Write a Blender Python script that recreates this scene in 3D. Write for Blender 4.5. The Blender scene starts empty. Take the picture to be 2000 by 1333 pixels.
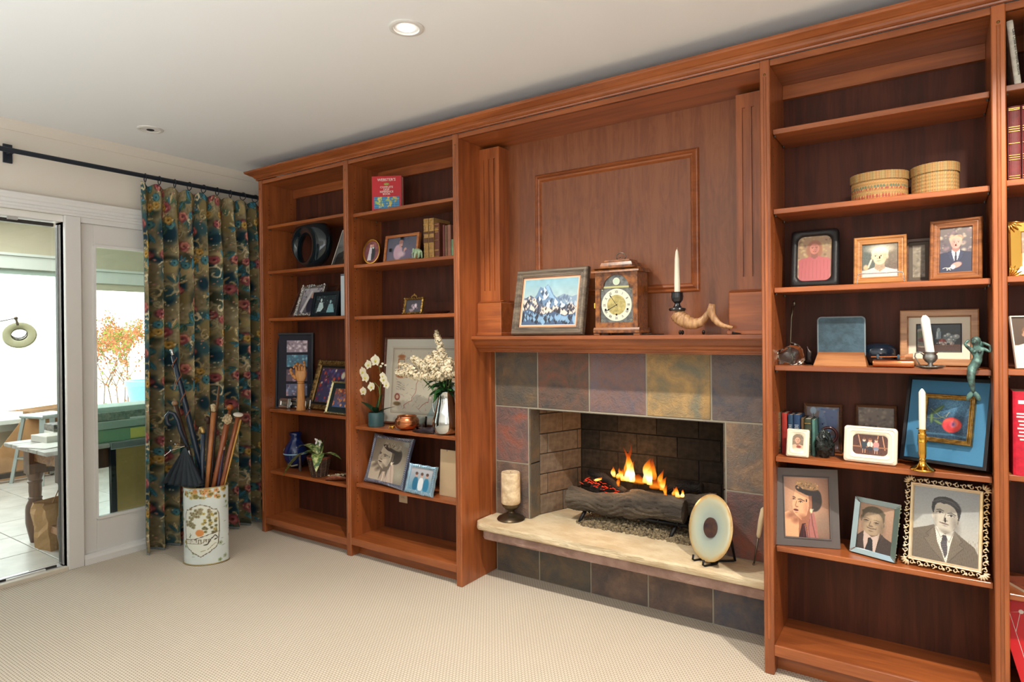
import bpy, bmesh, math, random
import numpy as np
from mathutils import Vector, Matrix
SC = bpy.context.scene
COL = SC.collection
PI = math.pi
R = math.radians
rnd = random.Random(7)

# ------------------------------------------------------------------ camera
F_PX, YAW, PITCH, ROLL = 1220.0, 0.594, -0.0032, -0.0098
CAM = np.array([0.0, -2.58, 1.3493])
SY_PX = -13.25
cF = np.array([-math.sin(YAW)*math.cos(PITCH), math.cos(YAW)*math.cos(PITCH), math.sin(PITCH)])
_r = np.array([math.cos(YAW), math.sin(YAW), 0.0]); _u = np.cross(_r, cF)
cR = _r*math.cos(ROLL)+_u*math.sin(ROLL); cU = -_r*math.sin(ROLL)+_u*math.cos(ROLL)
cam_d = bpy.data.cameras.new('camera'); cam = bpy.data.objects.new('camera', cam_d); COL.objects.link(cam)
cam_d.sensor_width = 36.0; cam_d.lens = 36.0*F_PX/2000.0; cam_d.shift_y = SY_PX/2000.0
cam_d.clip_start = 0.05; cam_d.clip_end = 200
M = Matrix.Identity(4)
for i in range(3):
    M[i][0] = cR[i]; M[i][1] = cU[i]; M[i][2] = -cF[i]; M[i][3] = CAM[i]
cam.matrix_world = M
SC.camera = cam

def _ray(u, v):
    return cF+cR*(u-1000.0)/F_PX-cU*(v-666.5-SY_PX)/F_PX
def onX(u, v, x): d = _ray(u, v); return CAM+d*(x-CAM[0])/d[0]
def onY(u, v, y): d = _ray(u, v); return CAM+d*(y-CAM[1])/d[1]
def onZ(u, v, z): d = _ray(u, v); return CAM+d*(z-CAM[2])/d[2]

# ------------------------------------------------------------------ world, light, exposure
SC.view_settings.view_transform = 'Standard'
SC.view_settings.look = 'None'
SC.view_settings.gamma = 1.0
SC.view_settings.use_curve_mapping = False
SC.view_settings.exposure = 0.0
W = bpy.data.worlds.new('sky'); SC.world = W; W.use_nodes = True
nt = W.node_tree; nt.nodes.clear()
wo = nt.nodes.new('ShaderNodeOutputWorld'); wb = nt.nodes.new('ShaderNodeBackground')
wb.inputs[0].default_value = (0.88, 0.95, 1.0, 1); wb.inputs[1].default_value = 6.5
nt.links.new(wb.outputs[0], wo.inputs[0])

def light(kind, name, loc, energy, color=(1, 1, 1), target=None, size=None, size_y=None, spot=None, blend=0.3, soft=0.03):
    d = bpy.data.lights.new(name, kind); d.energy = energy; d.color = color
    o = bpy.data.objects.new(name, d); COL.objects.link(o); o.location = loc
    if kind == 'AREA':
        d.shape = 'RECTANGLE'; d.size = size; d.size_y = size_y or size
    if kind in ('SPOT', 'POINT'): d.shadow_soft_size = soft
    if kind == 'SPOT': d.spot_size = spot; d.spot_blend = blend
    if target is not None:
        v = Vector(target)-Vector(loc); o.rotation_euler = v.to_track_quat('-Z', 'Y').to_euler()
    return o
CZ = 2.53                                   # ceiling height
# soft fill lights added out of view; these walls have no windows
light('AREA', 'window_daylight_rear', (0.8, -4.9, 1.5), 26, (0.93, 0.97, 1.0), target=(-1.4, 0, 1.25), size=3.0, size_y=2.0)
light('AREA', 'window_daylight_side', (2.35, -2.2, 1.5), 4, (1.0, 0.97, 0.94), target=(-2.0, -0.6, 1.2), size=2.2, size_y=1.8)  # weak fill added from the right, no window on that side
light('AREA', 'bounced_flash', (-0.9, -3.55, 1.1), 112, (0.88, 0.95, 1.0), target=(-0.9, -3.45, 3), size=5.6, size_y=2.4)  # broad upward panel added to brighten the ceiling, not a real flash
# recessed ceiling lamps in a row in front of the bookcase
LAMPS = [(-1.68, -0.80), (0.34, -0.80)]
for lx, ly in LAMPS:
    light('SPOT', 'recessed_lamp_light', (lx, ly, CZ-0.012), 128 if lx < 0 else 215, (1.0, 0.91, 0.79), target=(lx+(0.15 if lx < 0 else 0.0), ly+0.35, 0), spot=R(108 if lx < 0 else 122), blend=0.6, soft=0.028)
# daylight in the sunroom beyond the door
light('AREA', 'sunroom_daylight', (-6.3, -1.2, 2.35), 120, (0.95, 0.98, 1.0), target=(-6.2, -0.6, 0), size=2.0, size_y=3.2)
light('SUN', 'sun', (-12, 2, 9), 2.2, (1, 0.95, 0.86), target=(-9.2, -2.6, 0))

# ------------------------------------------------------------------ mesh helpers
def link(name, me, parent=None):
    o = bpy.data.objects.new(name, me); COL.objects.link(o)
    if parent is not None: o.parent = parent
    return o
def tag(o, label=None, cat=None, group=None, kind=None):
    if label: o['label'] = label
    if cat: o['category'] = cat
    if group: o['group'] = group
    if kind: o['kind'] = kind
    return o
def empty(name, loc, rz=0.0, rx=0.0, label=None, cat=None, group=None):
    o = bpy.data.objects.new(name, None); COL.objects.link(o)
    o.empty_display_size = 0.05
    o.location = loc; o.rotation_euler = (rx, 0, rz)
    return tag(o, label, cat, group)

class MB:
    def __init__(s): s.v = []; s.f = []
    def add(s, vs, fs):
        n = len(s.v); s.v += [tuple(map(float, p)) for p in vs]; s.f += [tuple(i+n for i in f) for f in fs]; return s
    def box(s, x0, x1, y0, y1, z0, z1):
        return s.add([(x0,y0,z0),(x1,y0,z0),(x1,y1,z0),(x0,y1,z0),(x0,y0,z1),(x1,y0,z1),(x1,y1,z1),(x0,y1,z1)],
                     [(0,3,2,1),(4,5,6,7),(0,1,5,4),(1,2,6,5),(2,3,7,6),(3,0,4,7)])
    def beam(s, p0, p1, w, h, up=(0,0,1)):
        p0 = Vector(p0); p1 = Vector(p1); d = (p1-p0).normalized(); a = d.cross(Vector(up))
        if a.length < 1e-4: a = d.cross(Vector((1,0,0)))
        a.normalize(); b = a.cross(d).normalized(); a = a*w/2; b = b*h/2
        vs = [p0-a-b, p0+a-b, p0+a+b, p0-a+b, p1-a-b, p1+a-b, p1+a+b, p1-a+b]
        return s.add(vs, [(0,1,2,3),(7,6,5,4),(0,4,5,1),(1,5,6,2),(2,6,7,3),(3,7,4,0)])
    def tube(s, pts, r, n=10, cap=True, sq=1.0):
        pts = [Vector(p) for p in pts]; k = len(pts)
        rs = [r]*k if not hasattr(r, '__len__') else list(r)
        vs = []; prev = None
        for i, p in enumerate(pts):
            t = (pts[min(i+1, k-1)]-pts[max(i-1, 0)])
            t = t.normalized() if t.length > 1e-9 else Vector((0,0,1))
            if prev is None:
                a = t.cross(Vector((0,0,1)))
                if a.length < 0.1: a = t.cross(Vector((1,0,0)))
            else: a = prev-t*prev.dot(t)
            a.normalize(); prev = a; b = t.cross(a)
            for j in range(n):
                w = 2*PI*j/n; vs.append(p+(a*math.cos(w)+b*math.sin(w)*sq)*rs[i])
        fs = [(i*n+j, i*n+(j+1)%n, (i+1)*n+(j+1)%n, (i+1)*n+j) for i in range(k-1) for j in range(n)]
        if cap: fs += [tuple(range(n-1, -1, -1)), tuple((k-1)*n+j for j in range(n))]
        return s.add(vs, fs)
    def lathe(s, prof, n=24, c=(0,0,0), cap=True, sx=1.0, sy=1.0):
        vs = []
        for r, z in prof:
            for j in range(n):
                w = 2*PI*j/n; vs.append((c[0]+r*sx*math.cos(w), c[1]+r*sy*math.sin(w), c[2]+z))
        k = len(prof)
        fs = [(i*n+j, i*n+(j+1)%n, (i+1)*n+(j+1)%n, (i+1)*n+j) for i in range(k-1) for j in range(n)]
        if cap: fs += [tuple(range(n-1, -1, -1)), tuple((k-1)*n+j for j in range(n))]
        return s.add(vs, fs)
    def ell(s, c, r, nu=14, nv=9, rot=None):
        vs = []; c = Vector(c)
        for i in range(nv+1):
            t = PI*i/nv
            for j in range(nu):
                w = 2*PI*j/nu
                p = Vector((r[0]*math.sin(t)*math.cos(w), r[1]*math.sin(t)*math.sin(w), r[2]*math.cos(t)))
                if rot is not None: p = rot @ p
                vs.append(c+p)
        fs = [(i*nu+j, (i+1)*nu+j, (i+1)*nu+(j+1)%nu, i*nu+(j+1)%nu) for i in range(nv) for j in range(nu)]
        return s.add(vs, fs)
    def prism(s, poly, axis, a0, a1):
        """poly: 2-D points; axis 'x' -> (y,z), 'y' -> (x,z), 'z' -> (x,y)"""
        def P(p, a):
            return {'x': (a, p[0], p[1]), 'y': (p[0], a, p[1]), 'z': (p[0], p[1], a)}[axis]
        n = len(poly)
        return s.add([P(p, a0) for p in poly]+[P(p, a1) for p in poly],
                     [tuple(range(n-1, -1, -1)), tuple(range(n, 2*n))]+[(i, (i+1)%n, n+(i+1)%n, n+i) for i in range(n)])
    def ring(s, outer, inner, y0, y1, plane='y'):
        """flat frame between two outlines with equal point counts, thickness y0..y1 (x,z outline)"""
        n = len(outer)
        vs = [(p[0], y0, p[1]) for p in outer]+[(p[0], y0, p[1]) for p in inner]+[(p[0], y1, p[1]) for p in outer]+[(p[0], y1, p[1]) for p in inner]
        fs = []
        for i in range(n):
            j = (i+1) % n
            fs += [(i, j, n+j, n+i), (2*n+i, 3*n+i, 3*n+j, 2*n+j), (i, 2*n+i, 2*n+j, j), (n+i, n+j, 3*n+j, 3*n+i)]
        return s.add(vs, fs)
    def build(s, name, mat, parent=None, smooth=None, bevel=0.0, seg=1, fix=True, sub=0):
        me = bpy.data.meshes.new(name); me.from_pydata(s.v, [], s.f)
        bm = bmesh.new(); bm.from_mesh(me)
        if sub or smooth: bmesh.ops.remove_doubles(bm, verts=bm.verts, dist=1e-6)
        if fix: bmesh.ops.recalc_face_normals(bm, faces=bm.faces)
        if bevel:
            es = [e for e in bm.edges if len(e.link_faces) == 2 and e.calc_face_angle(0) > 0.6]
            bmesh.ops.bevel(bm, geom=es, offset=bevel, segments=seg, affect='EDGES', clamp_overlap=True)
        bm.to_mesh(me); bm.free()
        me.materials.append(mat)
        if smooth:
            me.polygons.foreach_set('use_smooth', [True]*len(me.polygons))
            if smooth is not True: me.set_sharp_from_angle(angle=R(smooth))
        o = link(name, me, parent)
        if sub:
            m = o.modifiers.new('subdivision', 'SUBSURF'); m.levels = sub; m.render_levels = sub
        return o
def at(o, loc=(0,0,0), rot=(0,0,0), scale=None):
    o.location = loc; o.rotation_euler = rot
    if scale: o.scale = scale
    return o

# ------------------------------------------------------------------ materials
def lin(c):
    c = np.array(c, float)/255.0
    return tuple(np.where(c <= 0.04045, c/12.92, ((c+0.055)/1.055)**2.4))+(1.0,)
_mats = {}
def _new(name):
    m = bpy.data.materials.new(name); m.use_nodes = True
    return m, m.node_tree, m.node_tree.nodes['Principled BSDF']
def _coord(nt, scale=(1,1,1), out='Object', rot=(0,0,0)):
    tc = nt.nodes.new('ShaderNodeTexCoord'); mp = nt.nodes.new('ShaderNodeMapping')
    mp.inputs['Scale'].default_value = scale; mp.inputs['Rotation'].default_value = rot
    nt.links.new(tc.outputs[out], mp.inputs[0]); return mp
def _ramp(nt, src, stops):
    r = nt.nodes.new('ShaderNodeValToRGB')
    while len(r.color_ramp.elements) < len(stops): r.color_ramp.elements.new(0.5)
    for e, (p, c) in zip(r.color_ramp.elements, stops): e.position = p; e.color = c if len(c) == 4 else lin(c)
    nt.links.new(src, r.inputs[0]); return r
def _noise(nt, vec, scale, detail=3, dist=0.0, rough=0.55):
    n = nt.nodes.new('ShaderNodeTexNoise'); n.inputs['Scale'].default_value = scale
    n.inputs['Detail'].default_value = detail; n.inputs['Distortion'].default_value = dist; n.inputs['Roughness'].default_value = rough
    if vec is not None: nt.links.new(vec, n.inputs['Vector'])
    return n
def _bump(nt, b, src, strength, dist=0.002):
    bp = nt.nodes.new('ShaderNodeBump'); bp.inputs['Strength'].default_value = strength; bp.inputs['Distance'].default_value = dist
    nt.links.new(src, bp.inputs['Height']); nt.links.new(bp.outputs[0], b.inputs['Normal'])
def mat(name, rgb, rough=0.5, metal=0.0, var=0.0, vscale=8.0, bump=0.0, bscale=60.0, bdist=0.002, rgb2=None, emit=None, estr=0, alpha=None, trans=0.0, ior=1.45, coat=0.0, stretch=(1,1,1), spec=0.5):
    if name in _mats: return _mats[name]
    m, nt, b = _new(name)
    b.inputs['Base Color'].default_value = lin(rgb); b.inputs['Roughness'].default_value = rough; b.inputs['Metallic'].default_value = metal
    b.inputs['IOR'].default_value = ior; b.inputs['Specular IOR Level'].default_value = spec
    if trans: b.inputs['Transmission Weight'].default_value = trans
    if coat: b.inputs['Coat Weight'].default_value = coat; b.inputs['Coat Roughness'].default_value = 0.15
    if rgb2 is not None or var:
        c2 = rgb2 if rgb2 is not None else tuple(max(0, x*(1-var)) for x in rgb)
        n = _noise(nt, _coord(nt, stretch).outputs[0], vscale, 4)
        r = _ramp(nt, n.outputs['Fac'], [(0.36, rgb), (0.64, c2)])
        nt.links.new(r.outputs[0], b.inputs['Base Color'])
    if bump:
        n = _noise(nt, _coord(nt, stretch).outputs[0], bscale, 4); _bump(nt, b, n.outputs['Fac'], bump, bdist)
    if emit is not None:
        b.inputs['Emission Color'].default_value = lin(emit); b.inputs['Emission Strength'].default_value = estr
    _mats[name] = m; return m
def glass(name, rgb=(255,255,255), rough=0.0, ior=1.45):
    return mat(name, rgb, rough=rough, trans=1.0, ior=ior)
def thin_glass(name, tint=(235,245,240), refl=0.06):
    """window glass: mostly clear, a little mirror"""
    if name in _mats: return _mats[name]
    m = bpy.data.materials.new(name); m.use_nodes = True; nt = m.node_tree; nt.nodes.clear()
    o = nt.nodes.new('ShaderNodeOutputMaterial'); mx = nt.nodes.new('ShaderNodeMixShader')
    t = nt.nodes.new('ShaderNodeBsdfTransparent'); g = nt.nodes.new('ShaderNodeBsdfGlossy'); fr = nt.nodes.new('ShaderNodeFresnel')
    t.inputs[0].default_value = lin(tint); g.inputs['Roughness'].default_value = 0.0; fr.inputs[0].default_value = 1.5
    nt.links.new(fr.outputs[0], mx.inputs[0]); nt.links.new(t.outputs[0], mx.inputs[1]); nt.links.new(g.outputs[0], mx.inputs[2]); nt.links.new(mx.outputs[0], o.inputs[0])
    _mats[name] = m; return m
def wood(name, light_c, dark_c, axis='z', rough=0.32, scale=1.0, coat=0.25, fig=0.0, bump=0.12):
    """grain drawn out along one axis; each board shifts its own pattern"""
    if name in _mats: return _mats[name]
    m, nt, b = _new(name)
    s = {'x': (0.55, 9, 9), 'y': (9, 0.55, 9), 'z': (9, 9, 0.55)}[axis]
    s = tuple(v*scale for v in s)
    tc = nt.nodes.new('ShaderNodeTexCoord'); oi = nt.nodes.new('ShaderNodeObjectInfo')
    ad = nt.nodes.new('ShaderNodeVectorMath'); ad.operation = 'ADD'
    cb = nt.nodes.new('ShaderNodeVectorMath'); cb.operation = 'SCALE'; cb.inputs[0].default_value = (7.1, 3.3, 5.7)
    nt.links.new(oi.outputs['Random'], cb.inputs['Scale']); nt.links.new(tc.outputs['Object'], ad.inputs[0]); nt.links.new(cb.outputs[0], ad.inputs[1])
    mp = nt.nodes.new('ShaderNodeMapping'); mp.inputs['Scale'].default_value = s; nt.links.new(ad.outputs[0], mp.inputs[0])
    n1 = _noise(nt, mp.outputs[0], 2.6, 5, 0.8); n2 = _noise(nt, mp.outputs[0], 14.0, 3, 0.3)
    mp2 = nt.nodes.new('ShaderNodeMapping'); mp2.inputs['Scale'].default_value = tuple(v**0.5*1.6 for v in s); nt.links.new(ad.outputs[0], mp2.inputs[0])
    n3 = _noise(nt, mp2.outputs[0], 1.5+fig*2, 4, 1.5+fig*2)
    mm = nt.nodes.new('ShaderNodeMath'); mm.operation = 'MULTIPLY_ADD'; mm.inputs[1].default_value = 0.35
    nt.links.new(n2.outputs['Fac'], mm.inputs[0]); nt.links.new(n1.outputs['Fac'], mm.inputs[2])
    m2 = nt.nodes.new('ShaderNodeMath'); m2.operation = 'MULTIPLY_ADD'; m2.inputs[1].default_value = 0.6
    nt.links.new(n3.outputs['Fac'], m2.inputs[0]); nt.links.new(mm.outputs[0], m2.inputs[2])
    r = _ramp(nt, m2.outputs[0], [(0.72, light_c), (1.22 if False else 0.98, dark_c)])
    m3 = nt.nodes.new('ShaderNodeMath'); m3.operation = 'MULTIPLY'; m3.inputs[1].default_value = 0.88
    nt.links.new(m2.outputs[0], m3.inputs[0]); nt.links.new(m3.outputs[0], r.inputs[0])
    hs = nt.nodes.new('ShaderNodeHueSaturation'); rv = nt.nodes.new('ShaderNodeMapRange')
    rv.inputs['To Min'].default_value = 0.9; rv.inputs['To Max'].default_value = 1.1
    nt.links.new(oi.outputs['Random'], rv.inputs['Value']); nt.links.new(rv.outputs[0], hs.inputs['Value']); nt.links.new(r.outputs[0], hs.inputs['Color'])
    nt.links.new(hs.outputs[0], b.inputs['Base Color'])
    b.inputs['Roughness'].default_value = rough; b.inputs['Coat Weight'].default_value = coat; b.inputs['Coat Roughness'].default_value = 0.22
    if bump: _bump(nt, b, n2.outputs['Fac'], bump, 0.0006)
    _mats[name] = m; return m
CH_L, CH_D = (170, 95, 49), (138, 74, 38)          # stained cherry
cherryX = wood('cherry_grain_x', CH_L, CH_D, 'x'); cherryZ = wood('cherry_grain_z', CH_L, CH_D, 'z')
cherryY = wood('cherry_grain_y', CH_L, CH_D, 'y')
cherryPanel = wood('cherry_veneer_panel', (142, 84, 50), (124, 70, 41), 'z', rough=0.32, fig=1.0)
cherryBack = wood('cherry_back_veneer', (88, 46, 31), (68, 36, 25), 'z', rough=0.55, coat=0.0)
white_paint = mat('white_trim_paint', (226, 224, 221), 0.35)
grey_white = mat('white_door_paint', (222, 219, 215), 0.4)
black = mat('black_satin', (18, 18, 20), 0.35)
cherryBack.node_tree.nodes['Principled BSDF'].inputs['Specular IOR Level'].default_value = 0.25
# ================================================================== the room
def struct(o, label=None): o['kind'] = 'structure'; 
def structs(o, label=None):
    o['kind'] = 'structure'
    if label: o['label'] = label
    o['category'] = o.name.split('_')[0].split('.')[0]
    return o
XW = -4.15                                  # left wall plane
# carpet: rows of small loops
m, nt, b = _new('looped_carpet')
tc = nt.nodes.new('ShaderNodeTexCoord'); mp = nt.nodes.new('ShaderNodeMapping'); mp.inputs['Rotation'].default_value = (0, 0, R(0))
nt.links.new(tc.outputs['Object'], mp.inputs[0])
sx = nt.nodes.new('ShaderNodeSeparateXYZ'); nt.links.new(mp.outputs[0], sx.inputs[0])
def mth(op, a, b_=None, c=None):
    n = nt.nodes.new('ShaderNodeMath'); n.operation = op
    for i, v in enumerate((a, b_, c)):
        if v is None: continue
        if isinstance(v, (int, float)): n.inputs[i].default_value = v
        else: nt.links.new(v, n.inputs[i])
    return n.outputs[0]
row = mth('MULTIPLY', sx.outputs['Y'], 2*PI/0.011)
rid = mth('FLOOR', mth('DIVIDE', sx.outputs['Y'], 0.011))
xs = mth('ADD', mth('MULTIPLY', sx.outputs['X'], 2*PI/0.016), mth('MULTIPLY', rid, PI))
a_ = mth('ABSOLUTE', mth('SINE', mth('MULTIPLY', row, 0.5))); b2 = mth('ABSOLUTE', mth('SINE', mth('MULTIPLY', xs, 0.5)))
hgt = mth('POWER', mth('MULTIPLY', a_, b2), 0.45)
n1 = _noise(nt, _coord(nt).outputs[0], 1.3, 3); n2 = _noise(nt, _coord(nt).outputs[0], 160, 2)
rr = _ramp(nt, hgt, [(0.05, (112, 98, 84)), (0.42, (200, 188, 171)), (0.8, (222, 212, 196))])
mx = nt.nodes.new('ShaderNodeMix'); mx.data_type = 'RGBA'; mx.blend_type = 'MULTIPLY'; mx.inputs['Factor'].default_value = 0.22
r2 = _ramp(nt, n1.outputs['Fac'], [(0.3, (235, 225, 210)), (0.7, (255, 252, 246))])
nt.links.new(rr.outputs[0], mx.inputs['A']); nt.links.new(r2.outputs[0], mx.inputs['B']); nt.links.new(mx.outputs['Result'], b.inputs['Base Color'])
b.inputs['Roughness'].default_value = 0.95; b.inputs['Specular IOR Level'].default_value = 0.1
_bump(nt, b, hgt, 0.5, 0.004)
carpet = m
XR, YR = 2.5, -5.0
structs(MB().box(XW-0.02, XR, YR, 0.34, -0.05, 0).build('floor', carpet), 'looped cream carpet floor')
ceil_m = mat('ceiling_paint', (238, 238, 237), 0.8, bump=0.06, bscale=25, bdist=0.003)
wall_m = mat('cream_wall_paint', (224, 215, 202), 0.75, bump=0.05, bscale=90, bdist=0.001)
structs(MB().box(XW-0.16, XR+0.1, YR-0.1, 0.9, CZ, CZ+0.1).build('ceiling', ceil_m), 'smooth pale ceiling')
structs(MB().box(XW, XR, 0.345, 0.40, 1.3, CZ).box(XW, -2.13, 0.345, 0.40, 0, 1.3).box(-0.5, XR, 0.345, 0.40, 0, 1.3).build('wall_back', wall_m), 'cream wall behind the bookcase')
structs(MB().box(XR, XR+0.1, YR, 0.4, 0, CZ).build('wall_right', wall_m), 'cream side wall')
structs(MB().box(XW, XR, YR-0.1, YR, 0, CZ).build('wall_rear', wall_m), 'cream wall facing the bookcase')
# left wall: above the doors, right of them and beyond
DY0, DY1, DZ = -3.9, 0.05, 2.05
wl = MB().box(XW-0.14, XW, YR, 0.345, DZ, CZ).box(XW-0.14, XW, DY1, 0.345, 0, DZ).box(XW-0.14, XW, YR, DY0, 0, DZ)
structs(wl.build('wall_left', wall_m), 'cream wall with sliding glass door')
# small bead along the ceiling
structs(MB().prism([(XW, CZ), (XW+0.018, CZ), (XW+0.014, CZ-0.02), (XW+0.004, CZ-0.045), (XW, CZ-0.05)], 'y', -3, -3).v and MB().add([], []) and
        MB().prism([(XW, CZ-0.05), (XW+0.004, CZ-0.05), (XW+0.016, CZ-0.02), (XW+0.02, CZ), (XW, CZ)], 'y', 0, 0).build('trim_1', wall_m) if False else
        MB().add([(XW+d, y, CZ-z) for y in (YR, 0.345) for d, z in ((0, .055), (.006, .055), (.02, .03), (.022, 0), (0, 0))],
                 [(0,1,6,5),(1,2,7,6),(2,3,8,7),(3,4,9,8)]).build('trim_1', wall_m), 'thin cream bead along the ceiling')
# head casing of the door
prof = [(0, 2.05), (.018, 2.05), (.020, 2.062), (.026, 2.066), (.026, 2.078), (.020, 2.084), (.022, 2.10), (.030, 2.106), (.036, 2.118), (.040, 2.124), (.040, 2.136), (0, 2.136)]
structs(MB().add([(XW+d, y, z) for y in (DY0-0.1, DY1+0.08) for d, z in prof], [tuple([i, (i+1) % 12, 12+(i+1) % 12, 12+i]) for i in range(12)]+[tuple(range(12))]).build('trim_2', white_paint), 'white moulded casing over the glass door')
# ---- fixed glazed panel beside the opening
fx = empty('door_2', (0, 0, 0)); fx['kind'] = 'structure'; fx['label'] = 'white fixed door panel with tall glass beside the curtain'; fx['category'] = 'door'
yJ0, yJ1 = -1.036, -0.955                     # post between opening and panel
MB().box(XW-0.12, XW+0.012, yJ0, yJ1, 0, 2.05).build('post', grey_white, fx, bevel=0.003)
yg0, yg1, zg0, zg1 = -0.875, -0.10, 0.255, 1.892
xf0, xf1 = XW-0.075, XW-0.02
MB().box(xf0, xf1, yJ1, yg0, 0, 2.02).build('stile', grey_white, fx, bevel=0.002)
MB().box(xf0, xf1, yg1, DY1, 0, 2.02).build('stile', grey_white, fx, bevel=0.002)
MB().box(xf0, xf1, yg0, yg1, 0, zg0).build('rail', grey_white, fx, bevel=0.002)
MB().box(xf0, xf1, yg0, yg1, zg1, 2.02).build('rail', grey_white, fx, bevel=0.002)
gb = MB()
for a, b_ in (((yg0, zg0), (yg1, zg0)), ((yg1, zg0), (yg1, zg1)), ((yg1, zg1), (yg0, zg1)), ((yg0, zg1), (yg0, zg0))):
    gb.beam((xf1, a[0], a[1]), (xf1, b_[0], b_[1]), 0.014, 0.016)
gb.build('glazing_bead', white_paint, fx)
MB().box(XW-0.052, XW-0.046, yg0, yg1, zg0, zg1).build('pane', thin_glass('door_glass', (240, 248, 243)), fx)
MB().box(XW-0.09, XW+0.004, yJ1, DY1, 2.02, 2.05).build('head_strip', white_paint, fx)
structs(MB().add([(XW+d, y, z) for y in (yJ1, DY1+.3) for d, z in ((-.02,0),(.012,0),(.012,.035),(.004,.05),(.002,.06),(-.02,.062))],
        [(0,1,7,6),(1,2,8,7),(2,3,9,8),(3,4,10,9),(4,5,11,10)]).build('baseboard_left', white_paint), 'white baseboard under the fixed panel')
# ---- sliding door (open leaf seen at left edge), frame and track
sd = empty('door_1', (0, 0, 0)); sd['kind'] = 'structure'; sd['label'] = 'aluminium framed sliding glass screen in the opening'; sd['category'] = 'door'
alu = mat('aluminium_frame', (176, 174, 171), 0.4, 0.0); alu_d = mat('dark_screen_frame', (66, 64, 62), 0.4, 0.4)
whitef = mat('white_aluminium', (235, 232, 226), 0.35)
yA, yB, yC, yD = onX(110.5, 700, XW-.10)[1], onX(112, 700, XW-.10)[1], onX(117.5, 700, XW-.072)[1], onX(121, 700, XW-.05)[1]
MB().box(XW-0.12, XW-0.015, onX(127, 700, XW-.015)[1], yJ0, 0.0, 2.03).build('jamb', whitef, sd, bevel=0.002)
MB().box(XW-0.12, XW-0.05, yC, yJ0-.001, 0.02, 2.0).build('stile', alu, sd, bevel=0.003)
MB().box(XW-0.048, XW-0.04, yC+.006, yC+.014, 0.02, 2.0).build('weather_strip', whitef, sd)
MB().box(XW-0.10, XW-0.072, yB, yC-.001, 0.02, 2.0).build('stile', alu, sd)
MB().box(XW-0.10, XW-0.072, yA, yB-.0005, 0.02, 2.0).build('dark_edge', alu_d, sd)
MB().box(XW-0.12, XW-0.01, DY0, yJ0-0.0, 2.012, 2.05).build('head_track', whitef, sd, bevel=0.003)
MB().box(XW-0.10, XW-0.06, DY0, yJ0-0.03, 1.985, 2.006).build('top_rail', alu_d, sd, bevel=0.002)
MB().box(XW-0.05, XW-0.03, -1.29, -1.245, 1.996, 2.013).build('latch', alu, sd)
MB().box(XW-0.12, XW-0.03, DY0, yJ0, -0.012, 0.012).build('track', alu, sd, bevel=0.002)
MB().box(XW-0.085, XW-0.075, DY0, yJ0-.03, 0.012, 0.024).build('track_ridge', alu_d, sd)
MB().box(XW-0.06, XW-0.045, -1.31, -1.13, 0.012, 0.026).build('track_block', whitef, sd)
MB().box(XW-0.03, XW+0.006, DY0, yJ0, -0.01, 0.022).build('sill', mat('threshold_paint', (214, 204, 186), 0.5), sd, bevel=0.003)
MB().box(XW-0.088, XW-0.084, DY0, yA, 0.03, 1.985).build('pane', thin_glass('screen_glass', (246, 248, 244)), sd)
# ---- ceiling lamps
ring_m = mat('lamp_trim_white', (222, 218, 212), 0.5)
def downlight(x, y, label, on):
    t = empty('recessed_downlight', (x, y, CZ), label=label, cat='ceiling light', group=None)
    MB().lathe([(0.067, 0), (0.067, -0.004), (0.060, -0.007), (0.050, -0.006), (0.049, -0.001)], 40, cap=False).build('trim_ring', ring_m, t, smooth=40)
    if on:
        MB().lathe([(0.049, -0.002), (0.046, 0.006), (0.032, 0.012), (0.0, 0.012)], 36, cap=False).build('reflector', mat('lamp_reflector', (225, 222, 214), 0.3), t, smooth=True)
        MB().lathe([(0.030, -0.0035), (0.030, 0.004), (0.0, 0.004)], 30, cap=False).lathe([(0.0, -0.004), (0.030, -0.0035)], 30, cap=False).build('bulb', mat('lamp_glow', (255, 250, 240), emit=(255, 248, 236), estr=9), t)
    else:
        MB().lathe([(0.049, -0.003), (0.030, -0.0045), (0.0, -0.0045)], 36, cap=False).build('eyeball', ring_m, t, smooth=True)
        MB().lathe([(0.020, -0.0052), (0.0, -0.0052)], 24, cap=False, sx=1.1).build('aperture', mat('lamp_dark_hole', (12, 11, 10), 0.8), t)
    return t
downlight(-1.68, -0.80, 'round white recessed ceiling light, switched on', True)
downlight(-3.70, -0.77, 'round white recessed ceiling light with dark hole, switched off', False)
downlight(0.34, -0.80, 'round recessed ceiling light outside the view at right', True)

# ================================================================== bookcase
UP = [(-3.828, -3.790), (-2.973, -2.933), (-2.115, -2.076), (-0.560, -0.523), (0.161, 0.199), (0.96, 1.0)]
TOPZ = 2.378; YB = 0.29
def upright(parent, x0, x1, yb=YB, bead=True):
    o = MB().box(x0, x1, 0.0, yb, 0, 2.403).build('upright', cherryZ, parent, bevel=0.003)
    if bead:
        xm = (x0+x1)/2; r = 0.006
        vs = []; fs = []
        pr = [(xm-r, 0), (xm-r*.7, -.003), (xm, -.0045), (xm+r*.7, -.003), (xm+r, 0)]
        MB().prism(pr, 'z', 0.14, 2.335).build('bead', cherryZ, o, smooth=60)
        MB().ell((xm, -0.001, 2.345), (.005, .003, .005), 8, 5).build('rosette', mat('old_brass', (120, 92, 50), 0.4, 0.8), o, smooth=True)
    return o
def pin_holes(parent, x, sgn, zs):
    mb = MB()
    for y in (0.045, 0.235):
        for z in zs: mb.lathe([(0.0026, 0), (0.0, 0.0001)], 6, cap=False)
        pass
SH = {1: [2.095, 1.784, 1.462, 0.839, 0.416], 2: [2.082, 1.769, 1.456, 0.786, 0.435],
      3: [2.138, 1.824, 1.5145, 1.208, 0.849, 0.495], 4: [2.146, 1.834, 1.5175, 1.211, 0.863, 0.470]}
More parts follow.
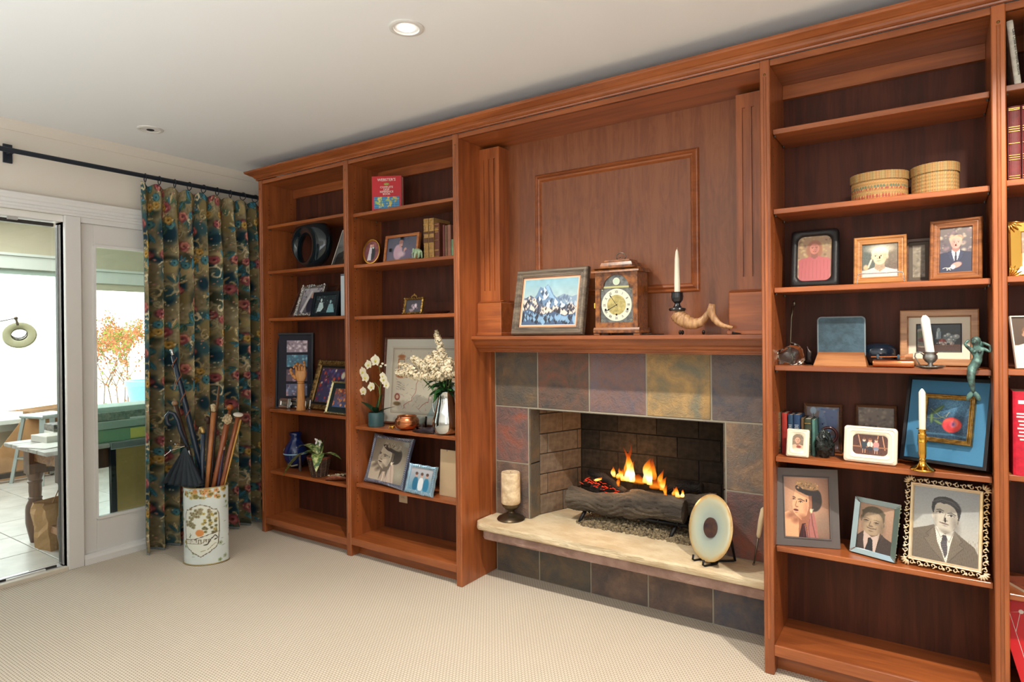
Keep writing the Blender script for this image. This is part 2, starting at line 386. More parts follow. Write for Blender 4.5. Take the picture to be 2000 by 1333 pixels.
ZB = {1: 0.102, 2: 0.112, 3: 0.118, 4: 0.125}
dark_hole = mat('pin_hole_dark', (20, 12, 8), 0.9)
def bay(parent, k, x0, x1, rec=0.04):
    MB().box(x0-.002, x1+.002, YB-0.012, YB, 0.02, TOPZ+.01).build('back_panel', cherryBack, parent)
    MB().box(x0, x1, YB-0.036, YB-0.0125, TOPZ-0.058, TOPZ).build('nailing_rail', cherryX, parent, bevel=0.001)
    MB().box(x0, x1, 0.016, YB-.012, TOPZ, TOPZ+0.018).build('top_board', cherryX, parent)
    MB().box(x0, x1, 0.006, 0.022, TOPZ, 2.402).build('top_rail', cherryX, parent, bevel=0.001)
    for z in SH[k]:
        s = MB().box(x0+0.002, x1-0.002, rec, YB-0.014, z-0.02, z).build('shelf', cherryX, parent, bevel=0.002)
        pm = MB()
        for xx in (x0+0.006, x1-0.006):
            for yy in (rec+0.02, 0.23): pm.lathe([(0.004, -0.028), (0.004, -0.0205)], 8, c=(xx, yy, z))
        tag(pm.build('shelf_pins', mat('shelf_pin_steel', (90, 84, 74), 0.4, 0.8), s), kind='stuff')
    zb = ZB[k]
    MB().box(x0, x1, 0.008, YB-.012, zb-0.02, zb).build('bottom_shelf', cherryX, parent, bevel=0.001)
    MB().box(x0, x1, 0.002, 0.02, zb-0.042, zb-0.0005).build('bottom_rail', cherryX, parent, bevel=0.0015)
    MB().box(x0, x1, 0.065, 0.08, 0, zb-0.02).build('toe_kick', cherryX, parent)
    # adjustable-shelf peg holes on the left cheek
    hm = MB()
    for y in (0.055, 0.235):
        for i in range(62):
            z = 0.2+i*0.034
            if z < TOPZ-.06: hm.add([(x0+0.0006, y+.0028*math.cos(w*PI/3), z+.0028*math.sin(w*PI/3)) for w in range(6)], [(0,1,2,3,4,5)])
    tag(hm.build('peg_holes', dark_hole, parent), kind='stuff')
bl = empty('bookcase', (0, 0, 0), label='tall cherry wood bookcase left of the fireplace, two bays wide', cat='bookcase')
for i in (0, 1): upright(bl, *UP[i])
upright(bl, *UP[2], yb=0.34)
bay(bl, 1, UP[0][1], UP[1][0]); bay(bl, 2, UP[1][1], UP[2][0])
br = empty('bookcase', (0, 0, 0), label='tall cherry wood bookcase right of the fireplace, cut by the picture edge', cat='bookcase')
upright(br, *UP[3], yb=0.34); upright(br, *UP[4]); upright(br, *UP[5])
bay(br, 3, UP[3][1], UP[4][0]); bay(br, 4, UP[4][1], UP[5][0])
# crown moulding running over everything, with a return at the left end
cp = [(0.0, 2.403), (-0.010, 2.403), (-0.012, 2.408), (-0.008, 2.411), (-0.018, 2.417), (-0.022, 2.424), (-0.030, 2.430), (-0.036, 2.432), (-0.052, 2.441), (-0.062, 2.446), (-0.066, 2.452), (-0.066, 2.460), (0.0, 2.460)]
n = len(cp); vs = []
for d, z in cp: vs.append((UP[0][0]+d, 0.30, z))
for d, z in cp: vs.append((UP[0][0]+d, d, z))
for d, z in cp: vs.append((1.0, d, z))
fs = [(i, (i+1) % n, n+(i+1) % n, n+i) for i in range(n)]+[(n+i, n+(i+1) % n, 2*n+(i+1) % n, 2*n+i) for i in range(n)]
cm = MB().add(vs, fs).build('crown_moulding', cherryX, bevel=0)
tag(cm, 'long cherry crown moulding running along the top of all bookcase bays', 'moulding')

# ================================================================== overmantel
om = empty('overmantel', (0, 0, 0), label='cherry overmantel with panelled back, fluted pilasters and moulded mantel shelf', cat='mantel')
XA, XB = UP[2][1], UP[3][0]
MB().box(XA, XB, 0.285, 0.30, 1.243, TOPZ+.01).build('back_panel', cherryPanel, om)
MB().box(XA, XB, 0.016, 0.30, TOPZ, TOPZ+0.018).build('soffit', cherryX, om)
MB().box(XA, XB, 0.006, 0.022, TOPZ, 2.402).build('top_rail', cherryX, om, bevel=0.001)
px0, px1, pz0, pz1 = -1.775, -0.888, 1.528, 2.192
fp = [(0, 0), (0.006, 0.010), (0.012, 0.012), (0.016, 0.008), (0.026, 0.016), (0.034, 0.012), (0.038, 0.005), (0.042, 0)]
def frame_loft(x0, x1, z0, z1, prof, yface, sgn=-1):
    """mitred rectangle frame; prof = (inset from outer edge, proud height) towards -Y from yface"""
    vs = []; k = len(prof)
    for ins, h in prof:
        for (x, z) in ((x0+ins, z0+ins), (x1-ins, z0+ins), (x1-ins, z1-ins), (x0+ins, z1-ins)):
            vs.append((x, yface+sgn*h, z))
    fs = [(a*4+j, a*4+(j+1) % 4, (a+1)*4+(j+1) % 4, (a+1)*4+j) for a in range(k-1) for j in range(4)]
    return vs, fs
v_, f_ = frame_loft(px0, px1, pz0, pz1, fp, 0.285)
MB().add(v_, f_).build('panel_moulding', cherryX, om)
def pilaster(x0, x1, gx):
    # face with round-ended flutes: built as strips so that the grooves are real
    z0, z1, yf, yd = 1.517, TOPZ-.02, 0.19, 0.198
    mb = MB(); xs = [x0]+[v for g in gx for v in (g-.0065, g+.0065)]+[x1]
    for i in range(0, len(xs), 2): mb.box(xs[i], xs[i+1], yf, 0.285, z0, z1)
    for g in gx:
        mb.box(g-.0065, g+.0065, yd, 0.285, z0, z1)
        mb.box(g-.0065, g+.0065, yf, yd, z0, z0+0.06).box(g-.0065, g+.0065, yf, yd, z1-.06, z1)
    p = mb.build('pilaster', cherryZ, om)
    b = MB().box(x0-.028 if x0 > -1.5 else x0, x1 if x0 > -1.5 else x1+.028, 0.155, 0.285, 1.33, 1.512).build('plinth_block', cherryX, p, bevel=0.004)
    MB().prism([(0.155, 1.512), (0.188, 1.522), (0.285, 1.522), (0.285, 1.512)], 'x', x0-.026 if x0 > -1.5 else x0, x1 if x0 > -1.5 else x1+.026).build('plinth_cap', cherryX, p)
    MB().box(x0-.034 if x0 > -1.5 else x0, x1 if x0 > -1.5 else x1+.034, 0.148, 0.285, 1.33, 1.348).build('plinth_foot', cherryX, p, bevel=0.002)
pilaster(XA, -1.946, (-2.045, -2.011, -1.977))
pilaster(-0.700, XB, (-0.668, -0.630, -0.592))
mp_ = [(0.10, 1.330), (0.10, 1.314), (0.106, 1.308), (0.118, 1.307), (0.120, 1.296), (0.128, 1.284), (0.140, 1.276), (0.142, 1.268), (0.150, 1.262), (0.158, 1.260), (0.160, 1.252), (0.168, 1.250), (0.170, 1.243), (0.29, 1.243), (0.29, 1.330)]
MB().prism(mp_, 'x', XA, XB).build('mantel_shelf', cherryX, om)
MB().box(XA, XA+0.012, 0.262, 0.30, 0.325, 1.243).build('filler_strip', cherryZ, bl)

# ================================================================== fireplace
fpz = empty('fireplace', (0, 0, 0), label='fireplace faced in multicoloured slate tiles with a raised pale stone hearth', cat='fireplace')
def slate(name, c1, c2, c3, seed):
    m, nt, b = _new(name)
    mp = _coord(nt); mp.inputs['Location'].default_value = (seed*3.7, seed*1.9, seed*2.3)
    n1 = _noise(nt, mp.outputs[0], 7, 5, 0.8); n2 = _noise(nt, mp.outputs[0], 26, 6, 0.4, 0.7); n3 = _noise(nt, mp.outputs[0], 120, 3, 0.0, 0.7)
    a = nt.nodes.new('ShaderNodeMath'); a.operation = 'MULTIPLY_ADD'; a.inputs[1].default_value = 0.45
    nt.links.new(n2.outputs['Fac'], a.inputs[0]); nt.links.new(n1.outputs['Fac'], a.inputs[2])
    r = _ramp(nt, a.outputs[0], [(0.55, c1), (0.72, c2), (0.9, c3)])
    nt.links.new(r.outputs[0], b.inputs['Base Color'])
    mm = nt.nodes.new('ShaderNodeMath'); mm.operation = 'MULTIPLY_ADD'; mm.inputs[1].default_value = 0.25
    nt.links.new(n3.outputs['Fac'], mm.inputs[0]); nt.links.new(n2.outputs['Fac'], mm.inputs[2])
    _bump(nt, b, mm.outputs[0], 1.0, 0.012)
    b.inputs['Roughness'].default_value = 0.5
    return m
SL = {'rust': slate('slate_rust', (136, 90, 73), (112, 90, 80), (85, 80, 78), 1), 'olive': slate('slate_olive', (122, 102, 80), (100, 92, 82), (85, 85, 82), 2),
      'purple': slate('slate_purple', (126, 112, 119), (136, 107, 100), (112, 102, 112), 3), 'gold': slate('slate_gold', (195, 158, 102), (161, 136, 97), (126, 122, 102), 4),
      'blue': slate('slate_blue', (102, 102, 109), (117, 104, 100), (87, 90, 100), 5), 'red': slate('slate_red', (156, 95, 78), (131, 100, 95), (104, 92, 92), 6),
      'brown': slate('slate_brown', (136, 112, 95), (114, 95, 87), (95, 85, 82), 7), 'tan': slate('slate_tan', (170, 141, 112), (136, 117, 102), (117, 112, 107), 8)}
grout = mat('grout', (164, 158, 142), 0.9)
mg = MB().box(-1.84, -.787, .301, .32, 0, .283).box(XA+.012, XB, 0.301, 0.32, 0.93, 1.243).box(XA+.012, -1.840, 0.301, 0.32, 0.0, .93).box(-.787, XB, 0.301, 0.32, 0, .93)
mg.build('grout_bed', grout, fpz)
jx = [XA+0.014, -1.78, -1.47, -1.16, -0.847, XB-.001]
def tile(x0, x1, z0, z1, k, y0=0.298, y1=0.309):
    g = 0.0036
    MB().box(x0+g, x1-g, y0+rnd.uniform(-.001, .001), y1, z0+g, z1-g).build('slate_tile', SL[k], fpz, bevel=0.0022)
for i, k in enumerate(('olive', 'rust', 'purple', 'gold', 'blue')): tile(jx[i], jx[i+1], 0.935, 1.243, k)
tile(jx[0], -1.842, 0.625, 0.935, 'red'); tile(jx[0], -1.842, 0.325, 0.625, 'brown')
tile(-0.785, jx[5], 0.625, 0.935, 'tan'); tile(-0.785, jx[5], 0.325, 0.625, 'red')
for i, k in enumerate(('olive', 'olive', 'brown', 'brown', 'blue')): tile(jx[i], jx[i+1], 0.0, 0.285, k)
# return tiles on the reveal
for z0, z1, k in ((0.625, 0.935, 'olive'), (0.325, 0.625, 'olive')):
    MB().box(-1.842, -1.832, 0.302, 0.40, z0+.003, z1-.003).build('reveal_tile', SL[k], fpz, bevel=0.002)
    MB().box(-0.795, -0.785, 0.302, 0.40, z0+.003, z1-.003).build('reveal_tile', SL[k], fpz, bevel=0.002)
MB().box(-1.842, -0.785, 0.31, 0.42, 0.925, 0.935).build('lintel', SL['blue'], fpz)
# firebox bricks, one object each
def brick_mat(nm, a, b_): return mat(nm, a, 0.85, rgb2=b_, vscale=30, bump=0.5, bscale=140, bdist=0.002)
bm_a = [brick_mat('firebrick_tan', (132, 114, 96), (108, 92, 78)), brick_mat('firebrick_grey', (120, 106, 92), (98, 86, 76)), brick_mat('firebrick_brown', (124, 102, 82), (102, 84, 68))]
bm_b = [brick_mat('sooty_brick', (62, 52, 43), (34, 29, 25)), brick_mat('sooty_brick_dark', (44, 37, 31), (20, 17, 15))]
BW, BH = 0.232, 0.113
bricks = {}
def brick_wall(p0, p1, mats, z0=0.327, rows=6, off=0.0):
    p0 = Vector(p0); p1 = Vector(p1); L = (p1-p0).length; d = (p1-p0)/L; ang = math.atan2(d.y, d.x)
    for r_ in range(rows):
        x = -((r_ % 2)*BW/2+off)
        while x < L:
            a = max(x, 0)+.002; b_ = min(x+BW, L)-.002
            if b_-a > 0.02:
                me = MB().box(0, b_-a, 0, 0.04, 0, BH-.005)
                zz = z0+r_*BH
                o = me.build('firebrick', mats[rnd.randrange(len(mats))] if r_ < 4 or len(mats) == 2 else mats[-1], fpz, bevel=0.002)
                o.location = (p0.x+d.x*a-d.y*rnd.uniform(-.001, .0015), p0.y+d.y*a, zz); o.rotation_euler = (0, 0, ang)
            x += BW
FL, FR, FY = (-1.832, 0.40), (-0.795, 0.40), 0.70
brick_wall((-1.728, FY, 0), (-0.885, FY, 0), bm_b)
brick_wall((FL[0], FL[1], 0), (-1.728, FY, 0), bm_a, off=0.06)
brick_wall((-0.885, FY, 0), (FR[0], FR[1], 0), bm_a, off=0.03)
soot = mat('soot_mortar', (38, 33, 29), 0.95)
MB().add([(FL[0]-.005, .40, .3), (-1.728, FY+.006, .3), (-0.885, FY+.006, .3), (FR[0]+.005, .40, .3), (FL[0]-.005, .40, 1.2), (-1.728, FY+.006, 1.2), (-.885, FY+.006, 1.2), (FR[0]+.005, .40, 1.2)],
         [(0,1,5,4),(1,2,6,5),(2,3,7,6)]).build('mortar', soot, fpz, fix=False)
MB().box(-1.9, -.75, .31, .78, 1.0, 1.04).build('smoke_shelf', soot, fpz)
MB().box(-1.9, -.75, .31, .78, .285, .318).build('firebox_floor', mat('firebox_floor_stone', (150, 136, 112), 0.8, var=0.3, vscale=12, bump=0.3, bscale=60), fpz)
MB().box(-2.10, -1.86, .322, 1.0, 0, 1.3).box(-.77, -.53, .322, 1.0, 0, 1.3).box(-1.86, -.77, .80, 1.0, 0, 1.3).box(-1.86, -.77, .325, .80, 1.05, 1.3).box(-1.86, -.77, .325, .80, 0, .284).build('chimney_masonry', soot, fpz)
# hearth: rough-edged flagstone over a reddish slab
def stone_slab(name, x0, x1, y0, y1, z0, z1, m, amp, seed, nx=150, nz=5):
    """box whose front and left edges are chipped"""
    rs = np.random.RandomState(seed)
    nn = np.zeros((nx+1, nz+1))
    for sc, a in ((6, .5), (20, .35), (75, .3)):
        g = rs.randn(sc+2, 4); 
        for i in range(nx+1):
            t = i/nx*sc; k = int(t); fr = t-k
            for j in range(nz+1):
                u = j/nz*2; kk = int(min(u, 1.999)); fu = u-kk
                nn[i, j] += a*((g[k, kk]*(1-fr)+g[k+1, kk]*fr)*(1-fu)+(g[k, kk+1]*(1-fr)+g[k+1, kk+1]*fr)*fu)
    vs = []; fs = []
    for i in range(nx+1):
        x = x0+(x1-x0)*i/nx; edge = 0.0
        if i < 4: edge = (4-i)**2*0.002
        for j in range(nz+1):
            z = z1+(z0-z1)*j/nz
            y = y0+amp*nn[i, j]*(0.35 if j in (0, nz) else 1.0)+edge-(0.004 if 0 < j < nz else 0)
            vs.append((x, y, z))
    w = nz+1
    for i in range(nx):
        for j in range(nz): fs.append((i*w+j, (i+1)*w+j, (i+1)*w+j+1, i*w+j+1))
    b0 = len(vs)
    for i in range(nx+1): vs.append((x0+(x1-x0)*i/nx, y1, z1))
    for i in range(nx+1): vs.append((x0+(x1-x0)*i/nx, y1, z0))
    for i in range(nx):
        fs.append((i*w, b0+i, b0+i+1, (i+1)*w)); fs.append((i*w+nz, (i+1)*w+nz, b0+nx+1+i+1, b0+nx+1+i)); fs.append((b0+i, b0+nx+1+i, b0+nx+2+i, b0+i+1))
    fs.append(tuple([j for j in range(w)]+[b0+nx+1, b0])); fs.append(tuple([nx*w+j for j in range(w)][::-1]+[b0+nx, b0+2*nx+1]))
    return MB().add(vs, fs).build(name, m, fpz, smooth=35)
flag = mat('pale_flagstone', (224, 208, 176), 0.75, rgb2=(206, 184, 148), vscale=9, bump=0.8, bscale=38, bdist=0.006, stretch=(1, 1.5, 4))
redst = mat('reddish_stone', (168, 138, 126), 0.85, rgb2=(142, 112, 100), vscale=14, bump=0.9, bscale=90, bdist=0.005)
stone_slab('hearth_slab', XA+.006, XB-.004, 0.098, 0.66, 0.287, 0.325, flag, 0.007, 3)
stone_slab('hearth_underslab', XA+.036, XB-.004, 0.117, 0.31, 0.236, 0.287, redst, 0.006, 9)
# ================================================================== painting helpers (pictures are flat prints: colour per grid point)
class Cv:
    def __init__(s, w, h, res, bg=(128,128,128)):
        s.W = w/h; s.nx = max(8, int(res*s.W)); s.ny = res
        s.a = np.zeros((s.ny, s.nx, 3)); s.a[:] = bg
        s.X, s.Y = np.meshgrid(np.linspace(0, s.W, s.nx), np.linspace(0, 1, s.ny))
    def _win(s, x0, x1, y0, y1):
        fx = (s.nx-1)/s.W; fy = s.ny-1
        i0 = max(0, int(x0*fx)); i1 = min(s.nx, int(x1*fx)+2); j0 = max(0, int(y0*fy)); j1 = min(s.ny, int(y1*fy)+2)
        return (slice(j0, j1), slice(i0, i1)) if i1 > i0 and j1 > j0 else None
    def _mix(s, m, col, a=1.0, w=None):
        m = np.clip(m*a, 0, 1)[..., None]; c = np.array(col, float)
        if w is None: s.a = s.a*(1-m)+c*m
        else: s.a[w] = s.a[w]*(1-m)+c*m
        return s
    def grad(s, top, bot):
        t = s.Y[..., None]; s.a = np.array(bot, float)*(1-t)+np.array(top, float)*t; return s
    def ell(s, x, y, rx, ry, col, soft=0.12, rot=0, a=1.0):
        e = max(rx, ry)*(1+soft); w = s._win(x-e, x+e, y-e, y+e)
        if w is None: return s
        c, n = math.cos(rot), math.sin(rot); dx = s.X[w]-x; dy = s.Y[w]-y
        d = np.sqrt(((dx*c+dy*n)/rx)**2+((-dx*n+dy*c)/ry)**2)
        return s._mix((1+soft-d)/(2*soft), col, a, w)
    def rect(s, x0, x1, y0, y1, col, a=1.0):
        return s._mix(((s.X >= x0) & (s.X <= x1) & (s.Y >= y0) & (s.Y <= y1)).astype(float), col, a)
    def poly(s, pts, col, a=1.0):
        w = s._win(min(p[0] for p in pts), max(p[0] for p in pts), min(p[1] for p in pts), max(p[1] for p in pts))
        if w is None: return s
        X, Y = s.X[w], s.Y[w]; m = np.zeros(X.shape, bool); n = len(pts)
        for i in range(n):
            x0, y0 = pts[i]; x1, y1 = pts[(i+1) % n]
            if y0 == y1: continue
            m ^= ((y0 > Y) != (y1 > Y)) & (X < (x1-x0)*(Y-y0)/(y1-y0)+x0)
        return s._mix(m.astype(float), col, a, w)
    def line(s, pts, w, col, a=1.0):
        for (x0, y0), (x1, y1) in zip(pts[:-1], pts[1:]):
            q = s._win(min(x0, x1)-w, max(x0, x1)+w, min(y0, y1)-w, max(y0, y1)+w)
            if q is None: continue
            dx, dy = x1-x0, y1-y0; L = dx*dx+dy*dy+1e-12; X, Y = s.X[q], s.Y[q]
            t = np.clip(((X-x0)*dx+(Y-y0)*dy)/L, 0, 1)
            d = np.hypot(X-x0-t*dx, Y-y0-t*dy); s._mix(np.clip((w-d)/w*2, 0, 1), col, a, q)
        return s
    def noise(s, amp, sc, seed=0, mono=True):
        rs = np.random.RandomState(seed); gy = int(sc)+2; gx = int(sc*s.W)+2
        g = rs.randn(gy, gx, 1 if mono else 3)
        fx = s.X/s.W*(gx-1.001); fy = s.Y*(gy-1.001); ix = fx.astype(int); iy = fy.astype(int); tx = (fx-ix)[..., None]; ty = (fy-iy)[..., None]
        s.a = s.a+amp*((g[iy, ix]*(1-tx)+g[iy, ix+1]*tx)*(1-ty)+(g[iy+1, ix]*(1-tx)+g[iy+1, ix+1]*tx)*ty); return s
    def blobs(s, n, x0, x1, y0, y1, r0, r1, cols, seed=0, soft=.4, a=.9):
        q = random.Random(seed)
        for _ in range(n):
            r_ = q.uniform(r0, r1); s.ell(q.uniform(x0, x1), q.uniform(y0, y1), r_, r_*q.uniform(.6, 1.2), q.choice(cols), soft, q.uniform(0, 3), a)
        return s
def bust(c, x, y, r, skin, hair, coat, shirt=None, tie=None, style='man', turn=0.0, lapel=True, dark=(40,30,26), lip=None):
    lip = lip or tuple(v*k for v, k in zip(skin, (.86, .66, .66)))
    """head-and-shoulders figure in a print; r = half the face height, turn = where the face looks (-1..1)"""
    sh = tuple(v*0.72 for v in skin); sh2 = tuple(v*0.86 for v in skin)
    if style in ('long',):
        c.ell(x, y-.25*r, 1.25*r, 1.75*r, hair, .12)
    c.poly([(x-2.5*r, -0.1), (x-2.45*r, y-2.3*r), (x-1.7*r, y-1.75*r), (x-.5*r, y-1.35*r), (x+.5*r, y-1.35*r), (x+1.7*r, y-1.75*r), (x+2.45*r, y-2.3*r), (x+2.5*r, -0.1)], coat)
    c.ell(x-1.75*r, y-2.35*r, .8*r, .65*r, coat); c.ell(x+1.75*r, y-2.35*r, .8*r, .65*r, coat)
    c.poly([(x-.48*r, y-.5*r), (x+.48*r, y-.5*r), (x+.55*r, y-1.5*r), (x, y-1.9*r), (x-.55*r, y-1.5*r)], sh)
    if shirt:
        c.poly([(x-.62*r, y-1.25*r), (x, y-1.75*r), (x+.62*r, y-1.25*r), (x+.5*r, y-2.2*r), (x, y-3.9*r), (x-.5*r, y-2.2*r)], shirt)
        c.line([(x-.55*r, y-1.2*r), (x-.3*r, y-2.0*r), (x, y-1.7*r)], .035*r, tuple(v*.7 for v in shirt)); c.line([(x+.55*r, y-1.2*r), (x+.3*r, y-2.0*r), (x, y-1.7*r)], .035*r, tuple(v*.7 for v in shirt))
    if tie:
        c.poly([(x-.13*r, y-1.68*r), (x+.13*r, y-1.68*r), (x+.1*r, y-1.95*r), (x+.24*r, y-3.6*r), (x, y-4.0*r), (x-.22*r, y-3.6*r), (x-.1*r, y-1.95*r)], tie)
        for k in range(7): c.line([(x-.16*r, y-(2.15+.25*k)*r), (x+.16*r, y-(2.05+.25*k)*r)], .022*r, tuple(min(255, v*1.5+25) for v in tie))
    if lapel and shirt:
        dk = tuple(v*.68 for v in coat)
        for sg in (-1, 1):
            c.poly([(x+sg*.66*r, y-1.35*r), (x+sg*1.25*r, y-2.0*r), (x+sg*.95*r, y-2.25*r), (x+sg*1.1*r, y-2.4*r), (x+sg*.05*r, y-4.0*r)], tuple(v*1.12 for v in coat))
            c.line([(x+sg*1.25*r, y-2.0*r), (x+sg*.95*r, y-2.25*r), (x+sg*1.1*r, y-2.4*r), (x+sg*.08*r, y-4.0*r)], .03*r, dk)
    if style in ('man', 'boy', 'quiff'):
        c.ell(x-.80*r, y-.08*r, .13*r, .26*r, sh2); c.ell(x+.80*r, y-.08*r, .13*r, .26*r, sh2)
    if style in ('updo',): c.ell(x+.75*r, y+.55*r, .85*r, .75*r, hair, .1); c.ell(x+.95*r, y+.1*r, .62*r, .6*r, hair, .1)
    top = {'man': .35, 'boy': .3, 'quiff': .42, 'updo': .5, 'long': .35, 'curly': .4}[style]
    c.ell(x, y+top*r, .88*r, .92*r, hair, .1)
    if style == 'quiff': c.ell(x-.1*r, y+1.0*r, .85*r, .45*r, hair, .1, .1); c.ell(x-.35*r, y+1.15*r, .5*r, .33*r, hair, .1, -.2)
    if style == 'curly': c.blobs(26, x-.95*r, x+.95*r, y+.1*r, y+1.25*r, .2*r, .32*r, [hair, tuple(v*.8 for v in hair), tuple(min(255, v*1.15) for v in hair)], 5)
    c.ell(x, y-.02*r, .74*r, .98*r, skin, .07); c.ell(x+.05*turn*r, y-.45*r, .58*r, .55*r, skin, .1)
    c.ell(x-turn*.5*r-.28*r*(1 if turn <= 0 else -1)*-1, y-.15*r, .3*r, .8*r, sh, .5, 0, .38)
    # hairline
    for k in range(9):
        t = PI*(.12+.76*k/8); c.ell(x+.80*r*math.cos(t), y+(.34+.70*math.sin(t))*r, .17*r, .15*r, hair, .25)
    if style == 'updo':
        for k in range(9): c.ell(x+(-.75+.22*k)*r, y+(.98+.22*math.sin(k*.8))*r, .28*r, .22*r, tuple(min(255, v*(1.5 if k % 2 else 1.0)+14) for v in hair), .3)
    fx = x+turn*.22*r
    for sg in (-1, 1):
        ex = fx+sg*.30*r; c.ell(ex, y+.08*r, .155*r, .075*r, tuple(min(255, v*1.12+12) for v in skin), .2); c.ell(ex+turn*.04*r, y+.08*r, .075*r, .075*r, dark, .25)
        c.line([(ex-.17*r, y+.12*r), (ex, y+.17*r), (ex+.17*r, y+.12*r)], .024*r, dark, .6); c.line([(ex-.2*r, y+.27*r), (ex, y+.34*r), (ex+.2*r, y+.28*r)], .045*r, tuple(v*.6+hair[i]*.3 for i, v in enumerate(sh)), .9)
    c.line([(fx+turn*.05*r, y+.12*r), (fx+turn*.16*r, y-.22*r), (fx+turn*.08*r, y-.27*r)], .03*r, sh, .8); c.ell(fx+turn*.1*r, y-.27*r, .15*r, .05*r, sh, .5)
    c.ell(fx, y-.55*r, .25*r, .06*r, lip, .3); c.line([(fx-.26*r, y-.54*r), (fx, y-.56*r), (fx+.26*r, y-.54*r)], .018*r, tuple(v*.5 for v in lip))
    c.ell(fx, y-.68*r, .16*r, .035*r, sh2, .5)
    return c
def _colmat(name, rough, coat, attr='Col', bump=0, spec=.5):
    if name in _mats: return _mats[name]
    m, nt, b = _new(name); at_ = nt.nodes.new('ShaderNodeAttribute'); at_.attribute_name = attr
    nt.links.new(at_.outputs['Color'], b.inputs['Base Color']); b.inputs['Roughness'].default_value = rough; b.inputs['Coat Weight'].default_value = coat
    b.inputs['Specular IOR Level'].default_value = spec
    b.inputs['Coat Roughness'].default_value = 0.06
    if bump:
        n = _noise(nt, _coord(nt).outputs[0], 500, 2); _bump(nt, b, n.outputs['Fac'], bump, .001)
    _mats[name] = m; return m
print_m = _colmat('printed_photo', 0.45, 0.35); paint_m = _colmat('painted_canvas', 0.6, 0.0, bump=.3); matte_m = _colmat('printed_matte', 0.75, 0.0)
cloth_m = _colmat('printed_cloth', 0.92, 0.0, bump=.4, spec=.1); glaze_m = _colmat('glazed_print', 0.15, 0.3)
def srgb2lin(a):
    a = np.clip(a, 0, 255)/255.0
    return np.where(a <= 0.04045, a/12.92, ((a+0.055)/1.055)**2.4)
def grid_mesh(name, P, colors, mat, parent=None, smooth=False, keep=None, flip=False):
    """P: (ny,nx,3) positions, colors (ny,nx,3) sRGB 0-255; keep: face mask"""
    ny, nx = P.shape[:2]
    i = np.arange(nx-1)[None, :]+np.arange(ny-1)[:, None]*nx
    q = np.stack([i, i+1, i+nx+1, i+nx], -1).reshape(-1, 4)
    if flip: q = q[:, ::-1]
    if keep is not None:
        q = q[keep.reshape(-1)]
        used = np.unique(q); mp = -np.ones(nx*ny, int); mp[used] = np.arange(len(used)); q = mp[q]
        V = P.reshape(-1, 3)[used]; C = None if colors is None else colors.reshape(-1, 3)[used]
    else: V = P.reshape(-1, 3); C = None if colors is None else colors.reshape(-1, 3)
    me = bpy.data.meshes.new(name); me.vertices.add(len(V)); me.vertices.foreach_set('co', V.astype(np.float32).ravel())
    me.loops.add(q.size); me.loops.foreach_set('vertex_index', q.astype(np.int32).ravel())
    me.polygons.add(len(q)); me.polygons.foreach_set('loop_start', np.arange(0, q.size, 4, dtype=np.int32))
    me.update(calc_edges=True)
    if C is not None:
        at_ = me.color_attributes.new('Col', 'FLOAT_COLOR', 'POINT')
        at_.data.foreach_set('color', np.concatenate([srgb2lin(C), np.ones((len(C), 1))], 1).astype(np.float32).ravel())
    if smooth: me.polygons.foreach_set('use_smooth', [True]*len(me.polygons))
    me.materials.append(mat)
    return link(name, me, parent)
def picture(name, cv, x0, x1, z0, z1, y, parent, m=None, mask=None):
    xs = x0+(x1-x0)*cv.X/cv.W; zs = z0+(z1-z0)*cv.Y
    P = np.stack([xs, np.full_like(xs, y), zs], -1); keep = None
    if mask is not None:
        cx = (xs[:-1, :-1]+xs[1:, 1:])/2; cz = (zs[:-1, :-1]+zs[1:, 1:])/2; keep = mask(cx, cz)
    return grid_mesh(name, P, cv.a, m or print_m, parent, keep=keep)
def px_frame(bl, yl, br, yr, tl, z, lean):
    P0 = onY(bl[0], bl[1], yl); P1 = onY(br[0], br[1], yr)
    for bx in ((UP[0][1], UP[1][0]), (UP[1][1], UP[2][0]), (UP[3][1], UP[4][0])):      # stay inside the bay
        if bx[0]-.05 < P0[0] < bx[1] and P1[0] > bx[1]-.006: P1 = P0+(P1-P0)*(bx[1]-.006-P0[0])/(P1[0]-P0[0])
    d = np.array([P1[0]-P0[0], P1[1]-P0[1], 0.0]); w = np.linalg.norm(d); d /= w; yaw = math.atan2(d[1], d[0])
    up = np.array([-math.sin(yaw)*math.sin(lean), math.cos(yaw)*math.sin(lean), math.cos(lean)])
    base = np.array([P0[0], P0[1], z]); ray = _ray(*tl)
    s = np.linalg.solve(np.stack([d, up, -ray], 1), CAM-base); h = s[1]
    c = base+d*w/2
    return (c[0], c[1], z), yaw, w, h
def rrect(x0, x1, z0, z1, r, n=6):
    pts = []
    for cx, cz, a0 in ((x1-r, z1-r, 0), (x0+r, z1-r, 90), (x0+r, z0+r, 180), (x1-r, z0+r, 270)):
        for k in range(n+1): a = R(a0+90*k/n); pts.append((cx+r*math.cos(a), cz+r*math.sin(a)))
    return pts
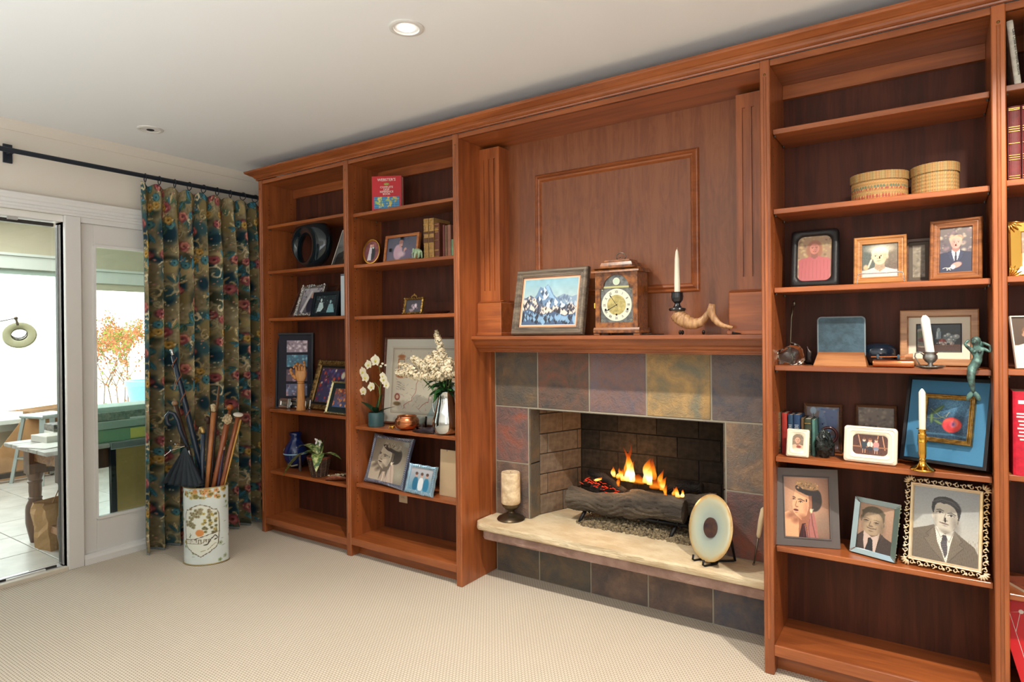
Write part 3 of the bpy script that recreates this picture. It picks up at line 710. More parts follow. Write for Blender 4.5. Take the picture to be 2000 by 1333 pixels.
def frame_at(name, label, bl, yl, br, yr, tl, z, lean, prof, fm, cv, group=None, depth=0.012, mat_c=None, mat_in=0.0, fillet=None, cat='picture frame', part='photo', strut=True, pm=None, res=None, edge_m=None):
    """free-standing picture frame. prof = (inset, proud) steps from the outer edge inwards"""
    loc, yaw, w, h = px_frame(bl, yl, br, yr, tl, z, lean)
    lift = depth*math.sin(lean)
    t = empty(name, (loc[0], loc[1], z+lift+0.0005), yaw, -lean, label, cat, group)
    x0, x1, z0, z1 = -w/2, w/2, 0, h
    v, f = frame_loft(x0, x1, z0, z1, [(0, -depth)]+[(0, prof[0][1])]+prof, 0.0)
    MB().add(v, f).build('frame', fm, t)
    ins = prof[-1][0]; yp = -prof[-1][1]+0.002
    MB().box(x0+.001, x1-.001, depth-0.003, depth, z0+.001, z1-.001).build('backing', mat('frame_backing', (60, 48, 38), 0.8), t)
    if mat_c is not None:
        mi = ins+mat_in
        v, f = frame_loft(x0, x1, z0, z1, [(ins-.001, 0), (mi-.001, 0), (mi, -.0012)], yp-.001)
        mo = MB().add(v, f).build('mat_board', mat_c, t)
        if fillet is not None:
            v, f = frame_loft(x0, x1, z0, z1, [(mi-.004, 0), (mi-.003, .0015), (mi, .0005)], yp-.001); MB().add(v, f).build('fillet', fillet, mo)
        ins = mi
    cvx = cv(w-2*ins, h-2*ins) if callable(cv) else cv
    if cvx is not None: picture(part, cvx, x0+ins-.0005, x1-ins+.0005, z0+ins-.0005, z1-ins+.0005, yp, t, pm)
    if strut:
        L = h*0.62; bz = max(0.0, 0)
        # easel leg from the back to the shelf
        ang = lean; top = Vector((0, depth, L)); foot_y = depth+L*math.cos(lean)*0.30/ math.cos(lean)
        zf = math.sin(lean)*0
        fy = min(L*0.55, 0.10); fz = math.tan(lean)*fy
        MB().beam((0, depth, L), (0, depth+fy, fz+.002), min(.03, w*.25), 0.003, up=(1, 0, 0)).build('easel_leg', black, t)
    return t
# common mouldings
def P_(w, steps): return [(w*a, b) for a, b in steps]
flat_p = lambda w, d=.006: [(0, d-.001), (.001, d), (w-.001, d), (w, d-.001), (w, 0.0)]
scoop = lambda w, d=.014: [(0, d*.6), (w*.08, d*.85), (w*.2, d), (w*.32, d*.85), (w*.42, d*.55), (w*.5, d*.6), (w*.6, d*.5), (w*.78, d*.3), (w*.86, d*.42), (w*.94, d*.4), (w, d*.1), (w, 0)]
oak = wood('oak_frame', (186, 130, 76), (150, 98, 54), 'x', scale=2); walnut = wood('walnut_frame', (112, 72, 44), (76, 46, 30), 'x', scale=2)
mahog = wood('brown_frame', (104, 60, 42), (74, 42, 30), 'x', scale=2)
gold = mat('antique_gold', (176, 140, 74), 0.38, 0.85, rgb2=(120, 92, 46), vscale=60, bump=.3, bscale=160); goldb = mat('bright_gold', (212, 164, 80), 0.22, 0.95)
silver = mat('silver_metal', (200, 200, 198), 0.25, 0.95, bump=.3, bscale=150); silver_d = mat('tarnished_silver', (150, 150, 148), 0.32, 0.9, bump=.5, bscale=120)
brass = mat('polished_brass', (222, 172, 74), 0.16, 1.0); pewter = mat('pewter', (120, 112, 102), 0.32, 0.9); copper = mat('beaten_copper', (200, 126, 84), 0.26, 0.95, bump=.25, bscale=40, bdist=.003)
white_mat = mat('ivory_mat_board', (222, 216, 198), 0.85); cream_m = mat('cream_ceramic', (238, 228, 204), 0.35, coat=.2); wax = mat('ivory_wax', (240, 232, 212), 0.45)
wax_w = mat('white_wax', (244, 240, 230), 0.4)
def text(name, s, size, m, parent, loc, rot=(PI/2, 0, 0), ext=0.0004, align='CENTER', sx=1.0):
    c = bpy.data.curves.new(name, 'FONT'); c.body = s; c.size = size; c.extrude = ext; c.align_x = align; c.resolution_u = 2
    o = bpy.data.objects.new(name, c); COL.objects.link(o); o.location = (0, 0, 0)
    bpy.context.view_layer.update()
    me = bpy.data.meshes.new_from_object(o.evaluated_get(bpy.context.evaluated_depsgraph_get())); bpy.data.objects.remove(o)
    me.materials.clear(); me.materials.append(m); t = link(name, me, parent); t.location = loc; t.rotation_euler = rot; t.scale = (sx, 1, 1); return t
def skinfig(name, pts, edges, m, parent=None, sub=2, root=0):
    """one continuous surface grown over a skeleton: pts = (x,y,z,r)"""
    me = bpy.data.meshes.new(name); me.from_pydata([p[:3] for p in pts], edges, []); o = link(name, me, parent); me.materials.append(m)
    md = o.modifiers.new('skin', 'SKIN'); md.use_smooth_shade = True
    if not me.skin_vertices: bpy.context.view_layer.update()
    for i, p in enumerate(pts):
        r = p[3]; r = r if hasattr(r, '__len__') else (r, r)
        me.skin_vertices[0].data[i].radius = r; me.skin_vertices[0].data[i].use_root = (i == root)
    s = o.modifiers.new('subdivision', 'SUBSURF'); s.levels = sub; s.render_levels = sub
    dg = bpy.context.evaluated_depsgraph_get(); me2 = bpy.data.meshes.new_from_object(o.evaluated_get(dg)); me2.name = name
    o.modifiers.clear(); o.data = me2
    if not me2.materials: me2.materials.append(m)
    me2.polygons.foreach_set('use_smooth', [True]*len(me2.polygons))
    return o
def leaf(mb, base, dirv, length, width, up=(0,0,1), curl=0.3, n=7, fold=0.25, wav=0):
    b0 = Vector(base); d = Vector(dirv).normalized(); s_ = d.cross(Vector(up)); s_.normalize(); u = s_.cross(d)
    vs = []; fs = []
    for i in range(n):
        t = i/(n-1); w = width*math.sin(PI*min(1, t*.93+.07))**.8*(1-t*.15); c = b0+d*length*t-Vector((0,0,1))*curl*length*t*t
        if i == n-1: w = width*.03
        vs += [c-s_*w/2+u*fold*w/2, c+u*wav*0, c+s_*w/2+u*fold*w/2]
    for i in range(n-1): fs += [(3*i, 3*i+1, 3*i+4, 3*i+3), (3*i+1, 3*i+2, 3*i+5, 3*i+4)]
    mb.add(vs, fs)
# ================================================================== what the photographs and paintings show
class Px:
    """draw on a canvas with coordinates read off a picture box x0..x1, y0(top)..y1(bottom)"""
    def __init__(s, c, x0, x1, y0, y1): s.c = c; s.x0 = x0; s.kx = c.W/(x1-x0); s.y1 = y1; s.ky = 1.0/(y1-y0)
    def p(s, x, y): return ((x-s.x0)*s.kx, (s.y1-y)*s.ky)
    def poly(s, pts, col, a=1): s.c.poly([s.p(*q) for q in pts], col, a); return s
    def ell(s, x, y, rx, ry, col, soft=.12, rot=0, a=1): X, Y = s.p(x, y); s.c.ell(X, Y, rx*s.kx, ry*s.ky, col, soft, rot, a); return s
    def line(s, pts, w, col, a=1): s.c.line([s.p(*q) for q in pts], w*s.ky, col, a); return s
def lady(c, tone='warm'):
    """three-quarter portrait of a woman with rolled dark hair and a small hat"""
    if tone == 'warm':
        bg, edge, sk, sh, hair, hat, hat2, scarf, dress, lipc, gl = (206,156,122), (112,76,64), (240,180,136), (168,108,80), (52,38,32), (186,144,96), (116,86,56), (184,116,108), (58,24,28), (112,36,34), (146,126,112)
    else:
        bg, edge, sk, sh, hair, hat, hat2, scarf, dress, lipc, gl = (150,140,124), (112,104,92), (196,184,164), (112,102,90), (62,58,54), (150,140,122), (88,82,72), (206,184,168), (190,170,154), (84,70,62), (196,190,172)
    c.a[:] = bg; d = Px(c, 190, 940, 160, 1050)
    dd = np.clip((np.hypot((c.X/c.W-.42)/.62, (c.Y-.55)/.62)-.5)*1.1, 0, .85); c._mix(dd, edge)
    d.ell(830, 860, 170, 200, gl, .7, 0, .6)
    d.poly([(180,700),(260,670),(350,740),(430,800),(480,850),(450,1000),(430,1060),(180,1060)], sk)
    d.ell(300, 730, 90, 45, sh, .5, .4, .8); d.ell(380, 800, 70, 50, sh, .5, .4, .8)
    d.poly([(430,760),(600,740),(680,900),(700,1060),(420,1060)], sh)
    d.poly([(600,720),(680,660),(720,820),(750,1060),(560,1060)], scarf); d.line([(640,700),(660,860),(700,1040)], 9, tuple(v*.7 for v in scarf)); d.line([(610,780),(590,900),(600,1050)], 8, tuple(v*.75 for v in scarf))
    d.poly([(480,850),(540,840),(580,1060),(415,1060)], dress); d.line([(510,860),(505,1050)], 8, tuple(v*1.5 for v in dress)); d.line([(530,860),(560,1050)], 7, scarf)
    d.ell(690, 500, 135, 165, hair, .06); d.ell(720, 450, 100, 120, hair, .06)
    d.poly([(390,320),(365,400),(350,470),(322,560),(330,600),(334,650),(345,690),(400,742),(480,802),(545,828),(600,790),(628,690),(655,600),(650,440),(560,390)], sk)
    d.poly([(655,430),(655,610),(628,690),(600,790),(545,828),(480,802),(470,770),(560,730),(600,620),(610,500),(600,420)], sh)
    d.ell(500, 755, 70, 38, sh, .6, -.5, .7); d.ell(560, 640, 40, 110, sh, .8, 0, .4)
    d.poly([(378,300),(440,262),(620,330),(790,360),(700,440),(600,420),(500,400),(420,352)], hair); d.ell(470, 345, 90, 38, hair, .1, -.4); d.ell(610, 395, 100, 36, hair, .1, -.15)
    d.ell(585, 280, 195, 66, hat, .12, -.26)
    q = random.Random(4)
    for _ in range(46): d.ell(585+q.uniform(-175,175), 285+q.uniform(-45,45), q.uniform(6,20), q.uniform(5,13), q.choice([hat2, hat, tuple(min(255, v*1.35) for v in hat)]), .4, q.uniform(0,3), .8)
    for ex, ey, w in ((355, 492, 20), (468, 530, 30)):
        d.ell(ex, ey, w, 13, tuple(min(255, v*1.05+10) for v in sk), .2); d.ell(ex-2, ey, w*.42, 12, hair, .2)
        d.line([(ex-w-4, ey+2), (ex-2, ey-14), (ex+w+4, ey+3)], 6, hair); d.ell(ex, ey-22, w*1.1, 8, sh, .6, -.1, .7)
    d.line([(340,458),(358,456),(380,470)], 8, hair); d.line([(425,492),(470,488),(530,515)], 8, hair)
    d.line([(400,520),(378,585),(398,606),(420,604)], 7, sh, .9); d.ell(402, 604, 22, 10, sh, .4)
    d.ell(385, 652, 42, 16, lipc, .2, -.15); d.line([(345,648),(385,655),(425,660)], 4, tuple(v*.5 for v in lipc)); d.ell(390, 690, 30, 8, sh, .5, 0, .6)
    d.ell(640, 655, 20, 32, tuple(min(255, v*1.2+20) for v in sk), .3); d.ell(660, 640, 26, 14, (210, 200, 180) if tone == 'warm' else (210, 205, 190), .5, .6, .8)
    c.noise(3, 90, 2); return c
def boy(c):
    d = Px(c, 205, 815, 240, 1110); c.grad((176, 142, 118), (150, 118, 98))
    sk, sh, hair = (166, 144, 118), (110, 92, 74), (92, 82, 64)
    d.poly([(205,860),(330,740),(590,740),(700,820),(815,870),(815,1120),(205,1120)], (62,50,46)); d.line([(640,780),(560,1000),(550,1110)], 12, (40,32,30)); d.line([(310,780),(345,1000)], 12, (40,32,30))
    d.poly([(310,745),(600,745),(560,1000),(545,1110),(350,1110),(320,950)], (196,174,162)); d.poly([(350,690),(590,690),(560,800),(460,855),(380,800)], sh)
    d.poly([(395,880),(440,862),(480,900),(505,1110),(360,1110),(400,950)], (34,32,36))
    d.ell(250, 530, 22, 60, sh); d.ell(655, 590, 26, 66, sk); d.ell(650, 600, 14, 40, sh, .4)
    d.ell(455, 430, 198, 156, hair, .05); d.ell(455, 590, 186, 225, sk, .05); d.ell(450, 700, 150, 120, sk, .1)
    d.ell(620, 650, 60, 170, sh, .6, 0, .6); d.ell(290, 600, 40, 160, sh, .6, 0, .35)
    for k in range(12): d.ell(272+33*k, 392-22*math.sin(k/11*PI), 26, 24, hair, .4)
    d.ell(270, 470, 14, 50, hair, .4); d.ell(640, 490, 16, 60, hair, .4)
    for k in range(5): d.line([(300+60*k, 330), (330+62*k, 410)], 5, (96, 88, 70), .7)
    for ex, ey in ((335, 553), (515, 572)):
        d.ell(ex, ey+4, 40, 11, (60,50,42), .4); d.line([(ex-44, ey+8), (ex, ey-8), (ex+44, ey+6)], 7, (52,44,36)); d.line([(ex-50, ey-32), (ex, ey-44), (ex+50, ey-28)], 8, (84,72,58), .8); d.ell(ex, ey+32, 44, 12, sh, .6, 0, .5)
    d.line([(415,570),(400,640),(432,655)], 10, sh); d.ell(425, 655, 40, 14, sh, .4); d.line([(365,684),(430,700),(520,690)], 8, (62,44,38)); d.line([(350,660),(365,684),(372,700)], 5, sh); d.line([(525,660),(530,690),(520,705)], 5, sh); d.ell(435, 745, 40, 10, sh, .5)
    d.ell(465, 545, 30, 60, tuple(v*1.12 for v in sk), .8, 0, .6); d.ell(440, 470, 110, 40, tuple(v*1.15 for v in sk), .7, 0, .5)
    c.noise(4, 80, 5); return c
def young_man(c):
    d = Px(c, 200, 975, 175, 1110); c.grad((150, 156, 160), (196, 190, 176))
    sk, sh, hair = (192, 184, 170), (122, 116, 108), (44, 42, 44); su, su2 = (104, 94, 82), (78, 70, 62)
    d.poly([(150,760),(380,680),(470,640),(700,690),(800,770),(935,860),(990,980),(990,1200),(150,1200)], su)
    d.poly([(460,640),(700,690),(655,880),(610,1130),(560,1000),(500,860)], (226,222,210)); d.poly([(470,560),(700,600),(695,690),(590,760),(470,655)], sh)
    d.line([(462,650),(540,800),(575,760)], 5, (150,146,138)); d.line([(695,695),(640,850),(590,765)], 5, (150,146,138))
    d.poly([(560,765),(605,765),(618,810),(622,1000),(595,1060),(540,880),(552,830)], (66,62,68))
    for k in range(9): d.line([(545, 850+22*k), (618, 838+22*k)], 3, (130,124,128))
    d.poly([(440,690),(500,860),(560,1000),(600,1130),(420,960),(330,830),(400,800)], tuple(v*1.12 for v in su)); d.line([(440,690),(360,780),(400,810),(335,835),(430,960),(600,1130)], 4, su2)
    d.poly([(700,700),(655,880),(610,1130),(760,930),(815,880),(760,860),(790,820)], tuple(v*1.08 for v in su)); d.line([(700,700),(795,815),(755,858),(815,885),(610,1130)], 4, su2)
    for k in range(16): d.line([(215+22*k, 760+(k % 3)*14), (250+24*k, 1110)], 1.6, su2, .55)
    for k in range(12): d.line([(700+24*k, 780), (660+26*k, 1110)], 1.6, su2, .55)
    d.ell(440, 520, 18, 48, sk); d.ell(735, 575, 22, 50, sk); d.ell(735, 580, 11, 30, sh, .4)
    d.ell(596, 425, 172, 132, hair, .06); d.poly([(425,350),(420,430),(440,520),(470,520),(480,380)], hair); d.poly([(700,380),(768,440),(762,500),(745,560),(715,540)], hair)
    d.poly([(448,400),(440,500),(455,600),(490,670),(560,738),(615,745),(680,700),(725,600),(738,500),(715,430),(650,370),(560,345),(490,360),(460,400)], sk)
    d.ell(705, 610, 46, 130, sh, .7, .15, .7); d.ell(600, 725, 90, 28, sh, .6, -.2, .6); d.ell(470, 560, 20, 110, sh, .8, 0, .4)
    d.poly([(432,350),(446,310),(500,280),(580,268),(650,282),(722,325),(768,420),(760,490),(748,565),(734,520),(722,462),(690,402),(640,372),(600,360),(560,366),(520,352),(484,366),(462,405),(446,505),(424,440)], hair)
    for k in range(12): d.line([(470+20*k, 352+1.2*(k-4)**2*.6), (480+24*k, 318+k*2), (520+22*k, 290+k*5)], 3, (96,96,100), .6)
    d.line([(440,350),(540,310),(660,330),(740,400)], 7, (92,92,96), .7); d.line([(470,370),(560,335),(680,370)], 5, (80,80,84), .6)
    for ex, ey in ((520, 478), (655, 508)):
        d.ell(ex, ey, 34, 13, (214,208,196), .2); d.ell(ex, ey, 14, 13, (50,46,46), .2); d.line([(ex-38, ey+2), (ex, ey-15), (ex+38, ey+5)], 5, (44,40,40)); d.ell(ex, ey-22, 40, 8, sh, .6, 0, .6)
    d.line([(482,450),(522,440),(564,460)], 7, (80,74,72)); d.line([(614,480),(656,470),(708,496)], 7, (80,74,72))
    d.line([(590,490),(570,560),(578,582),(606,582)], 6, sh); d.ell(588, 580, 28, 10, sh, .4); d.ell(575, 618, 52, 9, (120,96,90), .3, -.16); d.line([(520,606),(575,616),(628,630)], 4, (70,56,54)); d.ell(585, 645, 30, 8, sh, .6, -.1, .6)
    c.noise(3, 110, 8); return c
def mountain(c):
    c.grad((132, 178, 196), (214, 206, 190)); c.noise(5, 12, 3); q = random.Random(2)
    def ridge(pts, base, light, dark, seed, n=70):
        c.poly(pts+[(c.W+.1, -.1), (-.1, -.1)], base); qq = random.Random(seed); xs = [p[0] for p in pts]; ys = [p[1] for p in pts]
        for _ in range(n):
            x = qq.uniform(0, c.W); yt = np.interp(x, xs, ys); y = yt-qq.uniform(.0, .5)*max(yt, .1); s = qq.uniform(.03, .10)
            if qq.random() < .55: c.poly([(x, y+s*.4), (x+s*.9, y-s*.6), (x+s*.3, y-s*1.5), (x-s*.2, y-s*.6)], light, .9)
            else: c.poly([(x, y+s*.3), (x-s*.9, y-s*.8), (x-s*.2, y-s*1.7), (x+s*.25, y-s*.5)], dark, .85)
    W = c.W
    ridge([(-.1, .60), (.25*W, .62), (.6*W, .58), (.75*W, .66), (.9*W, .6), (1.1*W, .66)], (128, 152, 176), (180, 192, 204), (92, 112, 140), 3, 60)
    ridge([(-.1, .4), (.18*W, .56), (.24*W, .66), (.30*W, .84), (.36*W, .80), (.44*W, .885), (.50*W, .80), (.56*W, .66), (.70*W, .5), (1.1*W, .3)], (104, 134, 168), (206, 220, 230), (58, 74, 98), 5, 90)
    ridge([(-.1, .52), (.07*W, .62), (.13*W, .66), (.22*W, .58), (.34*W, .46), (.5*W, .36), (.62*W, .42), (.74*W, .36), (.88*W, .46), (1.1*W, .3)], (86, 96, 116), (222, 208, 196), (44, 44, 56), 9, 150)
    ridge([(-.1, .30), (.15*W, .34), (.35*W, .22), (.6*W, .28), (.8*W, .2), (1.1*W, .26)], (70, 92, 124), (132, 170, 204), (36, 42, 56), 12, 110)
    c.poly([(.40*W, .84), (.45*W, .87), (.52*W, .70), (.60*W, .56), (.48*W, .60), (.44*W, .72)], (150, 190, 220), .75); return c
def rose(c):
    c.grad((34, 66, 92), (20, 50, 74)); rs = random.Random(3)
    c.ell(.62*c.W, .86, .34*c.W, .22, (96, 150, 184), .8, 0, .7); c.noise(13, 60, 4)
    for (x, y, a, l, w) in ((.22, .72, 2.0, .16, .05), (.10, .5, 2.8, .14, .045), (.24, .40, 3.9, .12, .04), (.42, .22, 3.6, .09, .03)): c.ell(x*c.W/.8, y, l, w, (62, 88, 56), .15, a-1.2); c.ell(x*c.W/.8, y, l*.8, w*.35, (96, 120, 78), .4, a-1.2)
    c.line([(.08, .74), (.3, .55), (.55, .47)], .008, (112, 124, 80)); c.line([(.02, .5), (.3, .5), (.52, .66)], .007, (104, 112, 70)); c.line([(.5, .68), (.44, .55)], .007, (160, 160, 140))
    x, y = .62*c.W, .36; cols = [(206, 58, 52), (222, 84, 70), (180, 44, 50), (232, 104, 84), (196, 60, 70)]
    c.ell(x, y, .21, .19, (192, 50, 50), .08)
    for k in range(15):
        a = k*2.4; r_ = .15-.009*k; c.ell(x+r_*math.cos(a), y+r_*.85*math.sin(a), .085-.002*k, .062, cols[k % 5], .25, a+1.3, .85)
    c.ell(x+.04, y+.02, .06, .08, (158, 110, 150), .4, 0, .7); c.ell(x+.03, y+.02, .025, .035, (110, 60, 110), .5)
    c.line([(.03, .10), (.6, .12), (c.W, .08)], .03, (76, 128, 152), .5); return c
def still_life(c):
    c.grad((52, 64, 72), (40, 42, 46)); W = c.W
    c.rect(0, W, 0, .26, (70, 46, 38)); c.ell(.12*W, .5, .34, .36, (150, 146, 132), .06); c.ell(.13*W, .5, .28, .29, (112, 112, 100), .1); c.ell(.12*W, .62, .2, .12, (92, 100, 74), .3)
    c.ell(.14*W, .42, .16, .08, (104, 52, 44), .2); c.blobs(10, .05*W, .22*W, .36, .48, .03, .06, [(128, 62, 52), (84, 40, 36)], 3)
    c.poly([(.43*W, .45), (.45*W, .75), (.55*W, .75), (.56*W, .45)], (118, 142, 148)); c.ell(.5*W, .8, .05, .08, (150, 168, 170)); c.ell(.47*W, .62, .02, .14, (206, 218, 218), .4)
    for x, y, r_, k in ((.66, .56, .08, 0), (.72, .62, .07, 1), (.80, .52, .1, 0), (.9, .55, .09, 1), (.62, .42, .09, 0), (.75, .42, .09, 1), (.85, .42, .06, 0)): c.ell(x*W, y, r_*1.1, r_, (150, 160, 158) if k else (104, 124, 128), .15); c.ell(x*W-.02, y+.02, r_*.35, r_*.3, (226, 230, 226), .5)
    c.ell(.58*W, .38, .12, .1, (128, 48, 42), .1); c.ell(.57*W, .42, .04, .03, (184, 100, 84), .4); c.blobs(60, .46*W, .85*W, .24, .36, .012, .03, [(206, 204, 196), (160, 160, 156), (226, 222, 214)], 5, a=.8)
    c.line([(0, .2), (W, .24)], .02, (122, 76, 56), .7); c.noise(4, 50, 3); return c
def snap(c, seed, bgc, figs, ground=None, amp=8):
    """small colour snapshot with a few figures: figs = (x, y, r, skin, hair, cloth)"""
    c.grad(bgc[0], bgc[1]); c.noise(amp, 14, seed); c.noise(amp*.6, 34, seed+1, False)
    if ground: c.rect(0, c.W, 0, ground[0], ground[1])
    for x, y, r_, sk, hr, cl in figs: bust(c, x, y, r_, sk, hr, cl, style='man', lapel=False)
    return c
def foliage(c, seed, cols, n=160, r0=.01, r1=.045): return c.blobs(n, 0, c.W, 0, 1, r0, r1, cols, seed, .4, .75)
def ph(fn, res): return lambda w, h: fn(Cv(w, h, res))

# ---- bookcase right, shelf by shelf ------------------------------------------------------------
Z3 = SH[3]
leather = mat('black_leather', (30, 30, 31), 0.42, bump=.5, bscale=220, bdist=.002)
def soft_frame(name, label, args, rw, inset, fm, cvf, thick=0.02, win_r=0.25, puff=0.006, cat='picture frame', corner=.014, group=None, deco=None):
    """frame with rounded corners and a rounded window"""
    loc, yaw, w, h = px_frame(*args[:5], args[5], args[6]); lean = args[6]
    t = empty(name, (loc[0], loc[1], args[5]+0.0005+thick*math.sin(lean)), yaw, -lean, label, cat, group)
    o = rrect(-w/2, w/2, 0, h, corner); iw = w/2-inset; r_ = min(iw, h/2-inset)*win_r*2
    inn = rrect(-iw, iw, inset, h-inset, r_); prof = [(0, thick), (0, -.0), (.12, -puff*.7), (.4, -puff), (.75, -puff*.85), (.93, -puff*.2), (1.0, puff*.4)]
    n_ = len(o); vs = []
    for s_, y in prof:
        for a, b_ in zip(o, inn): vs.append((a[0]+(b_[0]-a[0])*s_, y, a[1]+(b_[1]-a[1])*s_))
    fs = [(i*n_+j, i*n_+(j+1) % n_, (i+1)*n_+(j+1) % n_, (i+1)*n_+j) for i in range(len(prof)-1) for j in range(n_)]
    fs.append(tuple(range(n_)))
    MB().add(vs, fs).build('frame', fm, t, smooth=50)
    if deco:
        for k, s_ in enumerate((.25, .6)):
            pts = [(a[0]+(b_[0]-a[0])*s_, -puff-.0003, a[1]+(b_[1]-a[1])*s_) for a, b_ in zip(o, inn)]
            MB().tube(pts+[pts[0]], .0012, 5, cap=False).build('raised_line', fm, t)
    cvx = cvf(2*iw, h-2*inset); rr_ = r_
    def mask(x, z):
        dx = np.maximum(np.abs(x)-(iw-rr_), 0); dz = np.maximum(np.abs(z-h/2)-(h/2-inset-rr_), 0); return np.hypot(dx, dz) < rr_+.001
    picture('photo', cvx, -iw-.001, iw+.001, inset-.001, h-inset+.001, puff*.35, t, mask=mask)
    MB().beam((0, thick, h*.6), (0, thick+.07, math.tan(lean)*.07+.002), .03, .003, up=(1, 0, 0)).build('easel_leg', black, t)
    return t
def lady_pink(c):
    c.grad((168, 140, 110), (150, 120, 96)); foliage(c, 6, [(182, 160, 112), (128, 104, 80), (196, 172, 130)], 90); bust(c, .5*c.W, .72, .125, (200, 132, 116), (160, 108, 84), (186, 102, 104), style='long', lapel=False)
    for k in range(9): c.line([(.1+.07*k, .45), (.08+.075*k, .05)], .006, (160, 84, 88), .7)
    return c
soft_frame('framed_photo', 'black padded leather frame with portrait of a woman in a pink dress', ((1543, 557), .15, (1637, 551), .15, (1540, 456), Z3[2], R(10)), 0, .026, leather, lambda w, h: lady_pink(Cv(w, h, 96)), thick=.022, win_r=.20, puff=.010)
def man_glare(c):
    c.grad((120, 110, 92), (96, 78, 66)); c.ell(.2*c.W, .5, .35, .7, (84, 92, 86), .6); bust(c, .5*c.W, .62, .24, (226, 196, 160), (220, 204, 172), (200, 190, 184), style='man', turn=-.6, lapel=False); c.ell(.5*c.W, .85, .3, .12, (232, 222, 198), .5, 0, .8)
    c.line([(.16, .3), (.24, .52)], .03, (226, 206, 178)); c.ell(.1, .3, .06, .08, (214, 170, 130), .3); c.noise(6, 40, 2); return c
frame_at('framed_photo', 'light oak frame with man raising his hand, behind twisted wire stand', (1667, 551), .13, (1771, 546), .13, (1667, 468), Z3[2], R(10), scoop(.028, .012), oak, ph(man_glare, 84), depth=.01)
frame_at('framed_photo', 'dull brown frame with grey landscape print, half hidden between two oak frames', (1768, 546), .20, (1822, 545), .20, (1768, 470), Z3[2], R(8), flat_p(.012), walnut, lambda w, h: foliage(Cv(w, h, 50, (130, 118, 98)), 3, [(150, 140, 120), (104, 94, 78)], 60), mat_c=mat('grey_mat', (96, 86, 76), .8), mat_in=.012)
def man_suit(c):
    c.grad((112, 100, 96), (60, 58, 72)); foliage(c, 9, [(150, 136, 120), (84, 72, 78), (128, 104, 110), (170, 158, 140)], 110); bust(c, .5*c.W, .66, .125, (214, 150, 136), (196, 158, 130), (44, 48, 70), (222, 220, 222), (36, 34, 50), 'curly', .2)
    c.ell(.52*c.W, .16, .1, .06, (206, 142, 128), .15, .4); c.ell(.42*c.W, .12, .04, .05, (214, 210, 210), .2)
    d = [(.06, .09), (.1, .11), (.16, .10), (.22, .12), (.18, .08), (.2, .05)]; c.line(d, .007, (230, 224, 214)); c.line([(.13, .11), (.14, .05), (.17, .09)], .006, (230, 224, 214)); return c
frame_at('framed_photo', 'tall brown wooden frame with fair-haired man in navy suit', (1815, 543), .12, (1919, 540), .10, (1820, 435), Z3[2], R(9), scoop(.030, .014), wood('brown_oak_frame', (154, 98, 58), (112, 68, 40), 'x', scale=2), ph(man_suit, 120), depth=.012)
# twisted wire stand in front of the oak frame
P0 = onY(1676, 560, .08); P1 = onY(1764, 556, .08); t = empty('wire_stand', ((P0[0]+P1[0])/2, .08, Z3[2]), 0, 0, 'small twisted silver wire stand holding the light oak frame', 'stand')
hw = (P1[0]-P0[0])/2; zt = .040
def twist(pts, r, turns=60):
    pts = [Vector(p) for p in pts]; L = [0]
    for a, b_ in zip(pts[:-1], pts[1:]): L.append(L[-1]+(b_-a).length)
    out = [[], []]; N = int(L[-1]/.0022)
    for i in range(N+1):
        s_ = L[-1]*i/N; k = max(j for j in range(len(L)) if L[j] <= s_+1e-9); k = min(k, len(pts)-2); f_ = (s_-L[k])/(L[k+1]-L[k]); p = pts[k].lerp(pts[k+1], f_)
        a = s_/.010*2*PI
        for q_ in (0, 1): out[q_].append(p+Vector((math.cos(a+q_*PI)*r*(.3), math.sin(a+q_*PI)*r, math.cos(a+q_*PI)*r)))
    return out
for st in twist([(-hw-.004, 0, .001), (-hw, 0, zt-.004), (-hw+.006, 0, zt), (hw-.006, 0, zt), (hw, 0, zt-.004), (hw+.004, 0, .001)], .0016): MB().tube(st, .0013, 5).build('wire', silver, t, smooth=True)
for sx_ in (-hw, hw): MB().tube([(sx_, 0, .001), (sx_, .09, .001)], .0016, 6).build('foot', silver, t)

# shelf with the mermaid
z = Z3[3]
pc = onY(1544, 714, .12)
t = empty('glass_bird', (pc[0], .12, z), 0.2, 0, 'clear glass bird paperweight with a tall thin metal stem behind', 'ornament')
mb = MB(); nu, nv = 22, 14; vs = []
for i in range(nv+1):
    th = PI*i/nv
    for j in range(nu):
        w = 2*PI*j/nu; q = 1+.10*math.sin(3*w+th*4)+.06*math.sin(7*th+w*2)
        x = .052*math.sin(th)*math.cos(w)*q; y = .032*math.sin(th)*math.sin(w)*q; zz = .040+.040*math.cos(th)*(1+.22*math.cos(w))
        vs.append((x, y, max(0.0, zz)))
mb.add(vs, [(i*nu+j, (i+1)*nu+j, (i+1)*nu+(j+1) % nu, i*nu+(j+1) % nu) for i in range(nv) for j in range(nu)])
crystal = glass('clear_crystal', (244, 244, 236)); mb.build('body', crystal, t, smooth=True)
for sg in (-1, 1): MB().ell((sg*.036, 0, .012), (.014, .018, .012), 10, 6).build('foot', crystal, t, smooth=True)
pt = onY(1557, 613, .15)
MB().tube([(.004, .045, 0), (.002, .045, .10), (.006, .045, .19), (.013, .045, .235)], [.0045, .003, .003, .006], 8).ell((.017, .045, .248), (.006, .006, .012), 8, 6).build('stem', mat('dull_nickel', (110, 104, 88), .3, .9), t, smooth=True)
pc = onY(1579, 714, .15); t = empty('dark_figurine', (pc[0], .15, z), 0, 0, 'small dark bronze figurine crouching beside the blue panel', 'figurine')
bronze = mat('dark_bronze', (40, 32, 30), .35, .7)
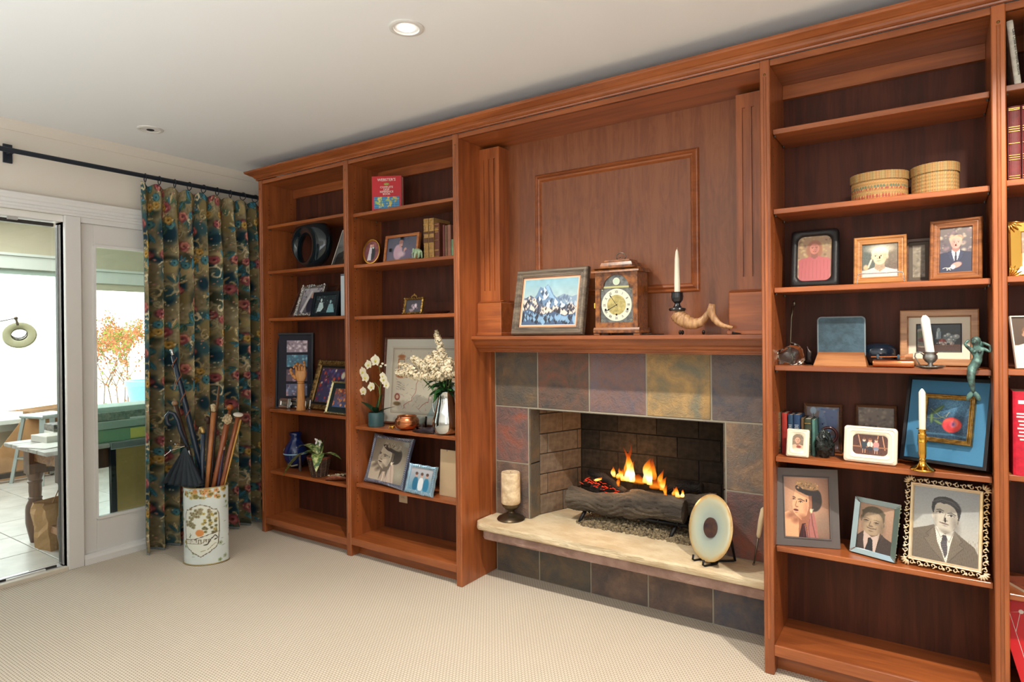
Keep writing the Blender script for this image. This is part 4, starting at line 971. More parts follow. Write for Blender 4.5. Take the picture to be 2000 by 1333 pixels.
skinfig('body', [(0, 0, .012, .013), (0, 0, .03, .012), (.003, 0, .045, .008), (.012, 0, .058, .008), (-.014, 0, .01, .008), (.016, -.004, .006, .006), (-.006, 0, .075, .004)], [(0, 1), (1, 2), (2, 3), (0, 4), (0, 5), (2, 6)], bronze, t, 1)
MB().lathe([(.0, 0), (.018, 0), (.018, .003), (0, .003)], 14).build('base', bronze, t)
# blue panel standing in a slotted wooden block
P0 = onY(1588, 717, .09); P1 = onY(1693, 717, .09); w = P1[0]-P0[0]; t = empty('display_panel', ((P0[0]+P1[0])/2, .09, z), 0, 0, 'blue-grey textured rectangular panel standing in a sloped wooden base', 'display stand')
MB().add([(-w/2, 0, 0), (w/2, 0, 0), (w/2, .09, 0), (-w/2, .09, 0), (-w/2+.012, .045, .052), (w/2-.012, .045, .052), (w/2-.012, .075, .052), (-w/2+.012, .075, .052)], [(0,1,2,3), (4,5,6,7), (0,1,5,4), (1,2,6,5), (2,3,7,6), (3,0,4,7)]).build('base', wood('teak_base', (172, 118, 76), (130, 82, 50), 'x'), t, bevel=.001)
hp = onY(1640, 621, .15)[2]-z; MB().prism(rrect(-w/2+.012, w/2-.012, .03, hp, .012), 'y', .055, .062).build('panel', mat('blue_slate_panel', (66, 92, 106), .55, var=.25, vscale=30, bump=.6, bscale=120), t)
pr = rrect(-w/2+.011, w/2-.011, .03, hp+.001, .012); MB().tube([(p[0], .0585, p[1]) for p in pr]+[(pr[0][0], .0585, pr[0][1])], .0042, 6, cap=False).build('edge', mat('panel_edge', (120, 134, 140), .4), t)
pc = onY(1716, 712, .21); t = empty('dark_bowl', (pc[0], .21, z), 0, 0, 'round glossy black vase behind the copper tube', 'vase')
MB().lathe([(.02, 0), (.045, .012), (.062, .04), (.060, .062), (.045, .078), (.022, .085), (.016, .083), (.03, .07)], 32, cap=False).build('body', mat('gloss_black_blue', (16, 28, 40), .08, coat=.5), t, smooth=True)
# copper tube with a rod and two blue discs
P0 = onY(1705, 718, .06); P1 = onY(1786, 718, .06); w = P1[0]-P0[0]; xc = (P0[0]+P1[0])/2; t = empty('copper_scroll', (xc, .06, z), 0, 0, 'hammered copper tube with a slim rod and two blue discs on top', 'ornament')
MB().tube([(-w/2, 0, .0145), (-w/2+.004, 0, .0145), (w/2-.004, 0, .0145), (w/2, 0, .0145)], [.0125, .0143, .0143, .0125], 20).build('tube', copper, t, smooth=40)
MB().tube([(-w/2-.006, 0, .038), (w/2-.03, 0, .040)], .0022, 8).build('rod', copper, t)
for xx in (-w/2+.016, w/2-.048): MB().tube([(xx-.004, 0, .038), (xx, 0, .038), (xx+.004, 0, .038)], [.008, .0105, .008], 14).build('disc', mat('blue_grey_disc', (58, 78, 92), .4), t)
MB().tube([(w/2-.028, 0, .040), (w/2-.014, 0, .041), (w/2-.004, 0, .041)], [.006, .010, .011], 14).build('knob', wood('pale_knob', (196, 140, 100), (150, 96, 64), 'x'), t)
# silver chamberstick with a leaning white candle
pc = onY(1817, 717, .075); t = empty('chamberstick', (pc[0], .075, z), 0, 0, 'silver chamberstick with cup, curled handle and scalloped saucer', 'candle holder')
sc = MB(); n_ = 48
def scal(r, zz, k, m_=12): return [(r*(1+k*math.cos(m_*2*PI*j/n_))*math.cos(2*PI*j/n_), r*(1+k*math.cos(m_*2*PI*j/n_))*math.sin(2*PI*j/n_), zz) for j in range(n_)]
rows = [scal(.0, .004, 0), scal(.025, .004, 0), scal(.035, .005, .02), scal(.043, .009, .05), scal(.044, .0075, .05), scal(.035, .002, .02), scal(.0, .0, 0)]
sc.add([p for r_ in rows for p in r_], [(i*n_+j, i*n_+(j+1) % n_, (i+1)*n_+(j+1) % n_, (i+1)*n_+j) for i in range(len(rows)-1) for j in range(n_)]); sc.build('saucer', silver_d, t, smooth=True)
MB().lathe([(.0, .004), (.012, .006), (.007, .014), (.008, .018), (.016, .024), (.0225, .034), (.022, .044), (.018, .050), (.024, .056), (.026, .058), (.022, .058), (.013, .052), (.0, .052)], 28, cap=False).build('cup', silver_d, t, smooth=True)
MB().tube([(-.020, 0, .046), (-.030, 0, .056), (-.044, 0, .052), (-.046, 0, .040), (-.038, 0, .026), (-.032, 0, .012)], .0022, 8).build('handle', silver_d, t, smooth=True)
cd = empty('candle', (pc[0], .075, z+.0525), 0, 0, 'thick white candle leaning in the silver chamberstick', 'candle'); cd.rotation_euler = (0, R(-7), 0)
MB().lathe([(0, 0), (.0135, .0), (.0138, .05), (.0145, .10), (.0145, .118), (.011, .128), (.004, .136), (0, .136)], 20).build('wax', mat('textured_wax', (240, 238, 230), .5, bump=.6, bscale=60), cd, smooth=60)
MB().tube([(0, 0, .134), (.002, 0, .140)], .001, 6).build('wick', mat('wick', (60, 54, 48), .9), cd)
frame_at('picture_frame', 'pale wooden frame with still life of silver jugs and red fruit, cream mat', (1758, 716), .20, (1913, 718), .19, (1756, 609), z, R(5), [(0, .004), (.004, .006), (.022, .006), (.024, -.012), (.026, -.014)], wood('pale_oak_frame', (196, 146, 102), (166, 116, 76), 'x', scale=2),
         lambda w, h: still_life(Cv(w, h, 90)), depth=.03, mat_c=white_mat, mat_in=.028, fillet=mat('dark_fillet', (40, 40, 44), .5))
# bronze mermaid sitting on the shelf edge, tail hanging down
ms = onY(1906, 716, .035); s_ = .00178   # metres per photo pixel at her place
def mp_px(u, v, dy=0.0): p = onY(u, v, .035+dy); return (p[0]-ms[0], p[1]-.035, p[2]-z)
verd = mat('verdigris_bronze', (92, 130, 122), .5, .3, rgb2=(58, 66, 62), vscale=55, bump=.5, bscale=150)
t = empty('mermaid_figurine', (ms[0], .035, z), 0, 0, 'green verdigris mermaid figurine sitting on shelf edge with hanging tail', 'figurine')
J = [mp_px(1907, 712, .0)+(.0165,), mp_px(1910, 697)+(.0125,), mp_px(1908, 686)+(.0145,), mp_px(1907, 677)+(.0075,), mp_px(1904, 668, -.004)+(.0125,), mp_px(1901, 663, -.004)+(.009,),
     mp_px(1895, 683)+(.0065,), mp_px(1887, 676, -.012)+(.005,), mp_px(1884, 672, -.012)+(.004,), mp_px(1893, 664, -.004)+(.005,),
     mp_px(1922, 682)+(.0065,), mp_px(1935, 688, -.01)+(.005,), mp_px(1934, 676, -.01)+(.004,), mp_px(1918, 669)+(.005,),
     mp_px(1898, 719, -.035)+(.0145,), mp_px(1896, 738, -.052)+(.0120,), mp_px(1899, 756, -.052)+(.0080,), mp_px(1901, 767, -.052)+(.0055,)]
J[0] = (J[0][0], J[0][1], max(.0165, J[0][2]), J[0][3])
skinfig('body', J, [(0, 1), (1, 2), (2, 3), (3, 4), (4, 5), (2, 6), (6, 7), (7, 8), (8, 9), (2, 10), (10, 11), (11, 12), (12, 13), (0, 14), (14, 15), (15, 16), (16, 17)], verd, t, 2)
fk = Vector(J[17][:3]); fl = MB()
for sg in (-1, 1): fl.ell(fk+Vector((sg*.010, 0, -.012)), (.008, .004, .017), 12, 8, Matrix.Rotation(R(-26*sg), 3, 'Y'))
fl.build('tail_fin', verd, t, smooth=True); hd = Vector(J[4][:3])
hb = MB().ell(hd+Vector((.003, .006, .004)), (.014, .012, .014), 12, 8)
for k in range(8): hb.tube([hd+Vector((.006, .008, .008)), hd+Vector((.014+.001*k, .012, -.006)), hd+Vector((.012+.0015*k, .015, -.03-.001*k))], [.005, .004, .002], 6)
hb.build('hair', verd, t, smooth=True)
MB().ell(hd+Vector((-.002, -.012, -.002)), (.002, .003, .003), 8, 6).build('nose', verd, t, smooth=True)
for sg in (-1, 1): MB().ell(Vector(J[2][:3])+Vector((sg*.007, -.012, -.002)), (.006, .005, .006), 10, 7).build('chest', verd, t, smooth=True)

# shelf with the rose picture -------------------------------------------------
z = Z3[4]
def book(name, label, x0, x1, y0, y1, z0, h, cover, spine_fn=None, group='books', lean=0, page=(226, 216, 190), cat='book', gilt=None):
    """upright book, spine towards the room"""
    t = empty(name, ((x0+x1)/2, y0, z0+.0005), 0, 0, label, cat, group); t.rotation_euler = (0, lean, 0); w = (x1-x0)/2-.0004; th = .0025
    cm_ = cover if not isinstance(cover, tuple) else mat('cover_%d_%d_%d' % cover, cover, .55, var=.15, vscale=40, bump=.2, bscale=150)
    mb = MB().box(-w, -w+th, .004, y1-y0, 0, h).box(w-th, w, .004, y1-y0, 0, h)
    n_ = 8; sp = [(w*math.cos(PI+PI*i/n_), .005+.005*math.sin(PI+PI*i/n_)) for i in range(n_+1)]
    mb.prism(sp+[(w, .008), (-w, .008)], 'z', 0, h); mb.build('cover', cm_, t)
    MB().box(-w+th, w-th, .006, y1-y0-.004, .003, h-.003).build('pages', mat('book_pages', page, .8), t)
    if spine_fn: spine_fn(t, w, h)
    return t
gilt_m = mat('gilt_tooling', (206, 162, 84), .35, .8)
def bands(t, w, h, zs=(.12, .3, .5, .7, .88), r=.0009, m_=None):
    mb = MB()
    for f_ in zs: mb.box(-w*.86, w*.86, -.0015, .004, h*f_-r, h*f_+r)
    tag(mb.build('spine_bands', m_ or gilt_m, t), kind='stuff')
def lines(t, w, h, z0=.55, n=4, wd=.6, m_=None):
    mb = MB()
    for k in range(n): mb.box(-w*wd*(1-.2*(k % 2)), w*wd*(1-.2*(k % 2)), -.0008, .004, h*z0+k*.006, h*z0+k*.006+.0022)
    tag(mb.build('title_lines', m_ or gilt_m, t), kind='stuff')
sp = [(1511, 1525.5, 806, (92, 80, 58), 'thick worn olive book at left end of the shelf with red rose picture'), (1526.5, 1537.5, 808, (170, 52, 44), 'small red book between olive and blue books'),
      (1538.5, 1549, 811, (44, 74, 104), 'first small blue book, next to the red one'), (1549.5, 1563, 811, (38, 68, 108), 'second, thicker blue book with pale title lines'),
      (1564, 1570, 818, (104, 78, 50), 'thin brown book behind the small white oval frame'), (1570.5, 1584.5, 819, (62, 70, 54), 'dark green leather book with gilt bands'),
      (1585, 1592, 821, (92, 140, 130), 'thin teal book at right end of the row by the dark rock')]
for k, (u0, u1, vt, cc, lb) in enumerate(sp):
    a = onY(u0, 880, .12); b_ = onY(u1, 880, .12); hh = onY(u0, vt, .12)[2]-z
    book('book', lb, a[0], b_[0], .12, .23, z, hh, cc, (lambda t, w, h: (bands(t, w, h), lines(t, w, h, .6, 3))) if k in (0, 5) else (lambda t, w, h: lines(t, w, h, .66, 3, .6, mat('pale_lettering', (200, 204, 200), .5))) if k in (2, 3) else None, 'old books on the right bookcase')
def baby(c): c.grad((128, 112, 92), (150, 122, 96)); foliage(c, 3, [(120, 112, 100), (160, 150, 140), (96, 84, 76)], 30); bust(c, .48*c.W, .66, .17, (226, 170, 140), (140, 112, 84), (214, 178, 146), style='man', lapel=False); c.ell(.6*c.W, .28, .12, .08, (150, 60, 50), .3); c.ell(.5*c.W, .08, .3, .12, (236, 224, 200), .3); return c
soft_frame('framed_photo', 'small cream ceramic frame with a photo of a baby, in front of the books', ((1535, 896), .055, (1579, 893), .055, (1525, 838), z, R(16)), 0, .021, cream_m, lambda w, h: baby(Cv(w, h, 70)), thick=.012, win_r=.45, puff=.004, deco=True, corner=.006)
def three(c):
    c.grad((70, 40, 36), (92, 54, 42)); foliage(c, 5, [(60, 34, 30), (92, 50, 42), (50, 30, 30)], 80); W = c.W
    for x0_, x1_ in ((.16, .26), (.72, .66), (.84, .92)): c.line([(x0_*W, .95), (x1_*W, .3)], .025, (206, 150, 112))
    c.rect(0, W, .36, .42, (150, 100, 70)); 
    for x, cl, sk, r_ in ((.33, (44, 58, 70), (222, 190, 170), .07), (.5, (222, 214, 198), (196, 140, 110), .075), (.67, (222, 140, 136), (230, 180, 150), .07)):
        c.ell(x*W, .52, .13, .16, cl, .1); c.ell(x*W, .72, r_, r_*1.15, sk, .1); c.ell(x*W, .78, r_, r_*.7, (112, 70, 48), .2); c.ell(x*W, .32, .12, .1, (50, 48, 58) if x < .6 else (120, 130, 150), .15)
        for sg in (-1, 1): c.line([(x*W+sg*.05, .28), (x*W+sg*.05, .1)], .02, (206, 160, 134) if x != .5 else (44, 42, 50))
    c.line([(.5*W, .6), (.5*W, .42)], .014, (150, 80, 50)); return c
soft_frame('framed_photo', 'wide cream ceramic frame with a photo of three people on a garden swing', ((1647, 898), .075, (1751.5, 907), .06, (1648, 832), z, R(12)), 0, .030, cream_m, lambda w, h: three(Cv(w, h, 80)), thick=.014, win_r=.22, puff=.005, deco=True, corner=.012)
def room_pic(c): c.grad((120, 104, 104), (110, 92, 92)); W = c.W; c.poly([(.4*W, 1), (.75*W, .95), (.8*W, .6), (.6*W, .1), (.3*W, .1)], (100, 124, 160)); c.poly([(.5*W, .95), (.95*W, .95), (.95*W, .55), (.7*W, .4)], (84, 104, 146)); foliage(c, 7, [(112, 140, 176), (70, 92, 140), (146, 150, 168), (96, 110, 150)], 50); c.ell(.2*W, .9, .07, .09, (150, 176, 196), .15); c.rect(.19*W, .215*W, .62, .84, (30, 26, 26)); return c
frame_at('framed_photo', 'dark bronze frame with a bluish picture, standing behind the dark rock', (1569, 886), .235, (1645, 884), .235, (1567, 788), z, R(6), scoop(.013, .008), walnut, ph(room_pic, 80))
frame_at('framed_photo', 'dark brown frame with a faded grey picture, behind the wide cream frame', (1670, 892), .235, (1753, 893), .235, (1669.5, 790), z, R(6), scoop(.012, .008), walnut, lambda w, h: foliage(Cv(w, h, 70, (112, 98, 88)), 13, [(128, 114, 102), (88, 76, 70), (140, 126, 110)], 110))
# rock specimen with a dark ring behind
pc = onY(1610, 892, .11); t = empty('rock_specimen', (pc[0], .11, z), .3, 0, 'dark green sparkling mineral rock standing upright before bluish picture', 'rock'); rs = np.random.RandomState(5); vs = []; nu, nv = 24, 16
for i in range(nv+1):
    th = PI*i/nv
    for j in range(nu):
        w = 2*PI*j/nu; q = 1+.12*rs.randn()*math.sin(th); vs.append((.031*math.sin(th)*math.cos(w)*q, .022*math.sin(th)*math.sin(w)*q, max(0, .052+.056*math.cos(th)*(1+.05*rs.randn()))))
MB().add(vs, [(i*nu+j, (i+1)*nu+j, (i+1)*nu+(j+1) % nu, i*nu+(j+1) % nu) for i in range(nv) for j in range(nu)]).build('rock', mat('dark_mineral', (38, 46, 44), .25, .3, rgb2=(20, 24, 24), vscale=90, bump=.9, bscale=120), t)
pc = onY(1619, 888, .16); t = empty('agate_ring', (pc[0], .16, z), .2, 0, 'dark reddish ring ornament just behind the mineral rock', 'ornament')
pts = [(.028*math.cos(a), 0, .082+.030*math.sin(a)) for a in [2*PI*k/24 for k in range(25)]]; MB().tube(pts, .006, 8, cap=False).build('ring', mat('dark_red_agate', (56, 26, 26), .2), t, smooth=True); MB().box(-.02, .02, -.012, .012, 0, .05).build('foot', black, t, bevel=.003)
# brass candlestick and taper
pc = onY(1802, 921, .05); t = empty('brass_candlestick', (pc[0], .05, z), 0, 0, 'polished brass candlestick with bell foot in front of the blue shadow box', 'candlestick'); hb_ = onY(1801, 838, .05)[2]-z
MB().lathe([(0, 0), (.038, 0), (.039, .003), (.034, .007), (.024, .012), (.014, .022), (.009, .034), (.012, .038), (.009, .041), (.011, .045), (.0125, .06), (.0125, hb_*.66), (.014, hb_*.68), (.0125, hb_*.7), (.0125, hb_*.84), (.0145, hb_*.86), (.011, hb_*.89), (.011, hb_-.004), (.019, hb_-.001), (.019, hb_), (.009, hb_-.002), (0, hb_-.004)], 32, cap=False).build('stick', brass, t, smooth=True)
hc = onY(1802, 759, .05)[2]-z-hb_; cd = empty('taper_candle', (pc[0], .05, z+hb_-.003), 0, 0, 'ivory dinner candle standing in the polished brass candlestick', 'candle')
MB().lathe([(0, 0), (.0098, 0), (.0105, .02), (.0105, hc-.012), (.006, hc-.003), (.002, hc+.002), (0, hc+.002)], 18).build('wax', wax, cd, smooth=50); MB().tube([(0, 0, hc), (.001, 0, hc+.006)], .0008, 6).build('wick', black, cd)
# blue shadow box with the rose
bx = px_frame((1757, 892), .13, (1926, 926), .035, (1771, 745), z, R(15)); loc, yaw, w, h = bx
t = empty('shadow_box', (loc[0], loc[1], z+.02), yaw, -R(15), 'large black and blue shadow box holding a gold-framed painting of a rose', 'picture'); dp = .055
bluec = mat('blue_velvet_board', (58, 118, 156), .6, bump=.2, bscale=200); bkl = mat('black_box_frame', (20, 18, 22), .4)
v, f = frame_loft(-w/2, w/2, 0, h, [(0, -dp), (0, 0), (.010, 0.0), (.012, -.004)], 0.0); MB().add(v, f).build('frame', bkl, t); MB().box(-w/2+.001, w/2-.001, dp-.004, dp, .001, h-.001).build('backing', bkl, t)
MB().box(-w/2+.011, w/2-.011, .004, .008, .011, h-.011).build('blue_board', bluec, t)
ix0, ix1, iz0, iz1 = -w/2+.22*w, w/2-.17*w, .24*h, .80*h
v, f = frame_loft(ix0, ix1, iz0, iz1, [(0, -.004), (0, .006)]+[(a, b_+.004) for a, b_ in scoop(.017, .010)], 0.0); ifr = MB().add(v, f).build('inner_frame', gold, t)
picture('painting', rose(Cv(ix1-ix0, iz1-iz0, 120)), ix0+.016, ix1-.016, iz0+.016, iz1-.016, -.004, ifr, paint_m)

# lowest shelf with three portraits --------------------------------------------
z = Z3[5]
gmat = mat('grey_card_mount', (104, 98, 96), .7)
frame_at('photo_mount', 'grey card mount with warm-toned portrait of a woman in a small hat', (1516, 1061), .055, (1641, 1059), .13, (1516, 914), z, R(7), [(0, .002), (.0, .003), (.030, .003), (.031, .0065), (.034, .0065), (.035, .001)], gmat, ph(lady, 190), depth=.009, cat='photograph')
mirr = mat('mirror_glass', (190, 212, 222), .04, 1.0); dkw = mat('dark_frame_side', (16, 18, 24), .5)
t = frame_at('mirror_frame', 'narrow mirrored-glass frame with sepia portrait of a smiling boy in a suit', (1660, 1073), .12, (1749, 1090), .065, (1661.5, 969), z, R(14), [(0, .004), (.0005, .005), (.019, .003), (.020, .0)], mirr, ph(boy, 150), depth=.014)
w_, h_ = 0, 0
loc, yaw, w, h = px_frame((1660, 1073), .12, (1749, 1090), .065, (1661.5, 969), z, R(14))
for a, b_, c1, c2 in ((-w/2, 0, 1, 1), (w/2, 0, -1, 1), (-w/2, h, 1, -1), (w/2, h, -1, -1)):
    for off in (.0, .006): MB().tube([(a+c1*.001, -.0055, b_+c2*(.001+off)), (a+c1*(.019-off*.3), -.0045, b_+c2*.019)], .0009, 5).build('corner_rib', silver, t)
# gold filigree frame
A = ((1762.5, 1100), .085, (1930, 1143), .045, (1777, 935), z, R(13)); loc, yaw, w, h = px_frame(*A)
fg = mat('filigree_gold', (236, 222, 196), .35, .55, rgb2=(220, 186, 126), vscale=5)
t = empty('filigree_frame', (loc[0], loc[1], z+.006), yaw, -R(13), 'openwork gilt filigree frame with portrait of a young man in a suit and tie', 'picture frame')
bw = .017; gx0, gx1, gz0, gz1 = -w/2+bw, w/2-bw, bw, h-bw
v, f = frame_loft(gx0, gx1, gz0, gz1, [(0, -.008), (0, .003), (.002, .005), (.005, .0035), (.009, .0045), (.011, .002), (.012, -.002)], 0.0); MB().add(v, f).build('frame', fg, t)
picture('photo', young_man(Cv(gx1-gx0-.024, gz1-gz0-.024, 190)), gx0+.0115, gx1-.0115, gz0+.0115, gz1-.0115, .001, t); MB().box(gx0+.001, gx1-.001, .006, .009, gz0+.001, gz1-.001).build('backing', black, t)
def scroll(mb, cx, cz, r, ang, flip=1):
    pts = []
    for k in range(15):
        a = ang+flip*k*.42; rr_ = r*(1-.055*k); pts.append((cx+rr_*math.cos(a), -.001, cz+rr_*math.sin(a)))
    mb.tube(pts, [.0022]*10+[.0019, .0018, .0016, .002, .003], 6)
sides = [((gx0, gz0), (gx1, gz0), -PI/2), ((gx1, gz0), (gx1, gz1), 0), ((gx1, gz1), (gx0, gz1), PI/2), ((gx0, gz1), (gx0, gz0), PI)]
for (ax, az), (bx_, bz), na in sides:
    L = math.hypot(bx_-ax, bz-az); n_ = int(L/.0205); mb = MB(); ux, uz = (bx_-ax)/L, (bz-az)/L; ox, oz = math.cos(na), math.sin(na)
    for k in range(n_):
        s_ = (k+.5)*L/n_; cx, cz = ax+ux*s_+ox*bw*.5, az+uz*s_+oz*bw*.5
        scroll(mb, cx, cz, .0088, na+PI+(k % 2)*PI, 1 if k % 2 else -1)
        mb.ell((cx+ux*L/n_*.5+ox*bw*.1, -.001, cz+uz*L/n_*.5+oz*bw*.1), (.003, .002, .003), 8, 5)
        if k % 3 == 1: mb.ell((cx+ux*L/n_*.5+ox*bw*.3, -.001, cz+uz*L/n_*.5+oz*bw*.3), (.005, .0025, .004), 8, 5)
    mb.build('filigree_scrolls', fg, t, smooth=True)['kind'] = 'stuff'
for cx, cz, a in ((gx0, gz0, 225), (gx1, gz0, 315), (gx1, gz1, 45), (gx0, gz1, 135)):
    mb = MB()
    for k in range(5):
        aa = R(a+(k-2)*24); mb.ell((cx+math.cos(aa)*.014, -.001, cz+math.sin(aa)*.014), (.010, .003, .0035), 10, 6, Matrix.Rotation(-aa, 3, 'Y'))
    mb.build('corner_leaf', fg, t, smooth=True)['kind'] = 'stuff'
MB().beam((0, .009, h*.6), (0, .075, .02), .03, .003, up=(1, 0, 0)).build('easel_leg', black, t)

# oval lidded baskets on the second shelf
def basket_cv(w, h, mode, seed):
    c = Cv(w, h, 36, (206, 156, 92)); q = np.sin(c.X*2*PI/.085)*np.sin(c.Y*2*PI/.16+(np.floor(c.X/.0425) % 2)*PI)
    c.a *= (0.86+.16*q)[..., None]
    if mode == 1:
        for y0_, cl in ((.62, (70, 110, 96)), (.50, (150, 60, 56)), (.30, (168, 140, 90)), (.14, (156, 52, 48))): m_ = (np.abs(c.Y-y0_) < .07)*(np.sin(c.X*2*PI/.10+y0_*20) > -.1); c._mix(m_*.85, cl)
    else:
        c._mix((np.sin(c.X*2*PI/.3) > .2)*.25, (150, 170, 130)); c.a *= (1-.12*(np.sin(c.X*2*PI/.09) > .4))[..., None]
    return c
weave_m = _colmat('woven_grass', .7, 0, bump=.8)
def oval_basket(u0, u1, vtop, label, mode, ry, yaw, yb=.15):
    a = onY(u0, 380, yb); b_ = onY(u1, 370, yb); w = (b_[0]-a[0])/2; hh = onY((u0+u1)/2, vtop, yb)[2]-Z3[1]
    t = empty('lidded_basket', ((a[0]+b_[0])/2, yb, Z3[1]+.0005), yaw, 0, label, 'basket', 'oval lidded baskets')
    def shell(name, w, ry, z0, z1, capz, mode):
        n_ = 180; cv = basket_cv(n_*.0045*7, 1, mode, 1); ny = 24; P = np.zeros((ny, n_+1, 3)); C = np.zeros((ny, n_+1, 3))
        for i in range(ny):
            zz = z0+(z1-z0)*i/(ny-1)
            for j in range(n_+1):
                a_ = 2*PI*j/n_; wob = 1+.012*math.sin(j*2*PI/4+PI*(i % 4 < 2)); P[i, j] = (w*math.cos(a_)*wob, ry*math.sin(a_)*wob, zz); C[i, j] = cv.a[min(35, int(36*i/(ny-1))), int((cv.nx-1)*j/n_)]
        o = grid_mesh(name, P, C, weave_m, t, smooth=False)
        return o
    hb2 = hh*.74
    shell('body', w*.96, ry*.96, 0, hb2, 0, mode); shell('lid', w, ry, hb2*.93, hh*.97, 0, 0 if mode else 0)
    MB().lathe([(0, hh), (w*.7, hh), (w*.99, hh*.97), (w*1.0, hh*.955)], 48, sy=ry/w, cap=False).build('lid_top', mat('basket_lid', (204, 140, 76), .7, bump=.8, bscale=160), t, smooth=True)
    MB().lathe([(0, .001), (w*.95, .001)], 32, sy=ry/w, cap=False).build('base', mat('basket_base', (150, 120, 80), .8), t)
oval_basket(1661, 1776, 341, 'oval woven lidded basket with red and green bands, the left of two', 1, .085, 0.15)
oval_basket(1779, 1874, 325, 'oval woven lidded basket in plain straw, the right of two', 2, .085, 0.35)

# strip of the last bay at the picture edge -----------------------------------
def leaf_book(name, label, x0, w, y0, d, z0, h, cov, lean=0, group=None, fn=None): return book(name, label, x0, x0+w, y0, y0+d, z0, h, cov, fn, group, lean)
X4 = UP[4][1]
t = book('book', 'slim white paperback leaning against the upright at top right', X4+.026, X4+.044, .05, .22, SH[4][0], .215, (226, 222, 206), None, None, R(-5.5))
text('spine_title', 'Cave Creek and Carefree, Arizona', .011, mat('black_ink', (26, 24, 24), .5), t, (0.003, -.0012, .185), (PI/2, PI/2, 0), align='LEFT')
t = empty('book', (X4+.055, .07, SH[4][0]), 0, 0, 'tan hardback with black barbed wire print at the top right edge', 'book'); bw2 = .03
MB().box(0, .17, 0, .03, 0, .235).build('cover', mat('tan_cover', (196, 150, 92), .6, var=.12, vscale=20), t, bevel=.001)
for z1_ in (.03, .085, .135, .20):
    mb = MB(); pts = [(.002+.012*k, -.001, z1_+.012*math.sin(k*.9+z1_*40)+.004*k) for k in range(15)]; mb.tube(pts, .0012, 5); mb.tube([(p[0], -.0015, p[2]+.003*math.cos(k*2.1)) for k, p in enumerate(pts)], .0011, 5)
    for k in range(1, 14, 3):
        for a in (.6, 2.2, 3.9, 5.4): mb.tube([pts[k], (pts[k][0]+.012*math.cos(a), -.001, pts[k][2]+.012*math.sin(a))], [.001, .0003], 4)
    tag(mb.build('barbed_wire_print', mat('black_ink', (26, 24, 24), .5), t), kind='stuff')
for k in range(4):
    book('book', ['dark red volume with gilt bands, first beside the upright', 'dark red volume with gilt bands, second from the upright', 'dark red volume with gilt bands, third from the upright', 'dark red volume with gilt bands, fourth from the upright'][k], X4+.008+k*.036, X4+.042+k*.036, .06, .2, SH[4][1], .245, (112, 36, 36), lambda t, w, h: (bands(t, w, h, (.03, .06, .28, .31, .34, .5, .66, .69, .72, .95, .97)),), 'dark red volumes at the right edge')
t = empty('framed_photo', (X4+.085, .14, SH[4][2]+.004), 0, -R(8), 'carved bright gold frame with a child photo, cut by picture edge', 'picture frame'); gw, gh = .14, .19
v, f = frame_loft(-gw/2, gw/2, 0, gh, [(0, -.01), (0, .006), (.006, .009), (.02, .006), (.034, .003), (.036, 0)], 0); MB().add(v, f).build('frame', goldb, t)
mb = MB()
for cx, cz, a in ((-gw/2, 0, 45), (gw/2, 0, 135), (gw/2, gh, 225), (-gw/2, gh, 315)):
    for k in range(5):
        aa = R(a+(k-2)*20); mb.tube([(cx, -.009, cz), (cx+.024*math.cos(aa), -.011, cz+.024*math.sin(aa)), (cx+.040*math.cos(aa), -.008, cz+.040*math.sin(aa))], [.002, .0035, .001], 6)
mb.build('corner_fluting', goldb, t, smooth=True)['kind'] = 'stuff'
picture('photo', baby(Cv(gw-.07, gh-.07, 60)), -gw/2+.034, gw/2-.034, .034, gh-.034, .001, t); MB().box(-gw/2+.002, gw/2-.002, .008, .01, .002, gh-.002).build('backing', black, t)
t = frame_at('framed_photo', 'thin white-edged frame with a child portrait leaning back at right edge', (1985, 721), .06, (2070, 722), .10, (1972, 619), SH[4][3], R(14), flat_p(.004, .004), mat('white_frame_edge', (232, 222, 206), .5), lambda w, h: bust(Cv(w, h, 110).grad((92, 76, 64), (70, 56, 48)), .42*w/h, .66, .13, (214, 160, 130), (120, 86, 60), (226, 216, 200), style='boy', lapel=False), depth=.006)
t = book('book', 'bright crimson hardback with white title beside upright', X4+.014, X4+.062, .04, .2, SH[4][4], .275, (214, 30, 58), None, None)
wh = mat('white_print', (238, 232, 226), .5)
for k, s_ in enumerate(('ALL', 'ABOUT', 'THE', 'HOUSE')): text('spine_line', s_ if False else '', .01, wh, t, (0, 0, 0)) if False else None
mb = MB()
for k, (z1_, w1) in enumerate(((.235, .5), (.20, .7), (.19, .72), (.176, .5), (.164, .35), (.152, .6), (.14, .4), (.128, .55), (.116, .3))): mb.box(-.02*w1, .02*w1, -.0008, .003, z1_, z1_+(.012 if k == 0 else .005))
tag(mb.build('title_lines', wh, t), kind='stuff')
t = book('book', 'black hardback with white spine lettering next to the crimson one', X4+.064, X4+.10, .04, .2, SH[4][4], .275, (22, 22, 24), lambda t, w, h: lines(t, w, h, .15, 6, .6, wh), None)
t = empty('magazine', (X4+.12, .12, SH[4][5]+.0005), .5, 0, 'glossy magazine with a coloured cover lying flat at right edge', 'magazine'); MB().box(-.09, .09, -.12, .12, 0, .008).build('pages', mat('book_pages', (226, 216, 190), .8), t)
cvm = foliage(Cv(.18, .24, 40, (120, 60, 40)), 3, [(190, 120, 60), (90, 40, 30), (220, 190, 140)], 40); P = np.stack([-.09+.18*cvm.X/cvm.W, -.12+.24*cvm.Y, np.full_like(cvm.X, .0085)], -1); grid_mesh('cover', P, cvm.a, print_m, t)
t = empty('red_folder', (X4+.045, .06, ZB[4]+.001), 0, 0, 'bright red folder with thin white line drawing leaning at bottom right', 'folder'); t.rotation_euler = (R(-14), R(-15), 0)
